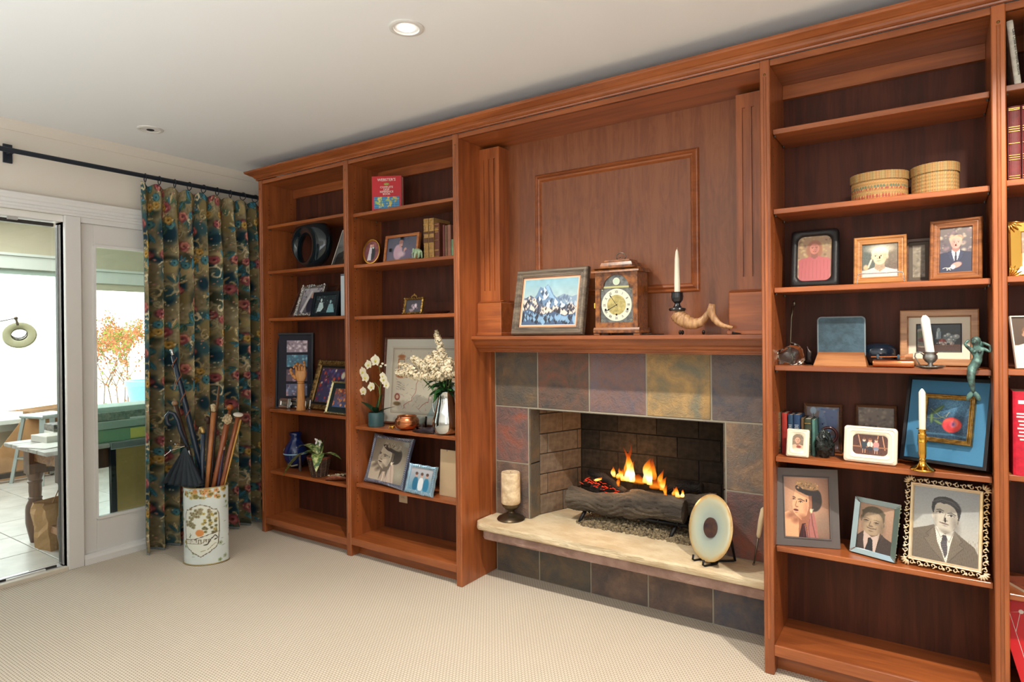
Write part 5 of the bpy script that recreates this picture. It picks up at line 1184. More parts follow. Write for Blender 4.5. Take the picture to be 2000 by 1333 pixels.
MB().box(0, .22, 0, .028, 0, .30).build('cover', mat('bright_red_cover', (206, 26, 34), .4), t, bevel=.001); MB().box(.002, .218, .003, .025, .295, .312).build('patterned_edge', mat('patterned_edge', (206, 184, 140), .7, rgb2=(110, 80, 52), vscale=120), t)
mb = MB(); mb.tube([(.03, -.001, .02), (.03, -.001, .262), (.06, -.001, .262), (.19, -.001, .262)], .0008, 4); mb.tube([(.03, -.001, .20), (.06, -.001, .262)], .0008, 4); mb.ell((.062, -.001, .262), (.007, .001, .007), 12, 6); tag(mb.build('line_drawing', wh, t), kind='stuff')
# ================================================================== bookcase left, first bay
Z1 = SH[1]; Z2 = SH[2]
# dark glossy ring sculpture
pc = onY(609, 522, .14); sc_ = onY(648, 500, .14)[0]-onY(572, 500, .14)[0]; Ro = sc_/2
t = empty('ring_sculpture', (pc[0], .14, Z1[1]+.0005), -.1, 0, 'dark glossy ring sculpture with off-centre hole', 'sculpture')
pts = []; rs_ = []
for k in range(33):
    a = 2*PI*k/32; ox, oz = Ro*math.cos(a), Ro*.80*math.sin(a)+Ro*.80; ix, iz = -Ro*.28+Ro*.50*math.cos(a), Ro*.47*math.sin(a)+Ro*.56
    pts.append(((ox+ix)/2, 0, (oz+iz)/2)); rs_.append(math.hypot(ox-ix, oz-iz)/2)
mb = MB(); n_ = 16; vs = []; cx_, cz_ = -Ro*.12, Ro*.68
for k in range(32):
    p = pts[k]; a = math.atan2(p[2]-cz_, p[0]-cx_)
    for j in range(n_):
        w = 2*PI*j/n_; vs.append((p[0]+math.cos(a)*math.cos(w)*rs_[k], math.sin(w)*(.022+rs_[k]*.45), p[2]+math.sin(a)*math.cos(w)*rs_[k]))
mb.add(vs, [(k*n_+j, ((k+1) % 32)*n_+j, ((k+1) % 32)*n_+(j+1) % n_, k*n_+(j+1) % n_) for k in range(32) for j in range(n_)])
zmin = min(v_[2] for v_ in vs); mb.v = [(x, y, z_-zmin) for x, y, z_ in mb.v]
mb.build('ring', mat('black_green_glaze', (18, 32, 38), .07, coat=.6), t, smooth=True)
frame_at('framed_photo', 'white-bordered black and white photo leaning beside the upright, next to ring sculpture', (647, 521), .10, (690, 519), .06, (664, 452), Z1[1], R(20), flat_p(.003, .003), mat('white_frame_edge', (232, 222, 206), .5), lambda w, h: bust(Cv(w, h, 70).grad((196, 204, 206), (160, 160, 156)), .55*w/h, .62, .16, (196, 190, 180), (40, 38, 38), (70, 72, 74), (220, 220, 216), (40, 40, 44)), depth=.005)
a = onY(665.5, 618, .10); t = empty('white_binder', ((a[0]+UP[1][0])/2, .10, Z1[2]+.0005), 0, 0, 'tall narrow white binder standing beside the dividing upright', 'binder')
hw = (UP[1][0]-a[0])/2-.001; MB().box(-hw, hw, 0, .17, 0, .265).build('cover', mat('pale_binder', (198, 208, 214), .5), t, bevel=.002); MB().box(-hw+.002, hw-.002, -.001, .001, .255, .262).build('top_band', mat('dark_band', (70, 84, 96), .5), t)
frame_at('framed_photo', 'plain brown leaning frame behind the ornate silver frame', (562, 619), .17, (640, 618), .17, (583, 562), Z1[2], R(27), flat_p(.02, .006), mahog, lambda w, h: Cv(w, h, 40, (70, 50, 44)).noise(8, 8, 2), depth=.008)
def couple_dark(c): c.grad((190, 186, 190), (90, 84, 96)); foliage(c, 4, [(140, 134, 150), (60, 56, 66)], 40); c.ell(.55*c.W, .35, .22, .3, (36, 38, 56)); c.ell(.55*c.W, .72, .1, .12, (190, 150, 130)); c.poly([(.1, .1), (.4*c.W, .9), (.5*c.W, .9), (.2*c.W, 0)], (210, 206, 206)); return c
A = ((575, 620), .095, (620, 620), .095, (590, 561), Z1[2], R(20))
t = frame_at('framed_photo', 'ornate silver leaf-pattern frame between brown frame and black frame', *A, P_(.022, [(0, .6*.012), (.2, .012), (.6, .009), (.9, .006), (1, 0)]), silver, ph(couple_dark, 60))
loc, yaw, w, h = px_frame(*A); mb = MB(); q = random.Random(8)
for k in range(110):
    s_ = q.random()*(2*w+2*h)
    if s_ < w: p = (-w/2+s_, .010)
    elif s_ < w+h: p = (w/2-.010, s_-w)
    elif s_ < 2*w+h: p = (-w/2+s_-w-h, h-.010)
    else: p = (-w/2+.010, s_-2*w-h)
    mb.ell((p[0]+q.uniform(-.008, .008), -.011, p[1]+q.uniform(-.008, .008)), (.012, .004, .0035), 8, 5, Matrix.Rotation(q.uniform(-1, .2), 3, 'Y'))
mb.build('leaf_ornament', silver, t, smooth=True)['kind'] = 'stuff'
def bw_two(c): c.grad((30, 44, 50), (22, 34, 40)); foliage(c, 4, [(70, 92, 98), (20, 30, 36), (120, 140, 146)], 90); W = c.W; c.ell(.28*W, .72, .07, .1, (206, 224, 226)); c.poly([(.12*W, .1), (.2*W, .6), (.36*W, .6), (.42*W, .3), (.3*W, .1)], (190, 212, 214)); c.ell(.72*W, .62, .07, .1, (150, 190, 196)); c.poly([(.58*W, 0), (.66*W, .5), (.84*W, .5), (.95*W, 0)], (132, 178, 186)); c.noise(10, 30, 3); return c
frame_at('framed_photo', 'black frame with small black and white photo of two people', (607, 619), .085, (657, 617), .085, (614.5, 573), Z1[2], R(12), flat_p(.022, .008), mat('black_frame', (16, 26, 34), .4), ph(bw_two, 60))
# shelf with the wooden hand
blk = mat('black_mat_frame', (24, 28, 38), .5)
A = ((538, 797), .085, (611, 799), .235, (538, 652), Z1[3], R(3)); loc, yaw, w, h = px_frame(*A)
t = empty('collage_frame', (loc[0], loc[1], loc[2]+.003), yaw, -R(4), 'large black frame with a column of four small photos', 'picture frame')
v, f = frame_loft(-w/2, w/2, 0, h, [(0, -.016), (0, .006), (.012, .006), (.015, 0)], 0); MB().add(v, f).build('frame', blk, t); MB().box(-w/2+.002, w/2-.002, .002, .014, .002, h-.002).build('mat_board', mat('charcoal_mat', (38, 38, 50), .8), t)
specs = [((150, 130, 146), [(206, 190, 200), (110, 92, 104), (226, 212, 220)]), ((36, 96, 124), [(46, 140, 168), (24, 60, 84), (120, 170, 196)]), ((90, 60, 80), [(206, 150, 160), (150, 50, 80), (60, 60, 84)]), ((90, 96, 130), [(150, 160, 200), (60, 60, 90), (196, 150, 160)])]
for k, (bgc, cols) in enumerate(specs):
    zt_ = h*(.90-.195*k); picture('photo', foliage(Cv(w*.56, h*.155, 40, bgc), k+3, cols, 36, .03, .14), -w*.22, w*.34, zt_-h*.16, zt_, -.0002+.0015, t)
def minif(u0, u1, vt, vb, y, lb, gable=False):
    A = ((u0, vb), y, (u1, vb), y, (u0, vt), Z1[3], R(8)); loc, yaw, w, h = px_frame(*A)
    t = frame_at('framed_photo', lb, *A, P_(w*.22, [(0, .004), (.3, .007), (.8, .005), (1, 0)]), silver, lambda w, h: bust(Cv(w, h, 40).grad((140, 130, 110), (120, 110, 96)), .5*w/h, .6, .22, (170, 140, 110), (70, 60, 50), (110, 100, 90), lapel=False))
    if gable: MB().prism([(-w/2-.002, h), (w/2+.002, h), (0, h*1.25)], 'y', -.004, .008).build('gable', silver, t)
minif(544.5, 563.5, 778, 798, .10, 'tiny square silver frame at left, in front of the black collage frame')
minif(565, 582, 781, 797, .14, 'tiny silver frame with pointed top, just left of the wooden hand', True)
minif(594, 606, 781, 794, .16, 'tiny pale silver frame just right of the wooden hand', True)
# wooden artist's hand
pc = onY(588, 803, .10); t = empty('wooden_hand', (pc[0], .10, Z1[3]+.0005), R(32), 0, "pale jointed wooden artist's hand standing upright with curled fingers", 'model hand')
hw_ = mat('beech_wood', (220, 160, 98), .4, rgb2=(200, 138, 80), vscale=12, stretch=(8, 8, 1))
MB().lathe([(0, 0), (.030, 0), (.031, .003), (.027, .03), (.0245, .12), (.024, .172), (.021, .178), (0, .178)], 28).build('forearm', hw_, t, smooth=60)
MB().lathe([(0, .179), (.020, .179), (.0235, .184), (.023, .19), (0, .19)], 24).build('wrist', hw_, t, smooth=60)
pm = MB(); rows = [(.190, .021, .017), (.205, .029, .018), (.225, .037, .018), (.245, .039, .016), (.262, .037, .013), (.268, .030, .009)]; vs = []
for zz, rx_, ry_ in rows:
    for j in range(20): a = 2*PI*j/20; vs.append((rx_*math.copysign(abs(math.cos(a))**.8, math.cos(a)), ry_*math.sin(a), zz))
pm.add(vs, [(i*20+j, i*20+(j+1) % 20, (i+1)*20+(j+1) % 20, (i+1)*20+j) for i in range(5) for j in range(20)]+[tuple(range(19, -1, -1)), tuple(range(100, 120))]); pm.build('palm', hw_, t, smooth=True)
for k, (fx_, L_, c0) in enumerate(((-.028, .036, .5), (-.0095, .042, .15), (.0095, .039, .3), (.027, .031, .0))):
    p = Vector((fx_, 0, .262)); ang = [c0*.4, c0+.9 if k < 3 else .25, c0+1.9 if k < 3 else .5]; f_ = []
    for q_, (l_, r_) in enumerate(((L_, .0085), (L_*.72, .0078), (L_*.6, .0068))):
        dv = Vector((fx_*.6*(1 if q_ == 0 else 0), -math.sin(ang[q_]), math.cos(ang[q_]))).normalized(); e = p+dv*l_
        o = MB().tube([p, p+dv*l_*.12, p+dv*l_*.85, e], [r_*.7, r_, r_*.93, r_*.6], 12).build('finger_segment', hw_, t, smooth=True); p = e
p = Vector((-.030, -.006, .212))
for q_, (l_, r_, dv) in enumerate(((.036, .0105, (-.55, -.35, .75)), (.030, .0088, (-.15, -.5, .85)), (.022, .0076, (.3, -.5, .8)))):
    dv = Vector(dv).normalized(); e = p+dv*l_; MB().tube([p, p+dv*l_*.12, p+dv*l_*.85, e], [r_*.7, r_, r_*.93, r_*.6], 12).build('thumb_segment', hw_, t, smooth=True); p = e
def floral(c): c.grad((76, 56, 96), (60, 64, 100)); foliage(c, 5, [(120, 70, 130), (84, 96, 150), (50, 40, 70)], 60, .03, .08); foliage(c, 6, [(196, 60, 50), (220, 100, 60), (150, 40, 60)], 60, .02, .06); foliage(c, 7, [(236, 226, 200), (120, 130, 80)], 26, .02, .05); c.ell(.55*c.W, .8, .09, .1, (226, 220, 196), .3); return c
def ornate(t, w, h, bw, m_, seed, n_=90, y=-.012):
    q = random.Random(seed); mb = MB(); per = 2*(w+h)
    for k in range(n_):
        s_ = per*(k+.5*q.random())/n_; o = bw*(.2+.35*(k % 2))
        if s_ < w: p = (-w/2+s_, o)
        elif s_ < w+h: p = (w/2-o, s_-w)
        elif s_ < 2*w+h: p = (w/2-(s_-w-h), h-o)
        else: p = (-w/2+o, h-(s_-2*w-h))
        mb.ell((p[0], y, p[1]), (bw*q.uniform(.16, .3), .004, bw*q.uniform(.14, .24)), 8, 5, Matrix.Rotation(q.uniform(0, 3), 3, 'Y'))
    for sx_, sz_ in ((-1, 0), (1, 0), (-1, 1), (1, 1)): mb.ell((sx_*(w/2-bw*.35), y, bw*.35 if not sz_ else h-bw*.35), (bw*.5, .007, bw*.5), 12, 7)
    mb.build('carved_ornament', m_, t, smooth=True)['kind'] = 'stuff'
gold2 = mat('dull_gold', (160, 128, 76), .45, .7, rgb2=(110, 84, 46), vscale=50, bump=.3, bscale=120)
A = ((601, 797), .17, (700, 808), .13, (613, 705), Z1[3], R(18)); t = frame_at('framed_painting', 'ornate gold frame with colourful flower painting, partly hidden by the upright', *A, P_(.036, [(0, .006), (.15, .014), (.45, .012), (.7, .006), (.85, .008), (1, 0)]), gold2, ph(floral, 90), mat_c=mat('black_liner', (16, 20, 22), .6), mat_in=.018, fillet=gold2, pm=paint_m, part='painting', cat='picture')
loc, yaw, w, h = px_frame(*A); ornate(t, w, h, .036, gold2, 3)
def orange_pic(c): c.grad((120, 70, 60), (70, 90, 140)); foliage(c, 15, [(220, 120, 50), (236, 160, 90), (180, 70, 50), (120, 100, 140)], 60, .03, .09); return c
A = ((635, 806), .06, (700, 812), .05, (652.5, 746), Z1[3], R(18)); t = frame_at('framed_painting', 'small silver-gold frame with wide dark mat and orange picture, front of larger', *A, P_(.012, [(0, .004), (.4, .009), (1, 0)]), mat('pale_gold', (190, 180, 140), .35, .9), ph(orange_pic, 50), mat_c=mat('dark_green_mat', (18, 34, 38), .7), mat_in=.034, pm=paint_m, part='painting', cat='picture')
loc, yaw, w, h = px_frame(*A); ornate(t, w, h, .012, mat('pale_gold', (0, 0, 0)), 4, 70, -.008)
# shelf with plant
z = Z1[4]
pc = onY(578, 920, .19); t = empty('glass_vase', (pc[0], .19, z+.0005), 0, 0, 'cobalt blue glass pitcher vase behind the trailing plant', 'vase')
cob = mat('cobalt_glass', (16, 44, 110), .06, trans=.35, coat=.5)
MB().lathe([(.02, 0), (.045, .01), (.075, .06), (.082, .11), (.065, .16), (.04, .19), (.034, .22), (.045, .245), (.042, .246), (.030, .22), (.034, .19)], 32, cap=False).build('body', cob, t, smooth=True)
MB().lathe([(.0835, .100), (.0845, .104), (.0835, .108)], 32, cap=False).build('pale_line', mat('pale_blue_line', (150, 190, 210), .3), t)
MB().tube([(-.078, -.03, .13), (-.092, -.04, .10), (-.088, -.045, .06), (-.098, -.05, .03), (-.10, -.05, .004)], [.006, .0055, .005, .005, .006], 8).build('handle', mat('frosted_green', (120, 140, 122), .4), t, smooth=True)
# basket with plant
pc = onY(624, 932, .11); bx_, by_ = pc[0], .11
t = empty('potted_plant', (bx_, by_, z+.0005), 0, 0, 'striped-leaf plant in a dark round wicker basket with reddish rim', 'potted plant')
wick = mat('dark_wicker', (92, 66, 52), .7, rgb2=(50, 36, 30), vscale=40); wick2 = mat('red_wicker', (150, 74, 50), .7, rgb2=(110, 50, 36), vscale=40)
def wicker(zs, r0, r1, m_, name, amp=.0022, n_=72, rr_=.0028, ribs=24):
    mb = MB()
    for i, zz in enumerate(zs):
        f_ = i/max(1, len(zs)-1); r_ = r0+(r1-r0)*f_; ph_ = (i % 2)*PI
        mb.tube([((r_+amp*math.cos(ribs/2*2*PI*j/n_+ph_))*math.cos(2*PI*j/n_), (r_+amp*math.cos(ribs/2*2*PI*j/n_+ph_))*math.sin(2*PI*j/n_), zz) for j in range(n_+1)], rr_, 5, cap=False)
    return tag(mb.build(name, m_, t, smooth=True), kind='stuff')
wicker([.004+.0052*k for k in range(22)], .050, .073, wick, 'woven_strands'); wicker([.119, .124, .129], .074, .076, wick2, 'woven_rim')
for k in range(12): a = 2*PI*k/12; MB().tube([(.050*math.cos(a), .050*math.sin(a), 0), (.073*math.cos(a), .073*math.sin(a), .118)], .0026, 6).build('stake', mat('pale_stake', (150, 122, 92), .7), t)
MB().lathe([(0, .002), (.048, .002), (.070, .115), (0, .118)], 24, cap=False).build('liner', mat('basket_dark', (26, 22, 20), .9), t)
MB().ell((0, 0, .112), (.068, .068, .03), 20, 8).build('moss', mat('dry_moss', (96, 84, 60), .95, rgb2=(60, 54, 40), vscale=80, bump=1, bscale=200, bdist=.01), t, smooth=True)
m, nt, b = _new('striped_leaf'); 
n1 = _noise(nt, _coord(nt, (1, 1, 1)).outputs[0], 38, 3); r = _ramp(nt, n1.outputs['Fac'], [(.42, (64, 98, 52)), (.52, (130, 150, 78)), (.62, (206, 210, 150))]); nt.links.new(r.outputs[0], b.inputs['Base Color']); b.inputs['Roughness'].default_value = .35; leafm = m
for d_, L_, w_, cu in (((-1.0, -.35, .75), .34, .085, 1.0), ((-.95, .0, .95), .33, .075, .62), ((.55, -.6, .9), .20, .085, 1.1), ((-.35, .3, 1.0), .16, .055, .25), ((.2, .2, 1.0), .17, .055, .15), ((1.0, .3, .7), .20, .05, .6), ((-.5, -.5, .9), .2, .06, .75)):
    mb = MB(); leaf(mb, (0, 0, .125), d_, L_, w_, curl=cu, n=10); mb.build('leaf', leafm, t, smooth=True)
petal = mat('white_petal', (232, 226, 222), .5); petal2 = mat('cream_petal', (238, 232, 208), .5)
MB().tube([(0, 0, .12), (.004, -.01, .18), (.0, -.01, .215)], .002, 6).build('stem', mat('green_stem', (84, 110, 60), .5), t)
for cx, cz in ((-.006, .232), (.028, .222)):
    mb = MB()
    for a, L_ in ((.6, .022), (2.4, .022), (4.4, .026)): leaf(mb, (cx, -.015, cz), (math.cos(a), -.2, math.sin(a)), L_, .018, up=(0, 1, 0), curl=0, n=6)
    mb.build('flower', petal, t, smooth=True)
pc = onY(586, 925, .13); t = empty('twig_post', (pc[0], .13, z+.0005), 0, 0, 'short pale birch twig post between the blue vase and the basket', 'ornament')
MB().tube([(0, 0, 0), (.002, 0, .05), (-.001, 0, .115)], [.009, .007, .0075], 10).build('post', mat('birch_bark', (120, 106, 96), .8, rgb2=(60, 52, 50), vscale=50), t); MB().tube([(-.09, -.03, .045), (-.05, -.03, .034), (-.01, -.01, .044)], [.003, .004, .006], 7).build('branch', mat('pale_branch', (140, 138, 112), .7), t)
pc = onY(655, 937, .07); t = empty('carved_shell', (pc[0]+.01, .075, z+.0005), R(24), 0, 'reddish carved wooden boat-shaped shell beside the wicker basket', 'ornament')
mb = MB(); vs = []; n1_ = 16
for i in range(n1_+1):
    u = i/n1_; wd = .032*math.sin(PI*min(1, u*.9+.07))**.6; hh = .034*math.sin(PI*min(1, u*.9+.06))**.5
    for j in range(9): a = PI+PI*j/8; vs.append((-.075+.15*u, wd*math.cos(a), hh+hh*.95*math.sin(a)+.010*u))
mb.add(vs, [(i*9+j, i*9+j+1, (i+1)*9+j+1, (i+1)*9+j) for i in range(n1_) for j in range(8)]); o = mb.build('shell', mat('carved_wood_red', (158, 92, 64), .35, rgb2=(104, 54, 40), vscale=40, bump=.4), t, smooth=True); sm = o.modifiers.new('thickness', 'SOLIDIFY'); sm.thickness = .004
mb = MB(); q = random.Random(2)
for k in range(26): u = q.uniform(.15, .85); mb.ell((-.075+.15*u, q.uniform(-.018, .018), .034+.008*u), (.008, .006, .006), 7, 5)
mb.build('inlay_beads', mat('pearly_beads', (206, 196, 160), .3, rgb2=(110, 84, 60), vscale=90), t, smooth=True)['kind'] = 'stuff'

# ================================================================== second bay
P0 = onY(733, 409, .10); P1 = onY(776, 404, .10); w = P1[0]-P0[0]; h = onY(733, 341, .10)[2]-onY(733, 409, .10)[2]
t = empty('dictionary', ((P0[0]+P1[0])/2, .105, Z2[0]+.0005), R(27), 0, 'thick red reference book with a world map cover facing the room', 'book')
red = mat('book_red', (190, 36, 46), .4); MB().box(-w/2, w/2, 0, .003, 0, h).box(-w/2, w/2, .042, .045, 0, h).box(-w/2, -w/2+.003, .003, .042, 0, h).build('cover', red, t, bevel=.0008); MB().box(-w/2+.003, w/2-.003, .003, .042, .003, h-.003).build('pages', mat('book_pages', (226, 216, 190), .8), t)
mp = Cv(w*.86, h*.34, 60, (36, 120, 170)); mp.blobs(22, .08*mp.W, .36*mp.W, .35, .95, .04, .1, [(226, 200, 60), (150, 180, 70)], 3); mp.blobs(10, .2*mp.W, .36*mp.W, .05, .4, .04, .08, [(226, 200, 60)], 4); mp.blobs(30, .48*mp.W, .95*mp.W, .4, .95, .04, .11, [(226, 190, 60), (190, 160, 60), (150, 180, 70)], 5); mp.blobs(10, .5*mp.W, .68*mp.W, .1, .5, .04, .08, [(226, 190, 60)], 6)
for k in range(1, 5): mp.line([(0, .2*k), (mp.W, .2*k)], .01, (120, 180, 210)); mp.line([(mp.W*.2*k, 0), (mp.W*.2*k, 1)], .01, (120, 180, 210))
picture('map_print', mp, -w*.43, w*.43, h*.07, h*.41, -.0006, t)
wt = mat('cover_white', (240, 234, 226), .5)
for s_, sz, zz in (("WEBSTER'S", .0205, .855), ('COMPLETE', .0145, .655), ('DESK', .0145, .59), ('REFERENCE', .0145, .525), ('BOOK', .0145, .46)): text('cover_lettering', s_, sz*1.12, wt, t, (0, -.0008, h*zz))
MB().prism([(.018*math.cos(2*PI*k/20), h*.765+.0085*math.sin(2*PI*k/20)) for k in range(20)], 'y', -.0009, 0).build('badge', mat('badge_green', (120, 130, 60), .5), t); text('badge_lettering', 'NEW', .011, mat('badge_yellow', (226, 206, 110), .5), t, (0, -.0014, h*.765-.004))
# oval gold frame
z = Z2[1]; pc = onY(724, 512, .10); rx_, rz_ = .060, .080
t = empty('oval_frame', (pc[0], .10, z+.003), R(16), -R(10), 'oval bright gold frame with a photo of a bride and groom', 'picture frame')
mb = MB(); n_ = 48; pr = [(1, .012), (1.0, -.002), (.97, -.007), (.90, -.008), (.86, -.004), (.83, -.001)]
mb.add([(rx_*s_*math.cos(2*PI*j/n_), y, rz_+rz_*s_*math.sin(2*PI*j/n_)) for s_, y in pr for j in range(n_)], [(i*n_+j, i*n_+(j+1) % n_, (i+1)*n_+(j+1) % n_, (i+1)*n_+j) for i in range(len(pr)-1) for j in range(n_)]+[tuple(range(n_))]); mb.build('frame', goldb, t, smooth=40)
cv = Cv(2*rx_*.84, 2*rz_*.84, 70, (120, 60, 64)); cv.noise(14, 8, 3); cv.ell(.55*cv.W, .45, .14, .34, (34, 40, 48)); cv.ell(.55*cv.W, .78, .06, .07, (196, 140, 120)); cv.poly([(.22*cv.W, .08), (.36*cv.W, .72), (.5*cv.W, .7), (.48*cv.W, .1)], (214, 206, 214)); cv.ell(.42*cv.W, .78, .055, .065, (214, 170, 150)); cv.poly([(.5*cv.W, .7), (.66*cv.W, .72), (.6*cv.W, .62)], (200, 220, 226))
picture('photo', cv, -rx_*.84, rx_*.84, rz_*.16, rz_*1.84, -.0005, t, mask=lambda x, zz: (x/(rx_*.845))**2+((zz-rz_)/(rz_*.845))**2 < 1)
MB().tube([(0, .012, .1), (0, .07, .012)], .003, 6).build('easel_leg', goldb, t); MB().tube([(-.02, -.002, .0015), (.02, -.002, .0015)], .003, 6).build('foot', goldb, t)
def fam(c): c.grad((84, 88, 106), (120, 110, 130)); foliage(c, 3, [(70, 76, 92), (110, 106, 128)], 30); W = c.W; c.ell(.38*W, .35, .26, .34, (206, 170, 186)); c.ell(.46*W, .68, .1, .14, (206, 160, 150)); c.ell(.46*W, .8, .12, .09, (170, 120, 110), .2); c.ell(.62*W, .42, .09, .11, (206, 160, 146)); c.ell(.7*W, .25, .2, .2, (120, 104, 130)); c.ell(.5*W, .25, .2, .12, (220, 190, 200), .4); return c
t = frame_at('framed_photo', 'orange wooden frame with dark corner inlays, photo of a woman and child', (749, 512), .13, (815, 504), .13, (752.5, 463.5), z, R(9), flat_p(.017, .007), wood('orange_wood_frame', (196, 122, 66), (160, 92, 46), 'x', scale=2), ph(fam, 66))
for xx, zz, a_, b_ in ((0, .155, .008, .016),): MB().box(xx-.010, xx+.010, -.0075, -.006, .138, .154).build('inlay', black, t); MB().box(-.094, -.078, -.0075, -.006, .07, .09).build('inlay', black, t)
# little elephant
pc = onY(815, 504, .06); t = empty('elephant_figurine', (pc[0], .062, z+.0005), 0, 0, 'small pale green carved stone elephant in front of the leather books', 'figurine'); jade = mat('pale_jade', (176, 196, 158), .35, rgb2=(140, 170, 136), vscale=40)
skinfig('body', [(.016, 0, .046, (.015, .014)), (.0, 0, .048, (.0165, .015)), (-.018, 0, .052, .011), (-.030, 0, .050, .0075), (-.037, 0, .036, .0045), (-.038, 0, .020, .0035), (-.034, 0, .008, .003),
    (.020, -.010, .026, .0065), (.020, -.010, .004, .006), (.022, .010, .026, .0065), (.024, .010, .004, .006), (-.010, -.010, .026, .006), (-.012, -.010, .004, .006), (-.006, .010, .026, .006), (-.004, .010, .004, .006), (.033, 0, .040, .003), (.036, 0, .022, .0018)],
    [(0, 1), (1, 2), (2, 3), (3, 4), (4, 5), (5, 6), (0, 7), (7, 8), (0, 9), (9, 10), (1, 11), (11, 12), (1, 13), (13, 14), (0, 15), (15, 16)], jade, t, 2)
for sg in (-1, 1): MB().ell((-.020, sg*.013, .050), (.009, .003, .013), 12, 7).build('ear', jade, t, smooth=True); MB().tube([(-.034, sg*.005, .040), (-.040, sg*.006, .034)], [.0018, .0008], 6).build('tusk', mat('ivory_white', (232, 226, 210), .4), t)
# leather bound books
def orn_spine(t, w, h):
    bands(t, w, h, (.02, .17, .19, .36, .38, .52, .60, .68, .84, .86, .97)); mb = MB()
    for f_ in (.09, .275, .76, .92): mb.lathe([(0, 0), (.001, 0)], 4) if False else mb.tube([(w*.55*math.cos(a), -.001, h*f_+w*.55*math.sin(a)) for a in [2*PI*k/10 for k in range(11)]], .0011, 4, cap=False); mb.ell((0, -.001, h*f_), (.0022, .001, .0022), 6, 4)
    tag(mb.build('gilt_medallions', gilt_m, t), kind='stuff'); tag(MB().box(-w*.9, w*.9, -.0012, .004, h*.39, h*.51).box(-w*.9, w*.9, -.0012, .004, h*.61, h*.67).build('title_label', mat('dark_label', (96, 62, 40), .5), t), kind='stuff')
tan = (178, 136, 80)
for k, (u0, u1, vt, cc, fn, lb) in enumerate(((827, 836.5, 428, tan, orn_spine, 'tall tan leather book with gilt medallions, first of the pair'), (837.3, 847, 427, tan, orn_spine, 'tall tan leather book with gilt medallions, second of the pair'), (848, 858, 436, (110, 58, 40), lambda t, w, h: (bands(t, w, h, (.03, .2, .22, .5, .8, .95)), lines(t, w, h, .72, 5, .7)), 'brown leather book with gilt vine spine right of the tan pair'),
        (864, 868, 440, (120, 60, 56), None, 'thin dark red book between brown and faded books'), (868.6, 872.5, 441, (130, 96, 70), None, 'thin faded brown book behind the little green one'), (873, 880, 440, (150, 98, 80), None, 'pinkish brown book near the upright'), (880.6, 885.5, 468, (112, 150, 112), None, 'very small green book touching the upright'))):
    a = onY(u0, 495, .065); b_ = onY(u1, 495, .065); book('book', lb, a[0], b_[0], .065, .21 if k < 3 else .18, z, onY(u0, vt, .065)[2]-z, cc, fn, 'books on the left bookcase')
# next shelf
z = Z2[2]; A = ((787, 613.5), .075, (824, 612), .075, (794, 584), z, R(12)); loc, yaw, w, h = px_frame(*A)
t = frame_at('framed_photo', 'small ornate gold frame with crest, holding a wedding photo', *A, P_(.012, [(0, .004), (.5, .009), (1, 0)]), gold, lambda w, h: Cv(w, h, 40, (60, 56, 66)).blobs(12, .2*w/h, .8*w/h, .1, .6, .06, .14, [(220, 200, 210), (150, 130, 140)], 3))
ornate(t, w, h, .014, gold, 6, 50, -.007); mb = MB()
for k in range(9): a = PI*k/8; mb.ell((.018*math.cos(a), -.005, h+.004+.010*math.sin(a)), (.006, .004, .005), 8, 5)
mb.ell((0, -.005, h+.018), (.006, .004, .007), 8, 5); mb.build('crest', gold, t, smooth=True)
pc = onY(855, 611, .10); t = empty('dark_tray', (pc[0], .10, z+.0005), .1, 0, 'dark boat-shaped dish on the shelf beside the small ornate frame', 'dish')
MB().lathe([(0, 0), (.5, 0), (.8, .006), (1.0, .016), (.96, .016), (.75, .008), (0, .004)], 32, cap=False, sx=.085, sy=.045).build('dish', mat('oxblood_wood', (44, 22, 24), .35), t, smooth=60)
# shelf with orchid, map, pitcher
z = Z2[3]
def map_print(c):
    c.grad((206, 200, 182), (212, 206, 188)); W = c.W; q = random.Random(3)
    for _ in range(130):
        x, y = q.uniform(.08, W-.08), q.uniform(.08, .92); c.line([(x, y), (x+q.uniform(-.06, .06), y+q.uniform(-.04, .04))], .003, q.choice([(130, 120, 110), (150, 90, 80), (110, 120, 130)]), .8)
    for k in range(3):
        pts = [(.2*W+k*.2*W, .1)]; 
        for _ in range(12): pts.append((pts[-1][0]+q.uniform(-.01, .07), pts[-1][1]+q.uniform(0, .08)))
        c.line(pts, .006, (166, 80, 70), .8)
    c.poly([(.5*W, 0), (W, 0), (W, .5), (.7*W, .4)], (150, 186, 190), .7)
    for (x0_, x1_, y0_, y1_) in ((.03, W-.03, .03, .97), (.045, W-.045, .045, .955)): c.line([(x0_, y0_), (x1_, y0_), (x1_, y1_), (x0_, y1_), (x0_, y0_)], .003, (84, 70, 56))
    c.rect(.13, .26, .60, .82, (176, 120, 70)); c.rect(.145, .245, .62, .80, (206, 204, 190)); c.ell(.195, .57, .09, .035, (170, 110, 70), .3); c.ell(.195, .85, .07, .03, (170, 110, 70), .3)
    c.ell(.14, .26, .05, .05, (130, 50, 50), .2); c.ell(.14, .26, .03, .03, (206, 180, 150), .2); c.ell(.14, .16, .07, .03, (120, 100, 70), .3)
    for k in range(30): c.line([(.12+.01*(k % 9), .48-.012*(k//3)), (.20+.012*(k % 7), .475-.012*(k//3))], .002, (100, 90, 84), .8)
    return c
frame_at('framed_map', 'large dark wood frame with an antique map, behind the flowers', (745, 828), .21, (925, 846), .235, (755, 659), z, R(5), [(0, .004), (.004, .010), (.012, .008), (.015, 0)], mahog, lambda w, h: map_print(Cv(w, h, 170)), mat_c=mat('pale_mat', (206, 204, 192), .8), mat_in=.045, part='map', pm=print_m, cat='picture')
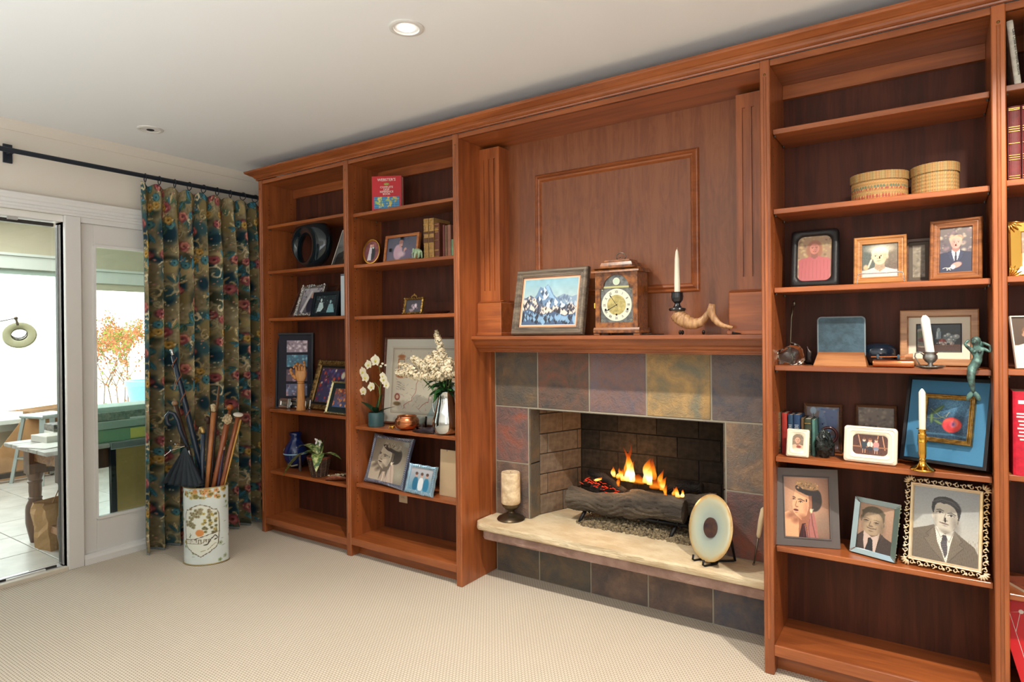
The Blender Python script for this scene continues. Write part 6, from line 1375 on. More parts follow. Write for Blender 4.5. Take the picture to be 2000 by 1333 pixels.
# orchid in a glass pot
pc = onY(735, 832, .10); ox, oy = pc[0], .10
t = empty('potted_orchid', (ox, oy, z+.0005), 0, 0, 'white orchid with dark green leaves in a small blue-green glass pot', 'potted plant')
MB().lathe([(0, 0), (.048, 0), (.050, .006), (.048, .03), (.050, .075), (.046, .085), (.044, .085), (.045, .07), (.043, .012), (0, .010)], 28, cap=False).build('pot', mat('sea_glass', (70, 106, 112), .12, trans=.4), t, smooth=50)
MB().lathe([(0, .012), (.040, .012), (.042, .066), (0, .070)], 20, cap=False).build('potting_bark', mat('bark_chips', (56, 50, 44), .9, rgb2=(96, 84, 70), vscale=90, bump=1), t)
gl_ = mat('orchid_leaf', (30, 62, 40), .35)
for d_, L_, w_, cu in (((-1, -.2, .9), .15, .055, .2), ((.9, .1, .45), .17, .045, .15), ((.5, -.6, .8), .12, .045, .3), ((.1, .3, 1.0), .14, .05, .1)): mb = MB(); leaf(mb, (0, 0, .075), d_, L_, w_, curl=cu, n=9); mb.build('leaf', gl_, t, smooth=True)
sm_ = mat('orchid_stem', (96, 120, 62), .5)
def opt(u, v, y=.10): p = onY(u, v, y); return Vector((p[0]-ox, p[1]-oy, p[2]-z))
s1 = [Vector((.01, 0, .075)), opt(742, 772), opt(744, 742), opt(741, 718), opt(734, 706), opt(720, 703), opt(709, 714), opt(703, 730)]
s2 = [Vector((.01, 0, .075)), opt(742, 775), opt(740, 757), opt(732, 748), opt(722, 750), opt(712, 764), opt(708, 778)]
MB().tube(s1, [.0028, .0026, .0024, .0022, .002, .0018, .0015, .0012], 7).build('stem', sm_, t, smooth=True); MB().tube(s2, [.0026, .0024, .0022, .002, .0018, .0015, .0012], 7).build('stem', sm_, t, smooth=True)
yel = mat('orchid_lip', (206, 196, 96), .5)
def orchid(u, v, s_, rot=0, tilt=0):
    s_ *= 1.38
    c = opt(u, v, .085); mb = MB()
    for a, L_, w_ in ((.25, .024, .030), (PI-.25, .024, .030), (PI/2, .024, .020), (-2.3, .022, .017), (-.85, .022, .017)):
        a += rot; leaf(mb, c, (math.cos(a), -.15+tilt, math.sin(a)), L_*s_, w_*s_, up=(0, 1, 0), curl=.02, n=7, fold=.12)
    o = mb.build('blossom', petal2, t, smooth=True); MB().ell(c+Vector((0, -.004, -.003)), (.004*s_, .006*s_, .005*s_), 8, 6).build('lip', yel, o, smooth=True)
for u, v, s_, ro in ((734, 705, 1.25, 0), (720, 713, 1.0, .3), (709, 727, 1.05, .2), (714, 738, 1.1, -.2), (726, 756, 1.0, .4), (710, 765, .95, 0), (750, 742, 1.0, .3), (755, 752, .9, -.3), (748, 735, .8, 0)): orchid(u, v, s_, ro)
mb = MB()
for u, v in ((747, 711), (753, 714), (744, 716)): mb.ell(opt(u, v, .09), (.010, .006, .007), 8, 6)
mb.build('buds', petal2, t, smooth=True)['kind'] = 'stuff'
# copper bowl
pc = onY(795, 837, .10); t = empty('copper_bowl', (pc[0], .10, z+.0005), 0, 0, 'round beaten copper bowl with a rolled rim in front of the map', 'bowl')
MB().lathe([(0, 0), (.035, 0), (.058, .012), (.070, .030), (.072, .040), (.070, .044), (.072, .048), (.066, .064), (.055, .074), (.058, .080), (.055, .082), (.050, .074), (.062, .060), (.064, .04), (.03, .006), (0, .004)], 40, cap=False).build('bowl', copper, t, smooth=True)
pc = onY(766, 836, .07); t = empty('brass_turtle', (pc[0], .07, z+.0005), 0, 0, 'tiny brass turtle between the orchid pot and the copper bowl', 'figurine')
mb = MB().ell((0, 0, .012), (.018, .014, .010), 14, 8).ell((-.022, 0, .013), (.007, .005, .005), 10, 6)
for a_, b_ in ((-.014, -.011), (-.014, .011), (.013, -.011), (.013, .011)): mb.ell((a_, b_, .005), (.005, .004, .005), 8, 5)
mb.build('body', brass, t, smooth=True)
pc = onY(828, 840, .06); t = empty('leather_pouch', (pc[0], .06, z+.0005), R(-8), 0, 'dark purple-black crumpled leather pouch between bowl and silver pitcher', 'pouch'); rs = np.random.RandomState(2)
mb = MB(); vs = [];
for i in range(13):
    u = i/12
    for j in range(16): a = 2*PI*j/16; q = 1+.1*rs.randn(); vs.append((-.085+.17*u, .032*math.sin(PI*min(1, u*.85+.14))**.6*math.cos(a)*q, max(0, .016*(1+u)*.6*(1+math.sin(a)*q)*(.35+.65*min(1, u*2.2)))))
mb.add(vs, [(i*16+j, i*16+(j+1) % 16, (i+1)*16+(j+1) % 16, (i+1)*16+j) for i in range(12) for j in range(16)]+[tuple(range(15, -1, -1)), tuple(range(192, 208))]); mb.build('pouch', mat('plum_leather', (40, 28, 36), .35, bump=.4, bscale=90), t, smooth=True)
# silver pitcher with hydrangeas
pc = onY(871, 848, .09); px_, py_ = pc[0], .095
t = empty('silver_pitcher', (px_, py_, z+.0005), R(200), 0, 'tall polished silver pitcher holding white flowers', 'pitcher'); ss = mat('polished_silver', (214, 220, 222), .05, 1.0)
MB().lathe([(0, 0), (.048, 0), (.066, .012), (.078, .045), (.077, .075), (.064, .125), (.052, .175), (.046, .21), (.052, .235), (.054, .238), (.051, .238), (.044, .21), (.046, .17), (0, .16)], 48, cap=False).build('body', ss, t, smooth=True)
MB().tube([(.046, .0, .225), (.066, 0, .238), (.082, 0, .215), (.084, 0, .17), (.076, 0, .125), (.062, 0, .11)], [.005, .0045, .004, .004, .004, .005], 10).build('handle', ss, t, smooth=True)
fb = empty('hydrangea_bouquet', (px_, py_, z+.172), 0, 0, 'bouquet of creamy white hydrangea panicles and green leaves in the pitcher', 'flowers')
q = random.Random(11)
def hp_(u, v, y): p = onY(u, v, y); return Vector((p[0]-px_, p[1]-py_, p[2]-z-.172))
heads = [((812, 727), (782, 712), .06, .036), ((822, 735), (775, 727), .03, .036), ((838, 722), (806, 700), .06, .042), ((850, 722), (836, 700), .05, .05), ((868, 722), (848, 690), .09, .042), ((870, 715), (852, 650), .12, .034), ((872, 730), (878, 705), .05, .045), ((865, 735), (822, 735), .03, .036), ((880, 730), (866, 722), .03, .04), ((885, 725), (888, 712), .09, .04)]
crm = mat('hydrangea_cream', (240, 232, 206), .6, rgb2=(226, 206, 170), vscale=40); leafg = mat('bouquet_leaf', (52, 104, 48), .4, rgb2=(30, 66, 36), vscale=14)
for (b0, b1, y, r0) in heads:
    A_ = hp_(b0[0], b0[1], y); B_ = hp_(b1[0], b1[1], y); mb = MB(); L_ = (B_-A_).length
    for _ in range(int(420 if L_ > .07 else 300)):
        tt = q.random(); r_ = r0*(1-.55*tt)*q.uniform(.55, 1.0); d = Vector((q.gauss(0, 1), q.gauss(0, 1), q.gauss(0, 1))).normalized(); c = A_.lerp(B_, tt)+d*r_; s_ = q.uniform(.0065, .0095)
        u1 = d.orthogonal().normalized(); u2 = d.cross(u1); a0 = q.random()*PI
        for k in range(4):
            a = a0+k*PI/2; e = u1*math.cos(a)+u2*math.sin(a); f_ = u1*math.cos(a+PI/2)+u2*math.sin(a+PI/2)
            mb.add([c, c+e*s_*.6+f_*s_*.45+d*.001, c+e*s_*1.1+d*.002, c+e*s_*.6-f_*s_*.45+d*.001], [(0, 1, 2, 3)])
    o = mb.build('flower_head', crm, fb, fix=False); o['kind'] = 'stuff'
    MB().tube([Vector((0, 0, -.06)), A_*.5+Vector((0, 0, .0)), A_], .002, 6).build('stem', sm_, fb)
for k in range(48):
    a = q.uniform(0, 2*PI); el = q.uniform(-.25, .7); d = Vector((math.cos(a), math.sin(a)*.8-.25, el)); mb = MB(); c0 = Vector((q.uniform(-.05, .03), q.uniform(-.03, .03), q.uniform(.07, .14)))
    if k < 10: c0 = Vector((q.uniform(-.03, .02), -.02, q.uniform(.065, .09)))
    leaf(mb, c0, d, q.uniform(.065, .11), q.uniform(.032, .048), curl=q.uniform(.1, .5), n=7, fold=.3); mb.build('leaf', leafg, fb, smooth=True)
# clear glass carafe shape beside the pitcher, seen against the map
pc = onY(824, 832, .16); t = empty('glass_votive', (pc[0], .155, z+.0005), 0, 0, 'small clear glass votive cup between copper bowl and silver pitcher', 'glass')
MB().lathe([(0, 0), (.028, 0), (.030, .004), (.036, .07), (.034, .07), (.028, .008), (0, .006)], 24, cap=False).build('cup', thin_glass('thin_clear', (240, 244, 244)), t, smooth=50)
# shelf with crystal frame
z = Z2[4]
A = ((711, 947), .10, (787, 960), .05, (740, 848), z, R(17)); loc, yaw, w, h = px_frame(*A)
crys = mat('cut_crystal', (98, 104, 126), .06, .35, coat=.8)
def flare_frame(name, label, A, bw, m_, m_rib, cvf, nrib, flare=.10, scal=0, pm=None):
    loc, yaw, w, h = px_frame(*A); t = empty(name, (loc[0], loc[1], loc[2]+.003), yaw, -A[6], label, 'picture frame')
    ins = bw; N = 16
    def outl(k):
        pts = []
        for (x0_, z0_, x1_, z1_) in ((-w/2, 0, w/2, 0), (w/2, 0, w/2, h), (w/2, h, -w/2, h), (-w/2, h, -w/2, 0)):
            for i in range(N):
                s_ = i/N; x = x0_+(x1_-x0_)*s_; zz = z0_+(z1_-z0_)*s_; mx_, mz_ = (0, h/2); b_ = math.sin(PI*s_)*flare*bw*3.2
                nx_, nz_ = (x1_-x0_), (z1_-z0_); L_ = math.hypot(nx_, nz_); nx_, nz_ = -nz_/L_, nx_/L_
                sc2 = scal*(abs(math.sin(3*PI*s_))-.5) if scal else 0
                pts.append((x+nx_*(b_+sc2), zz+nz_*(b_+sc2)))
        return pts
    o = outl(0); inn = []
    for (x0_, z0_, x1_, z1_) in ((-w/2+ins, ins, w/2-ins, ins), (w/2-ins, ins, w/2-ins, h-ins), (w/2-ins, h-ins, -w/2+ins, h-ins), (-w/2+ins, h-ins, -w/2+ins, ins)):
        for i in range(N): s_ = i/N; inn.append((x0_+(x1_-x0_)*s_, z0_+(z1_-z0_)*s_))
    n_ = 4*N; vs = []; prof = [(0, .012), (0, 0), (.1, -.006), (.5, -.007), (.95, -.003), (1, .002)]
    for s_, y in prof:
        for a, b_ in zip(o, inn): vs.append((a[0]+(b_[0]-a[0])*s_, y, a[1]+(b_[1]-a[1])*s_))
    MB().add(vs, [(i*n_+j, i*n_+(j+1) % n_, (i+1)*n_+(j+1) % n_, (i+1)*n_+j) for i in range(len(prof)-1) for j in range(n_)]+[tuple(range(n_))]).build('frame', m_, t)
    mb = MB()
    for k in range(nrib):
        f_ = k/nrib*n_; i = int(f_); fr = f_-i; a = [o[i][q_]*(1-fr)+o[(i+1) % n_][q_]*fr for q_ in (0, 1)]; b_ = [inn[i][q_]*(1-fr)+inn[(i+1) % n_][q_]*fr for q_ in (0, 1)]
        mb.tube([(a[0], -.004, a[1]), (a[0]*.5+b_[0]*.5, -.0085, a[1]*.5+b_[1]*.5), (b_[0], -.004, b_[1])], .0014, 5)
    mb.build('cut_ribs', m_rib, t)['kind'] = 'stuff'
    picture('photo', cvf(w-2*ins, h-2*ins), -w/2+ins-.001, w/2-ins+.001, ins-.001, h-ins+.001, .001, t, pm)
    MB().beam((0, .012, h*.6), (0, .085, .025), .03, .003, up=(1, 0, 0)).build('easel_leg', black, t)
    return t
flare_frame('framed_photo', 'dark cut-crystal frame with flared sides, portrait of a woman in a hat', A, .026, crys, mat('crystal_rib', (196, 202, 216), .08, .7), lambda w, h: lady(Cv(w, h, 150), 'cool'), 96)
def trio(c): c.grad((190, 186, 190), (84, 150, 180)); W = c.W
A2 = ((790, 962), .045, (843, 970), .03, (800, 905), z, R(16))
def trio(c):
    c.grad((196, 190, 196), (100, 150, 176)); W = c.W
    for x, cl in ((.28, (36, 110, 150)), (.52, (226, 230, 236)), (.76, (40, 120, 160))): c.ell(x*W, .28, .18, .32, cl, .1); c.ell(x*W, .68, .08, .1, (206, 160, 140)); c.ell(x*W, .75, .09, .07, (90, 60, 50), .2)
    return c
flare_frame('framed_photo', 'small pale blue glass frame with scalloped edge, photo of three people', A2, .022, mat('ice_blue_glass', (140, 178, 202), .08, .45, coat=.8), mat('ice_rib', (190, 214, 228), .1, .6), lambda w, h: trio(Cv(w, h, 56)), 60, flare=.0, scal=.004)
P0 = onY(858, 966, .10); t = empty('blank_card', (P0[0]+.09, .10, z+.0005), R(0), -R(3), 'plain beige card board standing at right end of the shelf', 'card'); hh = onY(857, 877, .10)[2]-onY(857, 966, .10)[2]
MB().box(-.09, .085, 0, .006, 0, hh).build('board', mat('beige_card', (196, 170, 136), .7), t, bevel=.001); MB().tube([(-.04, -.001, hh-.008), (-.04, .0, hh+.002)], .0015, 5).build('clip', black, t)
# wall socket on the back panel
pa = onY(780, 975, YB-.013); pb = onY(797, 1006, YB-.013)
t = empty('wall_socket', ((pa[0]+pb[0])/2, YB-.0125, .345), 0, 0, 'beige double power outlet on the back panel below the blank card', 'outlet'); ol = mat('outlet_ivory', (206, 188, 156), .4)
MB().box(-.035, .035, -.006, 0, -.058, .058).build('plate', ol, t, bevel=.002)
for sg in (-1, 1):
    o = MB().prism([(.017*math.cos(2*PI*k/16), sg*.024+.016*math.sin(2*PI*k/16)) for k in range(16)], 'y', -.008, -.005).build('socket_face', ol, t)
    for xx in (-.006, .006): MB().box(xx-.001, xx+.001, -.0084, -.008, sg*.024-.004, sg*.024+.005).build('slot', black, o)
# ================================================================== on the mantel shelf
zm = 1.330
A = ((999, 648), .135, (1139, 650), .135, (1014, 532), zm, R(12))
weath = wood('weathered_grey_wood', (122, 108, 92), (78, 68, 58), 'x', rough=.6, scale=2.5, coat=0)
peach = mat('peach_liner', (226, 160, 124), .8)
frame_at('framed_painting', 'wide grey weathered frame with painting of snowy mountain peaks', *A, [(0, .004), (.002, .010), (.008, .016), (.018, .017), (.022, .013), (.024, .013), (.028, .010), (.033, .011), (.036, .007), (.040, .007), (.041, .0)], weath, lambda w, h: mountain(Cv(w, h, 150)), depth=.016, mat_c=peach, mat_in=.012, fillet=mat('white_fillet', (226, 220, 206), .6), pm=paint_m, part='painting', cat='picture', strut=False)
# mantel clock
P0 = onY(1157, 648, .125); P1 = onY(1247, 648, .125); cw = P1[0]-P0[0]; ch = onY(1200, 488, .15)[2]-zm
t = empty('mantel_clock', ((P0[0]+P1[0])/2+.004, .125, zm+.0005), R(0), 0, 'burr walnut bracket clock with arched brass dial and top handle', 'clock')
burr = mat('burr_walnut', (158, 96, 44), .28, rgb2=(84, 46, 26), vscale=38, coat=.4); cwood = wood('clock_case_wood', (150, 92, 46), (100, 58, 30), 'x', scale=2, rough=.28)
D = .135; b = cw/2
for sx_ in (-1, 1):
    for yy in (0.004, D-.028): MB().box(sx_*b-(.032 if sx_ > 0 else 0), sx_*b+(.032 if sx_ < 0 else 0), yy, yy+.024, 0, .010).build('foot', cwood, t, bevel=.002)
MB().box(-b, b, 0, D, .010, .026).build('base', burr, t, bevel=.002)
MB().prism([(-.0, .026), (.006, .036), (D-.006, .036), (D, .026)], 'x', -b+.001, b-.001).build('base_moulding', cwood, t)
cz0, cz1 = .036, .297; c2 = b-.010
# case with an arched opening: side boxes plus arch
ox_ = c2-.024; oz0, oz1, arc = .060, .222, .062
mb = MB().box(-c2, -ox_, .006, .016, cz0, cz1).box(ox_, c2, .006, .016, cz0, cz1).box(-ox_, ox_, .006, .016, cz0, oz0).box(-ox_, -arc-.004, .006, .016, oz1+.018-.018, cz1).box(arc+.004, ox_, .006, .016, oz1, cz1)
ap = [((arc+.004)*math.cos(PI*k/16), oz1+(arc+.002)*math.sin(PI*k/16)) for k in range(17)]
for k in range(16): mb.prism([ap[k], ap[k+1], (ap[k+1][0], cz1), (ap[k][0], cz1)], 'y', .006, .016)
mb.build('front_door', burr, t); MB().box(-c2, c2, .016, D-.006, cz0, cz1).build('case', cwood, t)
MB().tube([(-c2-.004, .010, .155), (-c2-.004, .010, .13)], .004, 8).build('hinge', brass, t)
MB().prism([(-.012, cz1), (-.010, cz1+.008), (.004, cz1+.018), (D-.010, cz1+.018), (D+.004, cz1+.008), (D+.006, cz1)], 'x', -b-.004, b+.004).build('cornice', burr, t)
vs = []; rows = [(b-.008, cz1+.018), (b-.034, cz1+.026), (b-.036, cz1+.034), (b-.042, cz1+.048), (b-.050, cz1+.052), (b-.056, cz1+.060)]
mb = MB(); yc = D/2
for (hx, zz) in rows:
    hy = hx*.62+.01; vs += [(-hx, yc-hy, zz), (hx, yc-hy, zz), (hx, yc+hy, zz), (-hx, yc+hy, zz)]
mb.add(vs, [(i*4+j, i*4+(j+1) % 4, (i+1)*4+(j+1) % 4, (i+1)*4+j) for i in range(5) for j in range(4)]+[(20, 21, 22, 23)]); mb.build('caddy_top', burr, t)
zt_ = cz1+.060; MB().tube([(-.018, yc, zt_+.004), (-.026, yc, zt_+.018), (-.018, yc, zt_+.032), (0, yc, zt_+.038), (.018, yc, zt_+.032), (.026, yc, zt_+.018), (.018, yc, zt_+.004)], .0026, 8).ell((-.014, yc, zt_+.004), (.005, .005, .003), 8, 5).ell((.014, yc, zt_+.004), (.005, .005, .003), 8, 5).tube([(-.008, yc, zt_+.012), (0, yc, zt_+.020), (.008, yc, zt_+.012)], .0018, 6).build('handle', pewter, t, smooth=True)
steel = mat('brushed_dial_plate', (128, 130, 128), .4, .7, var=.25, vscale=60); cream_d = mat('dial_ring', (226, 224, 204), .35, .3); dgold = mat('dial_centre', (200, 184, 120), .45, .5, var=.2, vscale=50)
dp_ = MB().box(-ox_, ox_, .0125, .0135, oz0, oz1+.004); dp_.prism([((arc+.003)*math.cos(PI*k/16), oz1+.003+(arc-.001)*math.sin(PI*k/16)) for k in range(17)], 'y', .0125, .0135)
dial = dp_.build('dial_plate', steel, t); dcz = .143; dr = .0765
def disc(r, y, n=48, cx=0, cz=0, th=.0008, r_in=0): return MB().lathe([(r_in, 0), (r, 0), (r, th), (r_in, th)], n) if False else MB().prism([(cx+r*math.cos(2*PI*k/n), cz+r*math.sin(2*PI*k/n)) for k in range(n)], 'y', y, y+th)
disc(dr, .0115, cz=dcz).build('chapter_ring', cream_d, dial); disc(dr*.62, .0108, cz=dcz).build('dial_centre', dgold, dial)
MB().box(-ox_+.004, ox_-.004, .0105, .0125, oz1+.001, oz1+.010).build('dial_banner', mat('dial_banner', (190, 186, 130), .4, .4), dial)
disc(.0175, .0110, cz=oz1+.032).build('arch_boss', cream_d, dial); disc(.014, .0105, cz=oz1+.032).build('arch_boss_face', mat('boss_face', (196, 214, 190), .3, .3), dial)
for sx_ in (-1, 1):
    for zz in (oz0+.010, oz1-.006):
        mb = MB()
        for k in range(5): mb.ell((sx_*(ox_-.010)+.004*math.cos(k*1.3), .0118, zz+.004*math.sin(k*1.3)), (.0035, .0012, .0025), 8, 5)
        mb.build('spandrel', mat('spandrel_gilt', (150, 150, 130), .35, .8), dial, smooth=True)['kind'] = 'stuff'
ink = mat('clock_ink', (24, 24, 30), .4)
NUM = ['XII', 'I', 'II', 'III', 'IIII', 'V', 'VI', 'VII', 'VIII', 'IX', 'X', 'XI']
for k, s_ in enumerate(NUM):
    a = PI/2-k*PI/6; o = text('numeral', s_, .0185, ink, dial, (dr*.81*math.cos(a), .0110, dcz+dr*.81*math.sin(a)), (PI/2, 0, 0), .0003, sx=.72); 
    o.rotation_euler = (PI/2, -(a-PI/2), 0); c_ = Vector((0, 0, 1)); v_ = Vector((math.cos(a), 0, math.sin(a)))*(-.0066); o.location = Vector(o.location)+v_
def hand(name, ang, L_, w_):
    d = Vector((math.cos(ang), 0, math.sin(ang))); n_ = Vector((-d.z, 0, d.x)); c = Vector((0, .0098, dcz))
    MB().add([c-d*.008-n_*w_*.3, c-d*.008+n_*w_*.3, c+d*L_*.72+n_*w_*.45, c+d*L_*.78+n_*w_*1.2, c+d*L_, c+d*L_*.78-n_*w_*1.2, c+d*L_*.72-n_*w_*.45]+[Vector(p)+Vector((0, .0006, 0)) for p in (c-d*.008-n_*w_*.3, c-d*.008+n_*w_*.3, c+d*L_*.72+n_*w_*.45, c+d*L_*.78+n_*w_*1.2, c+d*L_, c+d*L_*.78-n_*w_*1.2, c+d*L_*.72-n_*w_*.45)],
             [tuple(range(7)), tuple(range(13, 6, -1))]+[(i, (i+1) % 7, 7+(i+1) % 7, 7+i) for i in range(7)]).build(name, ink, dial)
hand('minute_hand', PI/2+R(36), .062, .0026); hand('hour_hand', PI/2+R(118), .058, .0030); MB().ell((0, .0095, dcz), (.003, .001, .003), 10, 6).build('hand_boss', ink, dial)
for a in (-PI/2, -PI/2-1.16, -PI/2+1.16): r_ = dr*(.60 if a == -PI/2 else .80); disc(.0050, .0107, 14, r_*math.cos(a), dcz+r_*math.sin(a)+(.003 if a != -PI/2 else 0)).build('winding_hole', ink, dial)
# key lying by the clock
pc = onY(1280, 647, .12); t = empty('clock_key', (pc[0], .12, zm+.004), 0, 0, 'small dark clock key lying beside the clock', 'key')
MB().tube([(-.018, 0, 0), (.040, 0, 0)], .0022, 8).ell((-.024, 0, .001), (.010, .004, .004), 10, 6).build('key', bronze, t, smooth=True)
# horn candle holder with candle
horn = mat('polished_horn', (190, 148, 104), .38, rgb2=(146, 104, 70), vscale=26, bump=.35, bscale=40, bdist=.004, stretch=(3, 1, 1))
yh = .14
def hp(u, v, r, y=yh): p = onY(u, v, y); return (p[0], y-yh, p[2]-zm), r
c0 = onY(1330, 645, yh); t = empty('horn_candle_holder', (c0[0], yh, zm), 0, 0, 'ridged curved animal horn with a black turned candle cup on top', 'candle holder')
raw = [hp(1319, 613, .026), hp(1325, 618, .033), hp(1334, 625, .032), hp(1345, 631, .029), hp(1357, 633, .024), hp(1368, 630, .020), hp(1377, 622, .016), hp(1384, 611, .013), hp(1387, 602, .009)]
pts = []; rs_ = []
for k in range(len(raw)-1):
    for q_ in range(6):
        f_ = q_/6; p = [raw[k][0][i]*(1-f_)+raw[k+1][0][i]*f_ for i in range(3)]; r_ = raw[k][1]*(1-f_)+raw[k+1][1]*f_
        if k < 4: r_ *= 1+.07*math.sin((k*6+q_)*1.9)*(1-k/5)
        pts.append((p[0]-c0[0], p[1], max(p[2], r_*.92+.003))); rs_.append(r_)
MB().tube(pts, rs_, 18).build('horn', horn, t, smooth=True)
for xx, yy in ((onY(1330, 645, yh)[0]-c0[0], -.012), (onY(1330, 645, yh)[0]-c0[0], .02), (onY(1374, 645, yh)[0]-c0[0], 0)): MB().ell((xx, yy, .011), (.007, .007, .0105), 10, 6).build('foot', bronze, t, smooth=True)
cx_ = onY(1323, 600, yh)[0]-c0[0]; zc_ = onY(1323, 606, yh)[2]-zm; zc2 = onY(1322, 571, yh)[2]-zm; Hc = zc2-zc_
ebony = mat('ebony_turned', (28, 30, 34), .25, coat=.4)
MB().lathe([(0, -.006), (.034, -.004), (.038, .002), (.036, .008), (.020, .012), (.013, .022), (.012, .030), (.016, Hc*.42), (.024, Hc*.55), (.027, Hc*.75), (.025, Hc*.92), (.027, Hc), (.020, Hc), (.013, Hc-.006), (0, Hc-.01)], 30, c=(cx_, 0, zc_)).build('candle_cup', ebony, t, smooth=40)
hcd = onY(1321, 487, yh)[2]-zm-zc2; cd = empty('taper_candle', (c0[0]+cx_, yh, zm+zc2-.005), 0, 0, 'tall ivory taper candle in the black cup on the horn', 'candle')
MB().lathe([(0, 0), (.0125, 0), (.012, hcd*.3), (.0095, hcd*.8), (.006, hcd*.97), (.002, hcd+.004), (0, hcd+.004)], 20).build('wax', wax, cd, smooth=50); MB().tube([(0, 0, hcd), (.002, 0, hcd+.012)], .001, 6).build('wick', mat('wick_pale', (206, 176, 150), .8), cd)
c0b = onY(1400, 643, .12); t = empty('curved_horn', (c0b[0], .12, zm), 0, 0, 'small curved animal horn with black tip lying at right of mantel', 'horn')
raw = [hp(1391, 594, .0125, .12), hp(1389, 604, .0155, .12), hp(1390, 614, .0155, .12), hp(1395, 623, .0145, .12), hp(1403, 632, .0125, .12), hp(1413, 637, .010, .12), hp(1424, 639, .0075, .12), hp(1431, 640, .006, .12)]
MB().tube([(p[0][0]-c0b[0], 0, max(p[0][2], p[1])) for p in raw], [p[1] for p in raw], 14).build('horn', horn, t, smooth=True)
MB().tube([(onY(1430, 640, .12)[0]-c0b[0], 0, .007), (onY(1447, 640, .12)[0]-c0b[0], 0, .004)], [.0065, .0015], 10).build('tip', black, t, smooth=True)

# ================================================================== hearth things
zh = .325
pc = onZ(998, 1014, zh+.002); t = empty('pewter_candle_stand', (pc[0], pc[1], zh), 0, 0, 'squat pewter candle stand on the hearth at left', 'candle stand')
MB().lathe([(0, 0), (.074, 0), (.077, .005), (.070, .014), (.045, .026), (.024, .034), (.018, .044), (.022, .056), (.038, .062), (.046, .072), (.048, .088), (.044, .092), (.040, .086), (0, .084)], 40).build('stand', mat('aged_pewter', (104, 92, 74), .35, .85, var=.2, vscale=20), t, smooth=40)
cd = empty('pillar_candle', (pc[0], pc[1], zh+.0855), 0, 0, 'thick mottled cream pillar candle on the pewter stand', 'candle'); hh = onY(995, 922, pc[1])[2]-zh-.0855
MB().lathe([(0, 0), (.046, 0), (.052, .006), (.053, .02), (.052, hh-.006), (.049, hh), (.044, hh-.003), (0, hh-.004)], 40).build('wax', mat('mottled_wax', (236, 218, 184), .5, rgb2=(196, 170, 136), vscale=26, bump=.5, bscale=50, bdist=.004), cd, smooth=45); MB().tube([(0, 0, hh-.006), (.001, 0, hh+.003)], .001, 6).build('wick', black, cd)
# onyx-like disc on a black stand
pl = onZ(1382, 1103, zh); pr_ = onZ(1432, 1100, zh); cc = onY(1391, 1041, .175)
yawd = R(-36); t = empty('stone_disc', (cc[0]-.028, .165, zh+.010), yawd, -R(14), 'large pale green alabaster disc with a dark centre on the hearth', 'plate')
Rd = (onY(1391, 975, .17)[2]-onY(1391, 1107, .17)[2])/2/math.cos(R(14))*.95
onyx = mat('pale_onyx', (176, 190, 176), .22, rgb2=(150, 168, 158), vscale=9, coat=.5)
m, nt, b_ = _new('onyx_disc'); tc = nt.nodes.new('ShaderNodeTexCoord'); sp_ = nt.nodes.new('ShaderNodeVectorMath'); sp_.operation = 'DISTANCE'; sp_.inputs[1].default_value = (0, 0, Rd); mpp = nt.nodes.new('ShaderNodeMapping'); mpp.inputs['Scale'].default_value = (1, 0, 1)
nt.links.new(tc.outputs['Object'], mpp.inputs[0]); nt.links.new(mpp.outputs[0], sp_.inputs[0]); nz = _noise(nt, tc.outputs['Object'], 12, 4, 1.0)
ma = nt.nodes.new('ShaderNodeMath'); ma.operation = 'DIVIDE'; ma.inputs[1].default_value = Rd; nt.links.new(sp_.outputs['Value'], ma.inputs[0])
mb_ = nt.nodes.new('ShaderNodeMath'); mb_.operation = 'MULTIPLY_ADD'; mb_.inputs[1].default_value = .22; mb_.inputs[2].default_value = -.11; nt.links.new(nz.outputs['Fac'], mb_.inputs[0]); mc = nt.nodes.new('ShaderNodeMath'); mc.operation = 'ADD'; nt.links.new(ma.outputs[0], mc.inputs[0]); nt.links.new(mb_.outputs[0], mc.inputs[1])
r = _ramp(nt, mc.outputs[0], [(.25, (150, 164, 162)), (.55, (170, 184, 172)), (.84, (190, 190, 164)), (.95, (200, 170, 116)), (1.0, (178, 140, 90))]); nt.links.new(r.outputs[0], b_.inputs['Base Color']); b_.inputs['Roughness'].default_value = .25; b_.inputs['Coat Weight'].default_value = .5
o = MB().lathe([(0, .004), (Rd*.3, .004), (Rd*.7, .0), (Rd*.97, -.006), (Rd, -.002), (Rd*.97, .004), (Rd*.7, .010), (0, .014)], 64, cap=False).build('disc', m, t, smooth=60)
for v in o.data.vertices: x, y, zz = v.co; v.co = (x, -zz*-1-.008, y+Rd)
o2 = MB().prism([(Rd*.30*math.cos(2*PI*k/40), Rd+Rd*.30*math.sin(2*PI*k/40)) for k in range(40)], 'y', -.0100, .0).build('dark_centre', mat('dark_centre_stone', (46, 42, 54), .15, rgb2=(84, 64, 54), vscale=18), t)
st = mat('black_iron', (26, 25, 26), .5, .4)
t2 = empty('disc_stand', (cc[0]-.028, .165, zh), yawd, 0, 'black iron easel stand holding the pale stone disc', 'stand')
for sx_ in (-.036, .036): MB().tube([(sx_, -.036, .030), (sx_, -.040, .010), (sx_, -.030, .004), (sx_*1.0, .03, .005), (sx_, .05, .03)], .0048, 8).build('hook', st, t2, smooth=True)
MB().tube([(-.036, .02, .005), (.036, .02, .005)], .004, 8).build('cross_bar', st, t2); MB().tube([(.0, .045, .01), (.03, .075, .10), (.034, .078, .17), (.034, .085, .175), (.036, .110, .10), (.036, .130, .004)], .0055, 8).build('back_loop', st, t2, smooth=True); MB().tube([(-.0, .02, .005), (.036, .125, .006)], .005, 8).build('strut', st, t2)
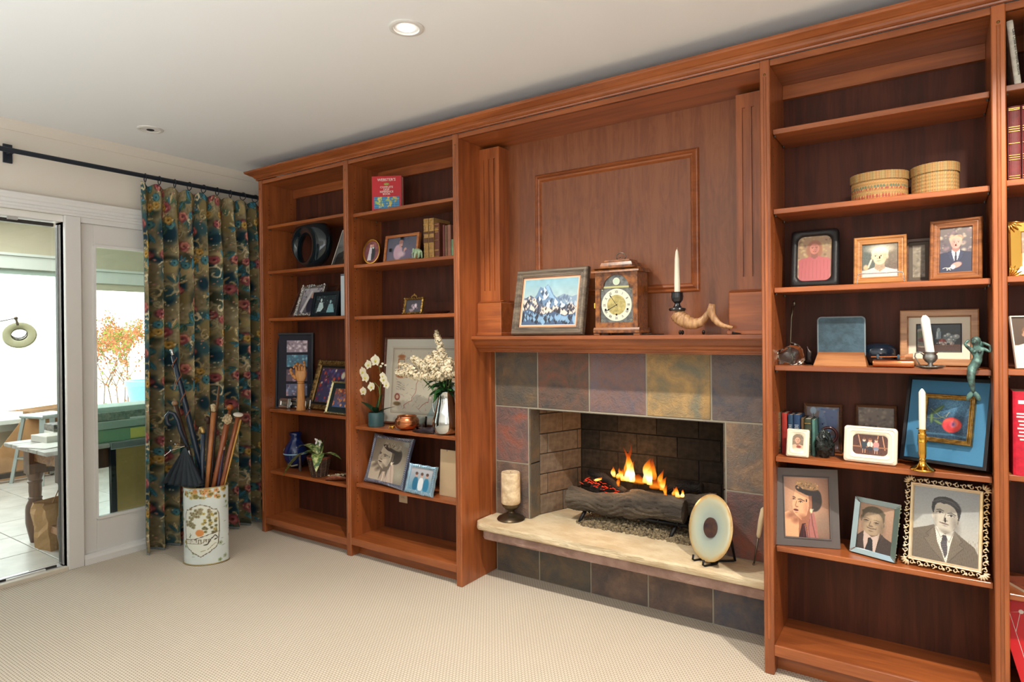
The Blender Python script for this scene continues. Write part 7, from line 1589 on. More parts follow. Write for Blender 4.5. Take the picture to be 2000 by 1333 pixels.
# tool leaning at the right
pa = onZ(1472, 1104, zh+.003); pb = onY(1490, 998, .26); t = empty('basting_brush', (pa[0], pa[1], zh+.004), 0, 0, 'slim metal tool with white handle leaning in the corner of the hearth', 'tool'); dv = Vector(pb)-Vector((pa[0], pa[1], zh+.004))
MB().tube([(0, 0, 0), dv*.52], .0038, 8).ell((0, 0, .002), (.006, .006, .005), 8, 6).build('shaft', pewter, t, smooth=True); MB().tube([dv*.5, dv*.56, dv*.8, dv*1.02, dv*1.06], [.006, .0095, .012, .010, .004], 12).build('handle', mat('ivory_handle', (224, 206, 170), .4), t, smooth=True)

# grate, logs, embers, flames
GX0, GX1, GY = -1.66, -1.02, .50
gr = empty('fire_grate', (0, 0, 0), label='black iron fire grate with crossbars under the logs', cat='grate')
zf = .318
MB().tube([(-1.60, .415, zf+.075), (-1.00, .415, zf+.075)], .009, 10).build('front_bar', st, gr, smooth=True); MB().tube([(-1.60, .60, zf+.075), (-1.00, .60, zf+.075)], .009, 10).build('rear_bar', st, gr, smooth=True)
for xx in (-1.56, -1.06):
    for yy in (.40, .61): MB().tube([(xx, yy+(.03 if yy < .5 else -.02), zf+.075), (xx-.015, yy, zf+.03), (xx-.02, yy-.012, zf+.009)], .010, 8).build('leg', st, gr, smooth=True)
for k in range(6): xx = -1.56+.10*k; MB().tube([(xx, .415, zf+.075), (xx, .60, zf+.075)], .006, 7).build('cross_bar', st, gr); MB().tube([(xx+.02, .415, zf+.115), (xx+.01, .404, zf+.078), (xx+.03, .415, zf+.060)], .004, 6).build('tine', st, gr)
bark = mat('charred_bark', (98, 88, 76), .95, rgb2=(56, 50, 45), vscale=14, bump=1.0, bscale=34, bdist=.02, stretch=(.35, 1, 1)); bark2 = mat('burnt_log', (40, 34, 32), .95, rgb2=(18, 16, 15), vscale=14, bump=1.0, bscale=40, bdist=.012)
def log(label, p0, p1, r, seed, m_, bend=.02, ends=(1, .8)):
    rs = np.random.RandomState(seed); p0, p1 = Vector(p0), Vector(p1); c = (p0+p1)/2; t = empty('firewood_log', c, label=label, cat='log'); n1_, n2_ = 130, 60; d = (p1-p0); L_ = d.length; d.normalize(); a = d.cross(Vector((0, 0, 1))).normalized(); b_ = a.cross(d); vs = []
    ph_ = rs.rand(12)*6.3
    for i in range(n1_+1):
        u = i/n1_; rr_ = r*(ends[0]+(ends[1]-ends[0])*u)*(1+.10*math.sin(u*9+ph_[0])+.05*math.sin(u*23+ph_[1])); cc_ = p0-c+d*L_*u+b_*bend*math.sin(u*PI*1.6+ph_[2])+a*bend*.5*math.sin(u*5+ph_[3])
        for j in range(n2_):
            w = 2*PI*j/n2_; w2 = w+.5*math.sin(u*14+ph_[4])*.35; g = abs(math.sin(w2*7+1.2*math.sin(u*17+ph_[5])+ph_[6]))**.45*.15+abs(math.sin(w2*3+u*31+ph_[7]+2*math.sin(w*2+u*9)))**.6*.045; q_ = 1-.17+g+.012*rs.randn(); vs.append(cc_+(a*math.cos(w)+b_*math.sin(w))*rr_*q_)
    MB().add(vs, [(i*n2_+j, i*n2_+(j+1) % n2_, (i+1)*n2_+(j+1) % n2_, (i+1)*n2_+j) for i in range(n1_) for j in range(n2_)]).build('bark', m_, t, smooth=50)
    for e, sg in ((0, -1), (n1_, 1)):
        rim = vs[e*n2_:(e+1)*n2_]; ce = sum(rim, Vector())/n2_; MB().add(rim+[ce+(rim[0]-ce)*0+d*sg*.004]+[ce+(p-ce)*.5+d*sg*.003 for p in rim], [(j, (j+1) % n2_, n2_+1+(j+1) % n2_, n2_+1+j) for j in range(n2_)]+[(n2_+1+j, n2_+1+(j+1) % n2_, n2_) for j in range(n2_)]).build('cut_end', mat('cut_log_end', (84, 70, 56), .9, rgb2=(48, 40, 34), vscale=30), t)
    return t
log('long front log with deeply furrowed grey bark on the grate', (-1.655, .43, zf+.132), (-1.02, .44, zf+.125), .062, 2, bark, .018, (.95, 1.05))
log('darker log lying right across the grate behind the front log', (-1.32, .47, zf+.145), (-.90, .56, zf+.17), .050, 5, bark, .012, (.8, 1.0))
log('burnt black log at the back left of the grate', (-1.62, .60, zf+.24), (-1.36, .50, zf+.175), .024, 8, bark2, .006)
log('burnt log at the back of the grate under the tallest flames', (-1.60, .59, zf+.13), (-1.05, .60, zf+.14), .045, 11, bark2, .01)
log('short charred log at the back right of the grate', (-1.18, .60, zf+.20), (-.98, .57, zf+.24), .035, 14, bark2, .006)
# glowing cracks
emb = mat('glowing_ember', (60, 14, 6), .8, emit=(255, 60, 22), estr=.8); MBe = MB(); q = random.Random(5)
for k in range(90):
    u = q.random(); p = Vector((-1.60+.5*u, .47+q.uniform(-.03, .06), zf+.165+.08*max(0, .5-u)*1.2+q.uniform(-.01, .012))); MBe.ell(p, (q.uniform(.005, .016), .004, q.uniform(.0008, .002)), 7, 4, Matrix.Rotation(q.uniform(-.4, .6), 3, 'Y'))
eo = MBe.build('ember_bed', emb, None); tag(eo, 'thin line of glowing red embers on top of the logs', 'embers', kind='stuff')
# ash and cinders under the grate
q = random.Random(9); base_v, base_f = MB().ell((0, 0, 0), (1, 1, 1), 5, 3).v, MB().ell((0, 0, 0), (1, 1, 1), 5, 3).f
mb = MB()
for k in range(2600):
    x = q.uniform(-1.60, -.93); y = q.uniform(.345, .60); e = max(abs((x+1.265)/.34), abs((y-.47)/.13)); 
    if q.random() < (e-.72)*2.4: continue
    s_ = q.uniform(.005, .011); rot = Matrix.Rotation(q.uniform(0, 6), 3, Vector((q.random(), q.random(), q.random()+.1))); zz = zf+.006+s_*.3+(1-min(1, e))*.035*q.random()
    mb.add([rot @ Vector((p[0]*s_*q.uniform(.8, 1.4), p[1]*s_, p[2]*s_*.8))+Vector((x, y, zz)) for p in base_v], base_f)
tag(mb.build('cinders', mat('ash_cinders', (150, 134, 104), .95, rgb2=(84, 74, 60), vscale=70), None, fix=False), 'bed of grey-brown volcanic cinders under the grate', 'cinders', kind='stuff')
# flames: small closed tongues that give off light
m = bpy.data.materials.new('flame'); m.use_nodes = True; nt = m.node_tree; nt.nodes.clear(); o_ = nt.nodes.new('ShaderNodeOutputMaterial'); em = nt.nodes.new('ShaderNodeEmission'); tr = nt.nodes.new('ShaderNodeBsdfTransparent'); mx = nt.nodes.new('ShaderNodeMixShader')
uvn = nt.nodes.new('ShaderNodeAttribute'); uvn.attribute_name = 'hot'; lw = nt.nodes.new('ShaderNodeLayerWeight'); lw.inputs[0].default_value = .35
rr = _ramp(nt, uvn.outputs['Fac'], [(0.0, (120, 30, 8)), (.25, (236, 90, 16)), (.55, (255, 160, 40)), (.85, (255, 226, 130)), (1.0, (255, 246, 205))]); nt.links.new(rr.outputs[0], em.inputs[0])
st_ = nt.nodes.new('ShaderNodeMath'); st_.operation = 'MULTIPLY_ADD'; st_.inputs[1].default_value = 2.6; st_.inputs[2].default_value = .45; nt.links.new(uvn.outputs['Fac'], st_.inputs[0]); nt.links.new(st_.outputs[0], em.inputs[1])
f1 = nt.nodes.new('ShaderNodeMath'); f1.operation = 'SUBTRACT'; f1.inputs[0].default_value = 1.0; nt.links.new(lw.outputs['Facing'], f1.inputs[1]); f2 = nt.nodes.new('ShaderNodeMath'); f2.operation = 'POWER'; f2.inputs[1].default_value = 1.6; nt.links.new(f1.outputs[0], f2.inputs[0])
f3 = nt.nodes.new('ShaderNodeMath'); f3.operation = 'MULTIPLY'; nt.links.new(f2.outputs[0], f3.inputs[0]); f4 = nt.nodes.new('ShaderNodeMath'); f4.operation = 'MULTIPLY_ADD'; f4.inputs[1].default_value = .55; f4.inputs[2].default_value = .25; nt.links.new(uvn.outputs['Fac'], f4.inputs[0]); nt.links.new(f4.outputs[0], f3.inputs[1])
nt.links.new(f3.outputs[0], mx.inputs[0]); nt.links.new(tr.outputs[0], mx.inputs[1]); nt.links.new(em.outputs[0], mx.inputs[2]); nt.links.new(mx.outputs[0], o_.inputs[0]); flame_m = m
fl_root = empty('flames', (0, 0, 0), label='orange and yellow gas flames rising between the logs', cat='fire')
def tongue(u, v_top, v_bot, y, wpx, seed, heat=1.0, lean=0):
    b0 = onY(u, v_bot, y); tp = onY(u+lean, v_top, y); H_ = tp[2]-b0[2]; W_ = wpx/430; rs = random.Random(seed); n1_, n2_ = 22, 14; vs = []; hot = []; p1, p2 = rs.random()*6, rs.random()*6
    for i in range(n1_+1):
        s_ = i/n1_; prof = math.sin(PI*min(1, (s_*.86+.14))**.75)**.9*(1-s_*.35) if s_ < 1 else .01
        cx = b0[0]+(tp[0]-b0[0])*s_+.10*H_*math.sin(s_*5+p1)*s_; cy = y+.05*H_*math.sin(s_*4+p2)
        for j in range(n2_):
            a = 2*PI*j/n2_; w_ = W_/2*prof*(1+.22*math.sin(a*2+s_*8+p1)); vs.append((cx+w_*math.cos(a), cy+w_*.55*math.sin(a), b0[2]+H_*s_)); hot.append(heat*max(0, 1-(abs(s_-.28)*1.35)**1.2))
    ob = MB().add(vs, [(i*n2_+j, i*n2_+(j+1) % n2_, (i+1)*n2_+(j+1) % n2_, (i+1)*n2_+j) for i in range(n1_) for j in range(n2_)]).build('flame_tongue', flame_m, fl_root, smooth=False)
    at_ = ob.data.attributes.new('hot', 'FLOAT', 'POINT')
    at_.data.foreach_set('value', hot); ob.data.polygons.foreach_set('use_smooth', [True]*len(ob.data.polygons))
for a in ((1229, 885, 940, .50, 26, 1, 1.0, 2), (1224, 872, 930, .51, 15, 2, .5, -2), (1234, 900, 942, .49, 16, 3, 1.1, 4), (1216, 912, 940, .49, 12, 4, .8, -6), (1200, 910, 932, .48, 12, 5, .8, -5), (1208, 915, 935, .48, 16, 6, .7, 8), (1262, 893, 945, .50, 26, 7, .9, 8), (1276, 893, 938, .51, 16, 8, .5, 0), (1268, 905, 948, .49, 18, 9, 1.0, 4), (1289, 915, 950, .49, 13, 10, .6, 4), (1293, 930, 958, .47, 15, 11, .7, 6),
          (1300, 945, 968, .45, 9, 12, .55, 0), (1324, 950, 972, .46, 12, 13, .8, -3), (1332, 956, 972, .45, 9, 14, .9, 3), (1315, 952, 968, .46, 8, 15, .6, 2), (1246, 925, 945, .47, 34, 16, .5, 0), (1208, 930, 950, .45, 9, 17, .45, 0), (1280, 935, 955, .46, 30, 18, .45, 4), (1164, 932, 940, .48, 16, 19, .8, 12), (1228, 862, 900, .52, 8, 20, .2, 4)): tongue(*a)
light('POINT', 'fire_glow', (-1.36, .50, .62), 3.2, (1.0, .5, .18), soft=.06)
# ================================================================== curtain, rod and rings
XRD = -4.055; ZR = 2.342
iron = mat('blue_black_iron', (44, 50, 60), .4, .5)
t = empty('curtain_rod', (0, 0, 0), label='long dark iron curtain rod across the glass door', cat='curtain rod')
MB().tube([(XRD, -1.40, ZR), (XRD, .30, ZR)], .0135, 14).build('rod', iron, t, smooth=50)
fn = MB().lathe([(0, 0), (.019, 0), (.023, .010), (.020, .02), (.014, .03), (.022, .042), (.026, .055), (.020, .07), (.008, .08), (0, .082)], 18).build('finial', iron, t, smooth=50)
fn.location = (XRD, -1.385, ZR); fn.rotation_euler = (R(90), 0, 0)
for yy in (-1.30,): MB().box(XW+.0, XW+.012, yy-.02, yy+.02, ZR-.05, ZR+.05).beam((XW+.01, yy, ZR), (XRD, yy, ZR), .016, .016).build('bracket', iron, t)
# tapestry print of the cloth
def tapestry():
    c = Cv(.72, .80, 420, (124, 112, 84)); W = c.W; q = random.Random(21); c.noise(9, 60, 1); c.noise(7, 10, 2)
    teal, dteal, blue = (50, 80, 84), (30, 54, 66), (58, 108, 124); cream, tan_ = (206, 192, 156), (160, 142, 102); pinks = [(176, 104, 94), (150, 80, 80), (200, 134, 114), (128, 62, 68)]
    def W_(fn, x, y, *a, **k):                                      # wraps at the tile edges
        for dx in (-W, 0, W):
            for dy in (-1, 0, 1):
                if -.3 < x+dx < W+.3 and -.3 < y+dy < 1.3: fn(x+dx, y+dy, *a, **k)
    for _ in range(26): W_(c.ell, q.uniform(0, W), q.uniform(0, 1), q.uniform(.05, .13), q.uniform(.04, .09), q.choice([dteal, teal, (60, 62, 48)]), .25, q.uniform(0, 3), .85)
    for _ in range(12): W_(c.ell, q.uniform(0, W), q.uniform(0, 1), q.uniform(.06, .10), q.uniform(.05, .09), q.choice([tan_, (150, 134, 92), (120, 106, 70)]), .15, 0, .8)
    def leafp(x, y, a, L, w, col): c.ell(x+math.cos(a)*L/2, y+math.sin(a)*L/2, L/2, w/2, col, .2, a, .9); c.line([(x, y), (x+math.cos(a)*L, y+math.sin(a)*L)], .0025, tuple(min(255, v*1.5) for v in col), .7)
    for _ in range(34):
        x, y, a = q.uniform(0, W), q.uniform(0, 1), q.uniform(0, 6.3)
        for k in range(4): W_(leafp, x, y, a+(k-1.5)*.5, q.uniform(.05, .09), .026, q.choice([teal, blue, (72, 92, 70), (52, 76, 66), tan_]))
    def scrollp(x, y, r_, a0, fl, col):
        pts = [(x+r_*(1-.055*k)*math.cos(a0+fl*k*.42), y+r_*(1-.055*k)*math.sin(a0+fl*k*.42)) for k in range(16)]; c.line(pts, .010, tuple(v*.5 for v in col), .6); c.line(pts, .0065, col, .9)
        for k in (2, 5, 8): c.ell(pts[k][0]+.01, pts[k][1]+.01, .018, .009, col, .3, a0+k, .9)
    for _ in range(26): W_(scrollp, q.uniform(0, W), q.uniform(0, 1), q.uniform(.035, .07), q.uniform(0, 6), q.choice((-1, 1)), q.choice([cream, (156, 146, 112), tan_]))
    def rosep(x, y, r_, cols):
        c.ell(x, y, r_*1.1, r_*.95, tuple(v*.6 for v in cols[0]), .2)
        for k in range(13): a = k*2.4; rr_ = r_*(.85-.055*k); c.ell(x+rr_*math.cos(a), y+rr_*math.sin(a), r_*.36, r_*.26, cols[k % len(cols)], .3, a+1.5, .9)
        c.ell(x, y, r_*.22, r_*.2, tuple(v*.45 for v in cols[0]), .4)
    for _ in range(17): W_(rosep, q.uniform(0, W), q.uniform(0, 1), q.uniform(.030, .048), q.sample(pinks, 3))
    for _ in range(7): W_(rosep, q.uniform(0, W), q.uniform(0, 1), q.uniform(.026, .040), [blue, (70, 120, 128), (90, 130, 120)])
    for _ in range(7): W_(rosep, q.uniform(0, W), q.uniform(0, 1), q.uniform(.026, .036), [(176, 140, 70), (196, 160, 90), (150, 110, 50)])
    for _ in range(200): W_(c.ell, q.uniform(0, W), q.uniform(0, 1), .006, .005, q.choice([cream, (196, 186, 150), dteal, pinks[2]]), .4)
    c.a *= (1+.05*np.sin(c.Y*2*PI*140))[..., None]; return c
tp = tapestry()
YC0, YC1 = -.665, .20; NP = 9.0; nx, ny = 420, 400; zb0, zt0 = .018, 2.292
s_ = np.linspace(0, 1, nx); zz = np.linspace(0, 1, ny); S, Zg = np.meshgrid(s_, zz)
rs = np.random.RandomState(4); ph1 = np.interp(s_, np.linspace(0, 1, 12), rs.rand(12)*1.0-.5); am = np.interp(s_, np.linspace(0, 1, 14), .7+.6*rs.rand(14))
fold = np.sin(2*PI*NP*(S+.018*ph1[None, :])); fold2 = np.sin(2*PI*NP*2.0*S+1.3+2*Zg)
depth_ = (.012+.040*np.clip((1-Zg)*6, 0, 1)*(.75+.35*np.sin(Zg*3)))*am[None, :]
Xc = XRD+.004+depth_*fold+.006*fold2*np.clip((1-Zg)*4, 0, 1)+np.where(Zg < .05, (.05-Zg)*.25, 0)
Yc = YC0+(YC1-YC0)*S+.010*np.cos(2*PI*NP*(S+.018*ph1[None, :]))*np.clip((1-Zg)*6, 0, 1)-.012*(1-Zg)*(1-S)
Zc = zb0+(zt0-zb0)*Zg+.012*np.cos(2*PI*NP*S)*np.clip((Zg-.96)*25, 0, 1)
Pc = np.stack([Xc, Yc, Zc], -1)
clw = 1.75; ui = ((S*clw/.72) % 1.0)*(tp.nx-1); vi = ((Zg*(zt0-zb0)/.80) % 1.0)*(tp.ny-1)
Cc = tp.a[vi.astype(int), ui.astype(int)]*1.03+4
t = empty('curtain', (0, 0, 0), label='full-length pleated tapestry curtain with roses, scrolls and teal leaves', cat='curtain')
co = grid_mesh('cloth', Pc, Cc, cloth_m, t, smooth=True); sm = co.modifiers.new('thickness', 'SOLIDIFY'); sm.thickness = .003
lining = mat('curtain_lining', (120, 128, 128), .9)
P2 = Pc.copy(); P2[..., 0] -= .006; P2[..., 2] = .004+(P2[..., 2]-zb0)*.99; grid_mesh('lining', P2[::8, ::3], None, lining, t, smooth=True)
for k in range(9):
    yy = YC0+(YC1-YC0)*(k+.25)/NP+(.0 if k else .01); a = rnd.uniform(-.35, .35)
    r_ = empty('curtain_ring', (XRD, yy, ZR-.010), label=['first curtain ring from the left end of the curtain', 'second curtain ring from the left', 'third curtain ring from the left', 'fourth curtain ring from the left', 'fifth curtain ring, at the middle of the curtain', 'fourth curtain ring from the bookcase', 'third curtain ring from the bookcase', 'second curtain ring from the bookcase', 'curtain ring nearest the bookcase'][k], cat='ring', group='curtain rings on the rod'); r_.rotation_euler = (0, 0, a)
    MB().tube([(.026*math.sin(2*PI*j/20), 0, .026*math.cos(2*PI*j/20)) for j in range(21)], .0028, 7, cap=False).build('ring', iron, r_, smooth=True)
    MB().tube([(.0, 0, -.026), (.002, 0, -.036), (.010, 0, -.048)], .0016, 6).build('hook', iron, r_)
    MB().tube([(XRD-r_.location.x+.03, .0, -.05), (XRD-r_.location.x+.038, 0, -.16)], [.004, .001], 6).build('pleat_stitch', mat('pleat_shadow', (58, 56, 44), .9), r_) if False else None

# ================================================================== umbrella stand and what stands in it
pc = onZ(402, 1096, 0); SX, SY = pc[0], pc[1]+.005; vyaw = R(40)
t = empty('umbrella_stand', (SX, SY, .001), vyaw, 0, 'tall white oval porcelain umbrella stand painted with a garden scene', 'umbrella stand')
HS = .452; cv = Cv(.345, HS, 200, (212, 222, 220)); cv.noise(4, 10, 2); q = random.Random(3); W = cv.W
def blossom(x, y, r_, col):
    for k in range(5): cv.ell(x+r_*.6*math.cos(k*1.26), y+r_*.6*math.sin(k*1.26), r_*.5, r_*.45, col, .3)
    cv.ell(x, y, r_*.3, r_*.3, (84, 74, 40), .4)
for _ in range(26): blossom(q.uniform(0, W), q.uniform(.62, .98) if q.random() < .4 else q.uniform(.02, .6), q.uniform(.016, .03), q.choice([(150, 172, 130), (186, 176, 120), (170, 186, 160)]))
cx0 = W*.50
for _ in range(40): blossom(q.uniform(cx0-.22, cx0+.30), q.uniform(.86, .98), q.uniform(.016, .034), q.choice([(206, 172, 104), (196, 180, 120), (216, 150, 90), (130, 120, 60)]))
for _ in range(14): x, y = q.uniform(0, W), q.uniform(0, 1); cv.line([(x, y), (x+.05, y+.008)], .004, (120, 122, 110), .7)
ol_ = [(0, .36), (.05, .345), (.10, .325), (.14, .29), (.19, .28), (.215, .22), (.22, 0), (.205, -.18), (.17, -.235), (.13, -.255), (.10, -.285), (.05, -.31), (0, -.345)]
ol_ = [(a*.9, b_) for a, b_ in ol_]; ol2 = [(cx0+a, .44+b_*.96) for a, b_ in ol_]+[(cx0-a, .44+b_*.96) for a, b_ in ol_[::-1]]
cv.poly(ol2, (222, 226, 214))
for _ in range(26): blossom(cx0+q.uniform(-.13, .10), q.uniform(.60, .73), .020, (150, 142, 110))
for _ in range(26): blossom(cx0+q.uniform(.02, .18), q.uniform(.42, .68), .018, q.choice([(130, 124, 80), (110, 108, 74), (186, 168, 96)]))
for _ in range(14): blossom(cx0+q.uniform(-.18, -.06), q.uniform(.48, .60), .020, (140, 134, 104))
cv.ell(cx0-.01, .42, .042, .045, (214, 140, 76), .1); cv.line([(cx0-.19, .33), (cx0-.06, .34), (cx0+.10, .40), (cx0+.2, .42)], .006, (80, 66, 48)); cv.line([(cx0-.19, .28), (cx0, .28), (cx0+.06, .33)], .005, (110, 90, 64))
for k in range(6): cv.line([(cx0-.17+.05*k, .285), (cx0-.17+.05*k, .33), (cx0-.145+.05*k, .33), (cx0-.145+.05*k, .30)], .004, (100, 84, 60))
cv.line([(cx0+.03, .26), (cx0+.07, .27), (cx0+.10, .33), (cx0+.15, .38), (cx0+.18, .34), (cx0+.14, .32)], .008, (60, 50, 44)); cv.line([(cx0, .18), (cx0+.07, .2), (cx0+.14, .27), (cx0+.19, .28)], .004, (150, 130, 92)); cv.line([(cx0-.14, .35), (cx0-.10, .40)], .004, (90, 90, 70)); cv.line([(cx0-.12, .35), (cx0-.12, .41)], .004, (90, 90, 70))
cv.line(ol2+[ol2[0]], .006, (92, 76, 52))
na, nz_ = 260, 150; P = np.zeros((nz_, na+1, 3)); C = np.zeros((nz_, na+1, 3))
for i in range(nz_):
    zz_ = HS*i/(nz_-1)
    for j in range(na+1):
        a = 2*PI*j/na; c_, s__ = math.cos(a), math.sin(a); x = .128*math.copysign(abs(c_)**.95, c_); y = .088*math.copysign(abs(s__)**1.25, s__)
        P[i, j] = (x, y, zz_)
        uu = (a-PI)/PI if PI <= a <= 2*PI else (a/PI if a < PI else 1)      # front half shows the whole print, so does the back
        C[i, j] = cv.a[min(199, int(200*i/nz_)), min(cv.nx-1, int(cv.nx*uu))]
grid_mesh('body', P, C, glaze_m, t, smooth=True)
def ovl(zz_, s_, n_=64): return [(.128*s_*math.copysign(abs(math.cos(2*PI*j/n_))**.95, math.cos(2*PI*j/n_)), .088*s_*math.copysign(abs(math.sin(2*PI*j/n_))**1.25, math.sin(2*PI*j/n_)), zz_) for j in range(n_)]
pt_ = ovl(HS, 1.0); MB().tube(pt_+[pt_[0]], .0035, 8, cap=False).build('rim', mat('gilt_rim', (176, 158, 110), .3, .5), t, smooth=True)
pt_ = ovl(.004, 1.01); MB().tube(pt_+[pt_[0]], .0035, 8, cap=False).build('foot_rim', mat('gilt_rim', (0, 0, 0)), t, smooth=True)
pr2 = [ovl(HS, .985), ovl(.03, .97)]; MB().add(pr2[0]+pr2[1]+[(0, 0, .03)], [(j, 64+j, 64+(j+1) % 64, (j+1) % 64) for j in range(64)]+[(64+j, 128, 64+(j+1) % 64) for j in range(64)]).build('inside', mat('stand_inside', (150, 156, 154), .5), t)
Mx = Matrix.Translation((SX, SY, 0)) @ Matrix.Rotation(vyaw, 4, 'Z')
def foot(a, b_): v = Mx @ Vector((a, b_, .035)); return v
def onS(u, v, k):
    """the view ray met by the vertical plane through the stand's long axis, k behind it"""
    n_ = np.array([-math.sin(vyaw), math.cos(vyaw), 0.0]); d = _ray(u, v); return CAM+d*(((np.array([SX, SY, 0])-CAM) @ n_+k)/(d @ n_))
def cane(name, label, cat, uc, ub, vb, dy=0.0):
    """passes the stand's rim at column uc, rises to (ub, vb); its foot stays inside the stand"""
    x = Vector(onS(uc, 949, 0+dy*.5)); p = Vector(onS(ub, vb, 0+dy)); k = (x.z-.035)/(p.z-x.z); f_ = x-(p-x)*k
    l = Mx.inverted() @ f_; e = math.hypot(l.x/.128, l.y/.088)
    if e > .72: l.x *= .72/e; l.y *= .72/e
    l.z = .035; f_ = Mx @ l; t = empty(name, f_, label=label, cat=cat); return t, p-f_
red_w = mat('red_brown_cane', (150, 84, 46), .3, rgb2=(110, 56, 32), vscale=10, stretch=(1, 1, .3), coat=.4); dk_w = mat('dark_cane', (84, 56, 42), .4, rgb2=(60, 38, 30), vscale=20); navy = mat('navy_lacquer', (26, 44, 62), .25, coat=.4); blk_c = mat('black_nylon', (20, 32, 42), .6)
ivory = mat('carved_ivory', (214, 196, 158), .4, rgb2=(150, 126, 96), vscale=70, bump=.5, bscale=120); purple = mat('plum_lacquer', (52, 34, 56), .3)
def shaft(t, d, r_, m_, r2=None, bend=None, name='shaft'):
    MB().tube([(0, 0, 0), d*.5+(bend or Vector()), d], [r_*.75, r_*.9, r2 or r_], 12).build(name, m_, t, smooth=True)
# tall dark furled umbrella with brown strap
t, d = cane('umbrella', 'tall furled navy umbrella with chrome tip and brown strap, leaning left', 'umbrella', 405, 335, 684, .03)
MB().tube([(0, 0, 0), d*.3, d*.45, d*.80, d*.97], [.008, .010, .018, .0155, .013], 12).build('canopy', navy, t, smooth=True); MB().tube([d*.97, d*1.0, d*1.0+Vector((-.016, 0, -.002))], [.0095, .009, .007], 10).build('tip', ss, t, smooth=True)
u_ = d.normalized(); a_ = u_.orthogonal().normalized(); b2_ = u_.cross(a_); MB().tube([d*(.62+.34*k/60)+(a_*math.cos(k*.42)+b2_*math.sin(k*.42))*.0175 for k in range(61)], .0032, 6).build('strap', mat('brown_strap', (132, 78, 52), .6), t)
lp = d*.86; MB().tube([lp+Vector((-.012, -.01, -.0)), lp+Vector((-.03, -.01, -.035)), lp+Vector((-.036, -.01, -.07)), lp+Vector((-.022, -.01, -.062)), lp+Vector((-.012, -.01, -.03)), lp], .0018, 6).build('wrist_loop', mat('pale_cord', (186, 150, 120), .6), t)
MB().tube([d*.55, d*.95], .004, 6).build('rib', ss, t) if False else None
# knob cane at the left
t, d = cane('walking_stick', 'rough brown cane with a round pale knob, leaning far left', 'cane', 388, 342, 788, .04)
shaft(t, d, .0125, dk_w); MB().ell(d, (.019, .019, .017), 14, 9).build('knob', mat('pale_knob_wood', (150, 116, 86), .4), t, smooth=True)
# black umbrella with crook handle, canopy hanging loose over the rim
t, d = cane('umbrella', 'black umbrella with crook handle and loose canopy hanging over the rim', 'umbrella', 384, 366, 872, -.02)
hk = []; tp0 = Vector(onS(352, 842, 0-.02))-t.location; c_ = Vector(onS(337, 826, 0-.02))-t.location; rr_ = .040
MB().tube([d, tp0, Vector(onS(347, 822, 0-.02))-t.location, Vector(onS(340, 809, 0-.02))-t.location, Vector(onS(331, 806, 0-.02))-t.location, Vector(onS(325, 813, 0-.02))-t.location, Vector(onS(327, 827, 0-.02))-t.location, Vector(onS(334, 832, 0-.02))-t.location], [.009, .0115, .0115, .0115, .0115, .0115, .011, .009], 12).build('crook_handle', navy, t, smooth=True)
MB().tube([(0, 0, 0), d], .006, 8).build('shaft', black, t); MB().tube([d*.90, d*.96], .011, 10).build('collar', ss, t, smooth=True)
apx = Vector(onS(362, 872, 0-.02))-t.location; rim_px = [(321, 943), (333, 947), (345, 948), (357, 949), (369, 951), (381, 952), (392, 950), (396, 944)]
vs = []; n1_, n2_ = 14, 57
for i in range(n1_+1):
    s1_ = i/n1_
    for j in range(n2_):
        f_ = j/(n2_-1)*7; k = min(6, int(f_)); fr = f_-k; u = rim_px[k][0]*(1-fr)+rim_px[k+1][0]*fr; v = rim_px[k][1]*(1-fr)+rim_px[k+1][1]*fr
        e = Vector(onY(u, v, SY-.13+.05*(j/(n2_-1))))-t.location; p = apx.lerp(e, s1_**.92); vs.append(p+Vector((0, -1, 0))*(.020*s1_*math.cos(f_*2*PI*.9)))
o = MB().add(vs, [(i*n2_+j, i*n2_+j+1, (i+1)*n2_+j+1, (i+1)*n2_+j) for i in range(n1_) for j in range(n2_-1)]).build('canopy', blk_c, t, smooth=True, fix=False); sm = o.modifiers.new('thickness', 'SOLIDIFY'); sm.thickness = .003
for (u, v) in ((334, 862), (342, 868), (322, 890), (333, 880)): e = Vector(onS(u, v, 0-.08))-t.location; MB().tube([apx, apx.lerp(e, .6)+Vector((0, -.01, .01)), e], .0014, 5).ell(e, (.003, .003, .004), 6, 4).build('rib', ss, t)
# navy shaft with gold bird head
t, d = cane('walking_stick', 'navy cane topped with a gilt bird-head handle', 'cane', 394, 397, 848, -.03)
shaft(t, d, .0125, navy); skinfig('bird_head', [tuple(d)+(.013,), tuple(d+Vector((-.006, 0, .022)))+(.013,), tuple(d+Vector((-.020, 0, .036)))+(.015,), tuple(d+Vector((-.036, 0, .018)))+(.009,), tuple(d+Vector((-.048, 0, -.006)))+(.005,)], [(0, 1), (1, 2), (2, 3), (3, 4)], mat('gilt_handle', (190, 160, 100), .3, .7), t, 2)
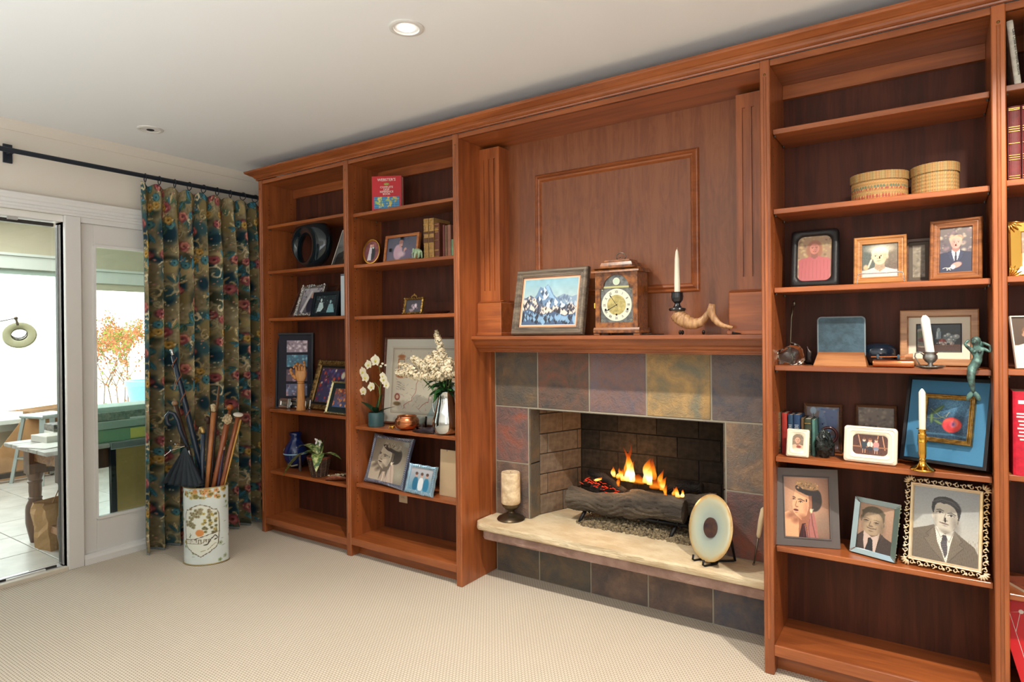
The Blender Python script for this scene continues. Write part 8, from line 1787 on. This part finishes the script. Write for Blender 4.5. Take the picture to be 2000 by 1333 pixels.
# orange-brown cane with carved skull-like knob
t, d = cane('walking_stick', 'tan cane with small carved ivory head, right of the gilt bird', 'cane', 404, 417, 806, -.01)
shaft(t, d, .0135, mat('tan_cane', (184, 120, 68), .3, rgb2=(150, 90, 50), vscale=12, coat=.3), .0145); skinfig('carved_head', [tuple(d)+(.0155,), tuple(d+Vector((0, 0, .022)))+(.013,), tuple(d+Vector((-.003, 0, .042)))+(.018,), tuple(d+Vector((-.012, -.01, .040)))+(.008,), tuple(d+Vector((.010, 0, .050)))+(.009,)], [(0, 1), (1, 2), (2, 3), (2, 4)], ivory, t, 2)
t, d = cane('walking_stick', 'cane ending in a long pale horn blade behind the ivory heads', 'cane', 411, 423, 805, .06)
shaft(t, d, .009, dk_w); e = Vector(onS(428, 753, 0+.06))-t.location; MB().tube([d, d.lerp(e, .3), d.lerp(e, .8), e], [.010, .016, .013, .005], 12, sq=.5).build('horn_blade', mat('pale_horn', (150, 116, 84), .4, rgb2=(110, 80, 56), vscale=14), t, smooth=True)
t, d = cane('walking_stick', 'dark knotty cane with brown twisted handle in the middle', 'cane', 405, 407, 828, .05)
shaft(t, d, .010, dk_w); MB().tube([d, d+Vector((-.004, 0, .03)), d+Vector((-.012, 0, .036)), d+Vector((-.03, 0, .018))], [.011, .014, .012, .008], 10).build('handle', dk_w, t, smooth=True)
# carved lion head
t, d = cane('walking_stick', 'red-brown cane with a large carved ivory lion head', 'cane', 417, 443, 828, -.02)
shaft(t, d, .0135, red_w, .016); mb = MB(); q = random.Random(4); h0 = d+Vector((.006, 0, .026)); mb.ell(h0, (.024, .022, .027), 14, 9).ell(h0+Vector((-.018, -.014, -.006)), (.010, .010, .009), 10, 7)
for k in range(46): dv = Vector((q.gauss(0, 1), q.gauss(0, 1), q.gauss(0, 1))).normalized(); mb.ell(h0+Vector((dv.x*.024, dv.y*.022, dv.z*.027)), (.0055, .0055, .0065), 7, 5)
mb.build('lion_head', ivory, t, smooth=True)['kind'] = 'stuff'
t, d = cane('walking_stick', 'cane with polished orange-brown ball knob behind the lion head', 'cane', 425, 449, 800, .05)
shaft(t, d, .010, red_w); MB().ell(d+Vector((0, 0, .012)), (.020, .020, .019), 14, 9).build('knob', mat('amber_knob', (176, 96, 40), .2, coat=.5), t, smooth=True)
t, d = cane('walking_stick', 'reddish cane with flat white disc top, rightmost of the canes', 'cane', 433, 465, 812, .01)
shaft(t, d, .0145, red_w, .012); o = MB().lathe([(0, -.004), (.024, -.002), (.029, .004), (.028, .010), (.018, .014), (0, .015)], 24).build('disc_top', mat('mother_of_pearl', (226, 220, 206), .2), t, smooth=True); o.location = d; o.rotation_euler = (0, R(14), 0)
t, d = cane('walking_stick', 'thin yellow bamboo rod right of the disc-topped cane', 'cane', 438, 470, 820, .02)
shaft(t, d, .0055, mat('yellow_bamboo', (206, 160, 84), .4), .006)
t, d = cane('walking_stick', 'short plum-coloured cane between the lion and disc canes', 'cane', 426, 437, 872, -.01)
shaft(t, d, .010, purple); MB().tube([d*.97, d*1.0], .0115, 10).build('ferrule', silver, t)

# ================================================================== the sunroom beyond the glass
ZF = -.02; XO = -7.60
sun_wall = mat('sunroom_wall', (206, 198, 176), .8); sill_w = mat('sunroom_trim', (222, 228, 222), .5)
structs(MB().box(XO-.1, XW-.14, -4.6, 4.2, ZF-.16, ZF-.008).build('floor', mat('tile_grout', (120, 112, 104), .9)), 'tiled sunroom floor')
sf = bpy.data.objects['floor.001'] if 'floor.001' in bpy.data.objects else None
ftile = [mat('stone_floor_tile_a', (206, 202, 196), .35, rgb2=(184, 180, 174), vscale=5), mat('stone_floor_tile_b', (198, 194, 190), .35, rgb2=(176, 172, 168), vscale=4)]
TS = .46; ang = R(0); me_t = None
for i in range(-1, 8):
    for j in range(-7, 8):
        x = XW-.17-TS*(i+.5); y = TS*(j+.5)-.05
        if x-TS/2 < XO or x+TS/2 > XW-.14: continue
        if me_t is None: o = MB().box(-TS/2+.003, TS/2-.003, -TS/2+.003, TS/2-.003, -.01, 0).build('floor_tile', ftile[0], sf, bevel=.002); me_t = o.data
        else: o = link('floor_tile', me_t, sf)
        o.location = (x, y, ZF)
structs(MB().box(XO-.1, XW-.14, -4.6, 4.2, 2.62, 2.70).build('ceiling', mat('sunroom_ceiling', (226, 224, 216), .8)), 'sunroom ceiling')
# outer wall with big windows: sill, heads, posts
WY = [(-3.2, .215, 2.03, .55), (.345, 2.1, 1.93, .55)]
ow = MB().box(XO-.1, XO, -4.6, 4.2, ZF, .50).box(XO-.1, XO, -4.6, .28, 2.03, 2.62).box(XO-.1, XO, .28, 4.2, 1.86, 2.62).box(XO-.1, XO, .215, .345, .5, 2.2).box(XO-.1, XO, -4.6, -3.2, .5, 2.2).box(XO-.1, XO, 2.1, 4.2, .5, 2.2)
structs(ow.build('wall_outer', sun_wall), 'sunroom outer wall with large windows')
structs(MB().box(XO, XW-.14, 4.2, 4.3, ZF, 2.62).box(XO, XW-.14, -4.7, -4.6, ZF, 2.62).build('wall_end', sun_wall), 'sunroom end walls')
structs(MB().box(XW-.141, XW-.139, .05, 4.2, 0, 2.6).build('wall_inner', sun_wall), 'sunroom inner wall')
for k, (y0, y1, zh_, zs_) in enumerate(WY):
    w_ = empty('window_%d' % (k+1), (0, 0, 0)); w_['kind'] = 'structure'; w_['label'] = ['wide sunroom window at left', 'sunroom window seen through the fixed panel'][k]; w_['category'] = 'window'
    MB().box(XO-.02, XO+.16, y0-.06, y1+.06, .50, .545).build('sill', sill_w, w_, bevel=.004); MB().box(XO-.0, XO+.02, y0-.1, y1+.1, .42, .50).build('apron', sill_w, w_)
    MB().box(XO-.01, XO+.03, y0-.09, y1+.09, zh_+.0, zh_+.13).build('head_casing', sill_w, w_, bevel=.004); MB().box(XO-.0, XO+.06, y0-.10, y1+.10, zh_+.13, zh_+.155).build('cap_moulding', sill_w, w_)
    MB().box(XO-.06, XO-.02, y0, y1, zh_-.05, zh_).build('blind_rail', mat('green_tint_rail', (176, 196, 186), .5), w_); MB().box(XO-.09, XO-.084, y0, y1, .54, zh_).build('pane', thin_glass('window_glass', (250, 252, 250)), w_)
    for yy in (y0, y1-.03): MB().box(XO-.08, XO-.02, yy, yy+.03, .54, zh_).build('stile', mat('green_tint_frame', (150, 168, 140), .5) if k == 1 and yy == y0 else sill_w, w_)
# ground, hedge and pot outside
structs(MB().box(-40, XO-.12, -30, 40, -.3, -.2).build('ground', mat('bright_gravel', (226, 218, 200), .95, var=.15, vscale=2)), 'pale sunlit gravel outside')
twig = mat('shrub_twig', (120, 84, 66), .8); lfo = mat('shrub_leaf_orange', (206, 120, 78), .7); lfg = mat('shrub_leaf_green', (140, 150, 60), .7)
def shrub(name, label, x, y, h, wd, seed, n_=700, z0=-.2):
    q = random.Random(seed); t = empty(name, (x, y, z0), label=label, cat='shrub'); ends = []; mb = MB()
    def br(p, d, L_, r_, dep):
        e = p+d*L_; mb.tube([p, p.lerp(e, .5)+Vector((q.uniform(-.02, .02),)*3)*L_, e], [r_, r_*.8, r_*.6], 5); ends.append((p, e))
        if dep: 
            for _ in range(3 if dep > 1 else 2): br(e, (d+Vector((q.uniform(-.9, .9), q.uniform(-.9, .9), q.uniform(-.1, .7)))).normalized(), L_*q.uniform(.6, .85), r_*.6, dep-1)
    for _ in range(5): br(Vector((0, q.uniform(-wd*.3, wd*.3), 0)), Vector((q.uniform(-.3, .3), q.uniform(-.7, .7)*wd/h*1.6, 1)).normalized(), h*.34, .012, 4)
    tag(mb.build('branches', twig, t), kind='stuff')
    for nm, m_, kk in (('leaves', lfo, .65), ('green_leaves', lfg, .35)):
        mb = MB()
        for _ in range(int(n_*kk)):
            a, b_ = q.choice(ends[len(ends)//4:]); c = a.lerp(b_, q.random())+Vector((q.gauss(0, .03), q.gauss(0, .03), q.gauss(0, .03))); s__ = q.uniform(.03, .065); d1 = Vector((q.gauss(0, 1), q.gauss(0, 1), q.gauss(0, 1))).normalized(); d2 = d1.orthogonal().normalized()
            mb.add([c, c+d1*s__*.5+d2*s__*.3, c+d1*s__, c+d1*s__*.5-d2*s__*.3], [(0, 1, 2, 3)])
        tag(mb.build(nm, m_, t, fix=False), kind='stuff')
pl_ = onX(205, 780, -12.0); shrub('shrub', 'sunlit orange and green shrub outside the window, left of the blue pot', -12.0, pl_[1]+.35, 2.0, 1.2, 3, 4200); shrub('shrub', 'low pinkish hedge shrub outside, behind the blue pot', -12.6, pl_[1]+2.2, 1.25, 1.8, 8, 4200)
pp = onX(283, 800, -11.0); t = empty('garden_pot', (-11.0, pp[1]+.15, -.2), label='pale blue glazed garden pot outside the window', cat='pot')
MB().lathe([(0, 0), (.28, 0), (.40, .7), (.43, .72), (.43, .80), (.38, .80), (.34, .7), (0, .68)], 28).build('pot', mat('blue_glazed_pot', (120, 170, 226), .3), t, smooth=50)
# turned-leg table running along the doors
TX0, TX1 = -5.28, -4.62; lg = onZ(70, 1058, ZF)
t = empty('rustic_table', (0, 0, 0), label='old rustic table with turned brown legs and grey plank top', cat='table'); oldw = wood('old_pine', (176, 128, 82), (120, 80, 50), 'y', rough=.6, coat=0); legw = wood('old_leg_wood', (104, 70, 50), (70, 46, 36), 'z', rough=.45, coat=.1); topw = mat('grey_weathered_top', (186, 184, 180), .45, rgb2=(150, 146, 140), vscale=8, stretch=(6, 1, 1))
LX, LY = lg[0]-.0, lg[1]; tz = .655
prof = [(0, 0), (.030, 0), (.034, .02), (.048, .09), (.055, .13), (.055, .22), (.052, .245), (.036, .285), (.040, .29), (.040, .297), (.034, .303), (.037, .34), (.036, .39), (.042, .40), (.042, .408), (.036, .414), (.044, .44), (.052, .47)]
for lx_, ly_ in ((LX, LY), (LX+.56 if False else LX+.50, LY), (LX, LY+1.35), (LX+.50, LY+1.35)):
    o = MB().lathe(prof, 16).box(-.048, .048, -.048, .048, .46, tz-.03-ZF).build('leg', legw, t, smooth=40); o.location = (lx_, ly_, ZF)
MB().box(LX+.05, LX+.45, LY-.02, LY+.005, tz-.13, tz-.025).build('apron', oldw, t); MB().box(LX-.02, LX+.0, LY+.05, LY+1.3, tz-.13, tz-.025).build('apron', oldw, t); MB().box(LX+.50, LX+.52, LY+.05, LY+1.3, tz-.16, tz-.025).build('apron', legw, t)
MB().box(LX+.03, LX+.47, LY-.03, LY-.0, .10, .145).build('stretcher', oldw, t, bevel=.003); MB().box(LX+.48, LX+.51, LY+.0, LY+1.35, .12, .17).build('stretcher', oldw, t, bevel=.003)
for k in range(5): MB().box(LX-.09+.135*k, LX-.09+.135*k+.131, LY-.14, LY+1.5, tz-.025, tz).build('top_plank', topw, t, bevel=.003)
# things on the table
def tbox(name, label, cat, u, v, x, sx_, sy_, sz_, m_, rot=0, z0=tz, extra=None):
    p = onX(u, v, x); t = empty(name, (x, p[1], z0+.0005), rot, label=label, cat=cat); o = MB().box(-sx_/2, sx_/2, 0, sy_, 0, sz_).build('body', m_, t, bevel=.003); return t
tbox('cardboard_box', 'small white lidded box on the near end of the rustic table', 'box', 75, 845, LX+.12, .20, .16, .045, mat('white_box', (214, 212, 206), .6), .1)
tbox('paper_stack', 'flat white papers lying under the white box corner', 'papers', 60, 860, LX+.33, .25, .2, .004, mat('white_paper', (226, 226, 222), .7), .3)
tbox('book', 'white book stack behind the white box on the table', 'book', 95, 830, LX-.02, .16, .18, .05, mat('white_box', (0, 0, 0)), .0); tbox('book', 'dark patterned book lying on the white books', 'book', 95, 812, LX-.02, .16, .18, .045, mat('dark_patterned', (120, 114, 106), .5, rgb2=(60, 56, 54), vscale=60), 0, tz+.052)
gx = LX+.35
tbox('board_game', 'green and yellow flat board game box seen through the glass', 'game box', 150, 860, gx, .34, .62, .085, mat('game_box_green', (120, 160, 128), .4), 0); gbx = bpy.data.objects['board_game']; 
MB().box(.1705, .1715, .25, .47, .008, .075).build('yellow_label', mat('game_yellow', (214, 206, 110), .4), gbx)
tbox('storage_box', 'grey-green lidded box on top of the board game', 'box', 150, 830, gx, .36, .66, .05, mat('grey_green_box', (150, 170, 160), .5), 0, tz+.0865); tbox('storage_box', 'pale green stacked carton at the top left behind the glass', 'box', 150, 800, gx-.02, .26, .50, .085, mat('pale_green_box', (176, 200, 190), .5), 0, tz+.138)
tbox('tin_box', 'dark green patterned tin on the stack, right of the pale carton', 'tin', 180, 812, gx+.08, .14, .42, .055, mat('green_tin', (96, 116, 104), .4, rgb2=(140, 150, 140), vscale=50), 0, tz+.138)
cdp = onX(262, 852, gx+.1); t = empty('tape_reel', (gx+.12, cdp[1], tz+.0005), R(90), label='white stand with a clear round reel beside the game box', cat='stand'); whp = mat('white_plastic', (232, 236, 230), .35)
MB().box(-.05, .06, -.03, .03, 0, .008).box(.03, .045, -.02, .02, 0, .14).box(-.05, .06, -.03, .03, .135, .15).build('frame', whp, t, bevel=.002); MB().tube([(-.02+.045*math.cos(2*PI*k/24), 0, .07+.045*math.sin(2*PI*k/24)) for k in range(25)], .004, 6, cap=False).build('reel', mat('pale_reel', (170, 186, 150), .3), t, smooth=True)
for k in range(3): tbox('magazine', ['grey magazine lying under two others near the curtain', 'grey magazine in the middle of three near the curtain', 'grey magazine on top of three near the curtain'][k], 'magazine', 272-3*k, 845, gx-.04+.01*k, .22, .3, .022, mat('grey_magazine', (130, 138, 138), .4, rgb2=(190, 196, 192), vscale=14), .1*k, tz+.0235*k)
# framed gold board leaning beside the table
a = onZ(228, 1012, ZF); t = empty('framed_board', (LX+.60, onX(228, 960, LX+.60)[1], ZF), label='large gold-brown board in a black frame leaning against the table', cat='board'); t.rotation_euler = (0, R(-2), 0)
bh = onX(228, 878, LX+.60)[2]-ZF; MB().box(-.012, .012, 0, .95, 0, bh).build('panel', mat('gold_brown_board', (160, 132, 78), .5, var=.15, vscale=3), t); MB().box(-.018, .016, -.03, .0, 0, bh+.02).build('frame_stile', mat('black_frame', (16, 26, 34), .4), t); MB().box(-.018, .016, -.03, .98, 0, .03).build('bottom_rail', mat('black_frame', (0, 0, 0)), t); MB().box(-.022, .020, -.03, .98, bh, bh+.045).build('top_rail', mat('steel_rail', (140, 150, 150), .35, .5), t, bevel=.003)
# brown paper bag under the table
bp = onZ(93, 1062, ZF); t = empty('paper_bag', (bp[0]+.1, bp[1]+.06, ZF+.0005), .15, label='crumpled brown paper bag on the floor under the table', cat='bag'); kraft = mat('kraft_paper', (176, 136, 90), .75, bump=1, bscale=9, bdist=.02)
vs = []; rs2 = np.random.RandomState(3)
ringp = [(-.09, -.13), (-.03, -.135), (.03, -.13), (.09, -.13), (.095, 0), (.09, .13), (0, .135), (-.09, .13), (-.095, 0)]
for i in range(9):
    for (x, y) in ringp: k = .012*(i/8); vs.append((x*(1-.12*i/8)+rs2.randn()*k, y*(1+.02*i)+rs2.randn()*k, .30*i/8+rs2.randn()*k*.4))
n_ = len(ringp); o = MB().add(vs, [(i*n_+j, i*n_+(j+1) % n_, (i+1)*n_+(j+1) % n_, (i+1)*n_+j) for i in range(8) for j in range(n_)]+[tuple(range(n_))]).build('bag', kraft, t, fix=False); sm = o.modifiers.new('thickness', 'SOLIDIFY'); sm.thickness = .002
MB().tube([(.06, -.10, .30), (.05, -.04, .42), (.05, .04, .42), (.06, .10, .30)], .003, 6).build('handle', mat('twine', (150, 110, 70), .8), t)
# metal stool
sp0 = onX(60, 811, -7.0); t = empty('metal_stool', (-7.02, sp0[1]+.14, ZF), .25, label='pale galvanised metal stool behind the table', cat='stool'); galv = mat('galvanised_metal', (176, 190, 190), .35, .6); hs = sp0[2]-ZF
MB().box(-.16, .16, -.16, .16, hs-.035, hs).build('seat', galv, t, bevel=.012)
for sx_ in (-1, 1):
    for sy_ in (-1, 1): MB().beam((sx_*.13, sy_*.13, hs-.03), (sx_*.20, sy_*.20, 0), .045, .025).build('leg', galv, t)
for sx_ in (-1, 1): MB().beam((sx_*.175, -.175, hs*.36), (sx_*.175, .175, hs*.36), .02, .012).build('brace', galv, t); MB().beam((-.175, sx_*.175, hs*.36), (.175, sx_*.175, hs*.36), .02, .012).build('brace', galv, t)
# cardboard and cartons by the window
card = mat('brown_cardboard', (186, 142, 98), .8, var=.12, vscale=6)
p0 = onX(0, 880, -7.3); p1 = onX(110, 900, -7.3); t = empty('cardboard_sheet', (-7.36, p0[1]-.2, ZF), label='large sheet of brown cardboard leaning under the window', cat='cardboard'); t.rotation_euler = (0, R(-9), 0); MB().add([(0, .0, 0), (0, 1.1, 0), (0, 1.1, .56), (0, .42, .56), (.02, 0, 0), (.02, 1.1, 0), (.02, 1.1, .56), (.02, .42, .56)], [(0,1,2,3), (7,6,5,4), (0,4,5,1), (1,5,6,2), (2,6,7,3), (3,7,4,0)]).build('sheet', card, t)
p2 = onX(55, 800, -7.42); t = empty('cardboard_carton', (-7.44, p2[1], .5455), label='open shallow brown carton on the window sill', cat='box'); MB().box(-.12, .10, 0, .6, 0, .065).build('carton', card, t); MB().add([(-.12, -.15, .075), (-.12, .6, .12), (.04, .6, .08), (.04, -.0, .067)], [(0, 1, 2, 3)]).build('flap', card, t)
# rolling base at the left
p3 = onZ(0, 935, ZF+.05); t = empty('rolling_base', (p3[0], p3[1], ZF), label='black wheeled base bar on the sunroom floor at left', cat='stand'); MB().box(-.035, .035, -.3, .44, .045, .09).build('bar', black, t, bevel=.004)
for yy in (-.2, .41): MB().tube([(-.012, yy, .024), (.012, yy, .024)], .0235, 14).build('wheel', black, t, smooth=50); MB().box(-.02, .02, yy-.02, yy+.02, .02, .05).build('fork', mat('steel_rail', (0, 0, 0)), t)
# round magnifier lamp on a jointed arm
pm_ = onX(38, 655, -5.6); t = empty('magnifier_lamp', (-5.6, pm_[1], pm_[2]), label='round cream magnifying work lamp hanging before the bright window', cat='lamp'); t.rotation_euler = (R(0), R(60), R(-20)); cl = mat('cream_plastic', (196, 194, 160), .4)
o = MB(); n_ = 36; pr = [(.050, -.012), (.098, -.016), (.104, .0), (.098, .014), (.060, .02), (.050, .012)]; o.lathe(pr+[pr[0]], n_, cap=False); o.build('ring_head', cl, t, smooth=50); MB().lathe([(0, .0), (.050, .0), (.050, .004), (0, .008)], 28, cap=False).build('lens', thin_glass('lens_glass', (250, 250, 250)), t, smooth=True)
t.rotation_euler = (0, 0, 0); t.rotation_euler = (R(62), R(35), R(50))
tj = empty('lamp_arm', (-5.6, pm_[1], pm_[2]), label='dark jointed metal arm holding the magnifier lamp', cat='arm')
j0 = Vector(onX(35, 636, -5.6))-tj.location; j1 = Vector(onX(31, 622, -5.6))-tj.location; j2 = Vector(onX(-60, 640, -5.6))-tj.location; j3 = Vector(onX(-120, 820, -5.6))-tj.location
MB().tube([j0, j1], .008, 8).ell(j1, (.014, .014, .014), 8, 6).build('joint', pewter, tj); MB().tube([j1, j2], .004, 6).tube([j2, j3, Vector((j3.x, j3.y, ZF-tj.location.z+.03))], .007, 7).build('arm', pewter, tj); MB().lathe([(0, 0), (.12, 0), (.12, .03), (0, .035)], 20, c=(j3.x, j3.y, ZF-tj.location.z)).build('base', black, tj)
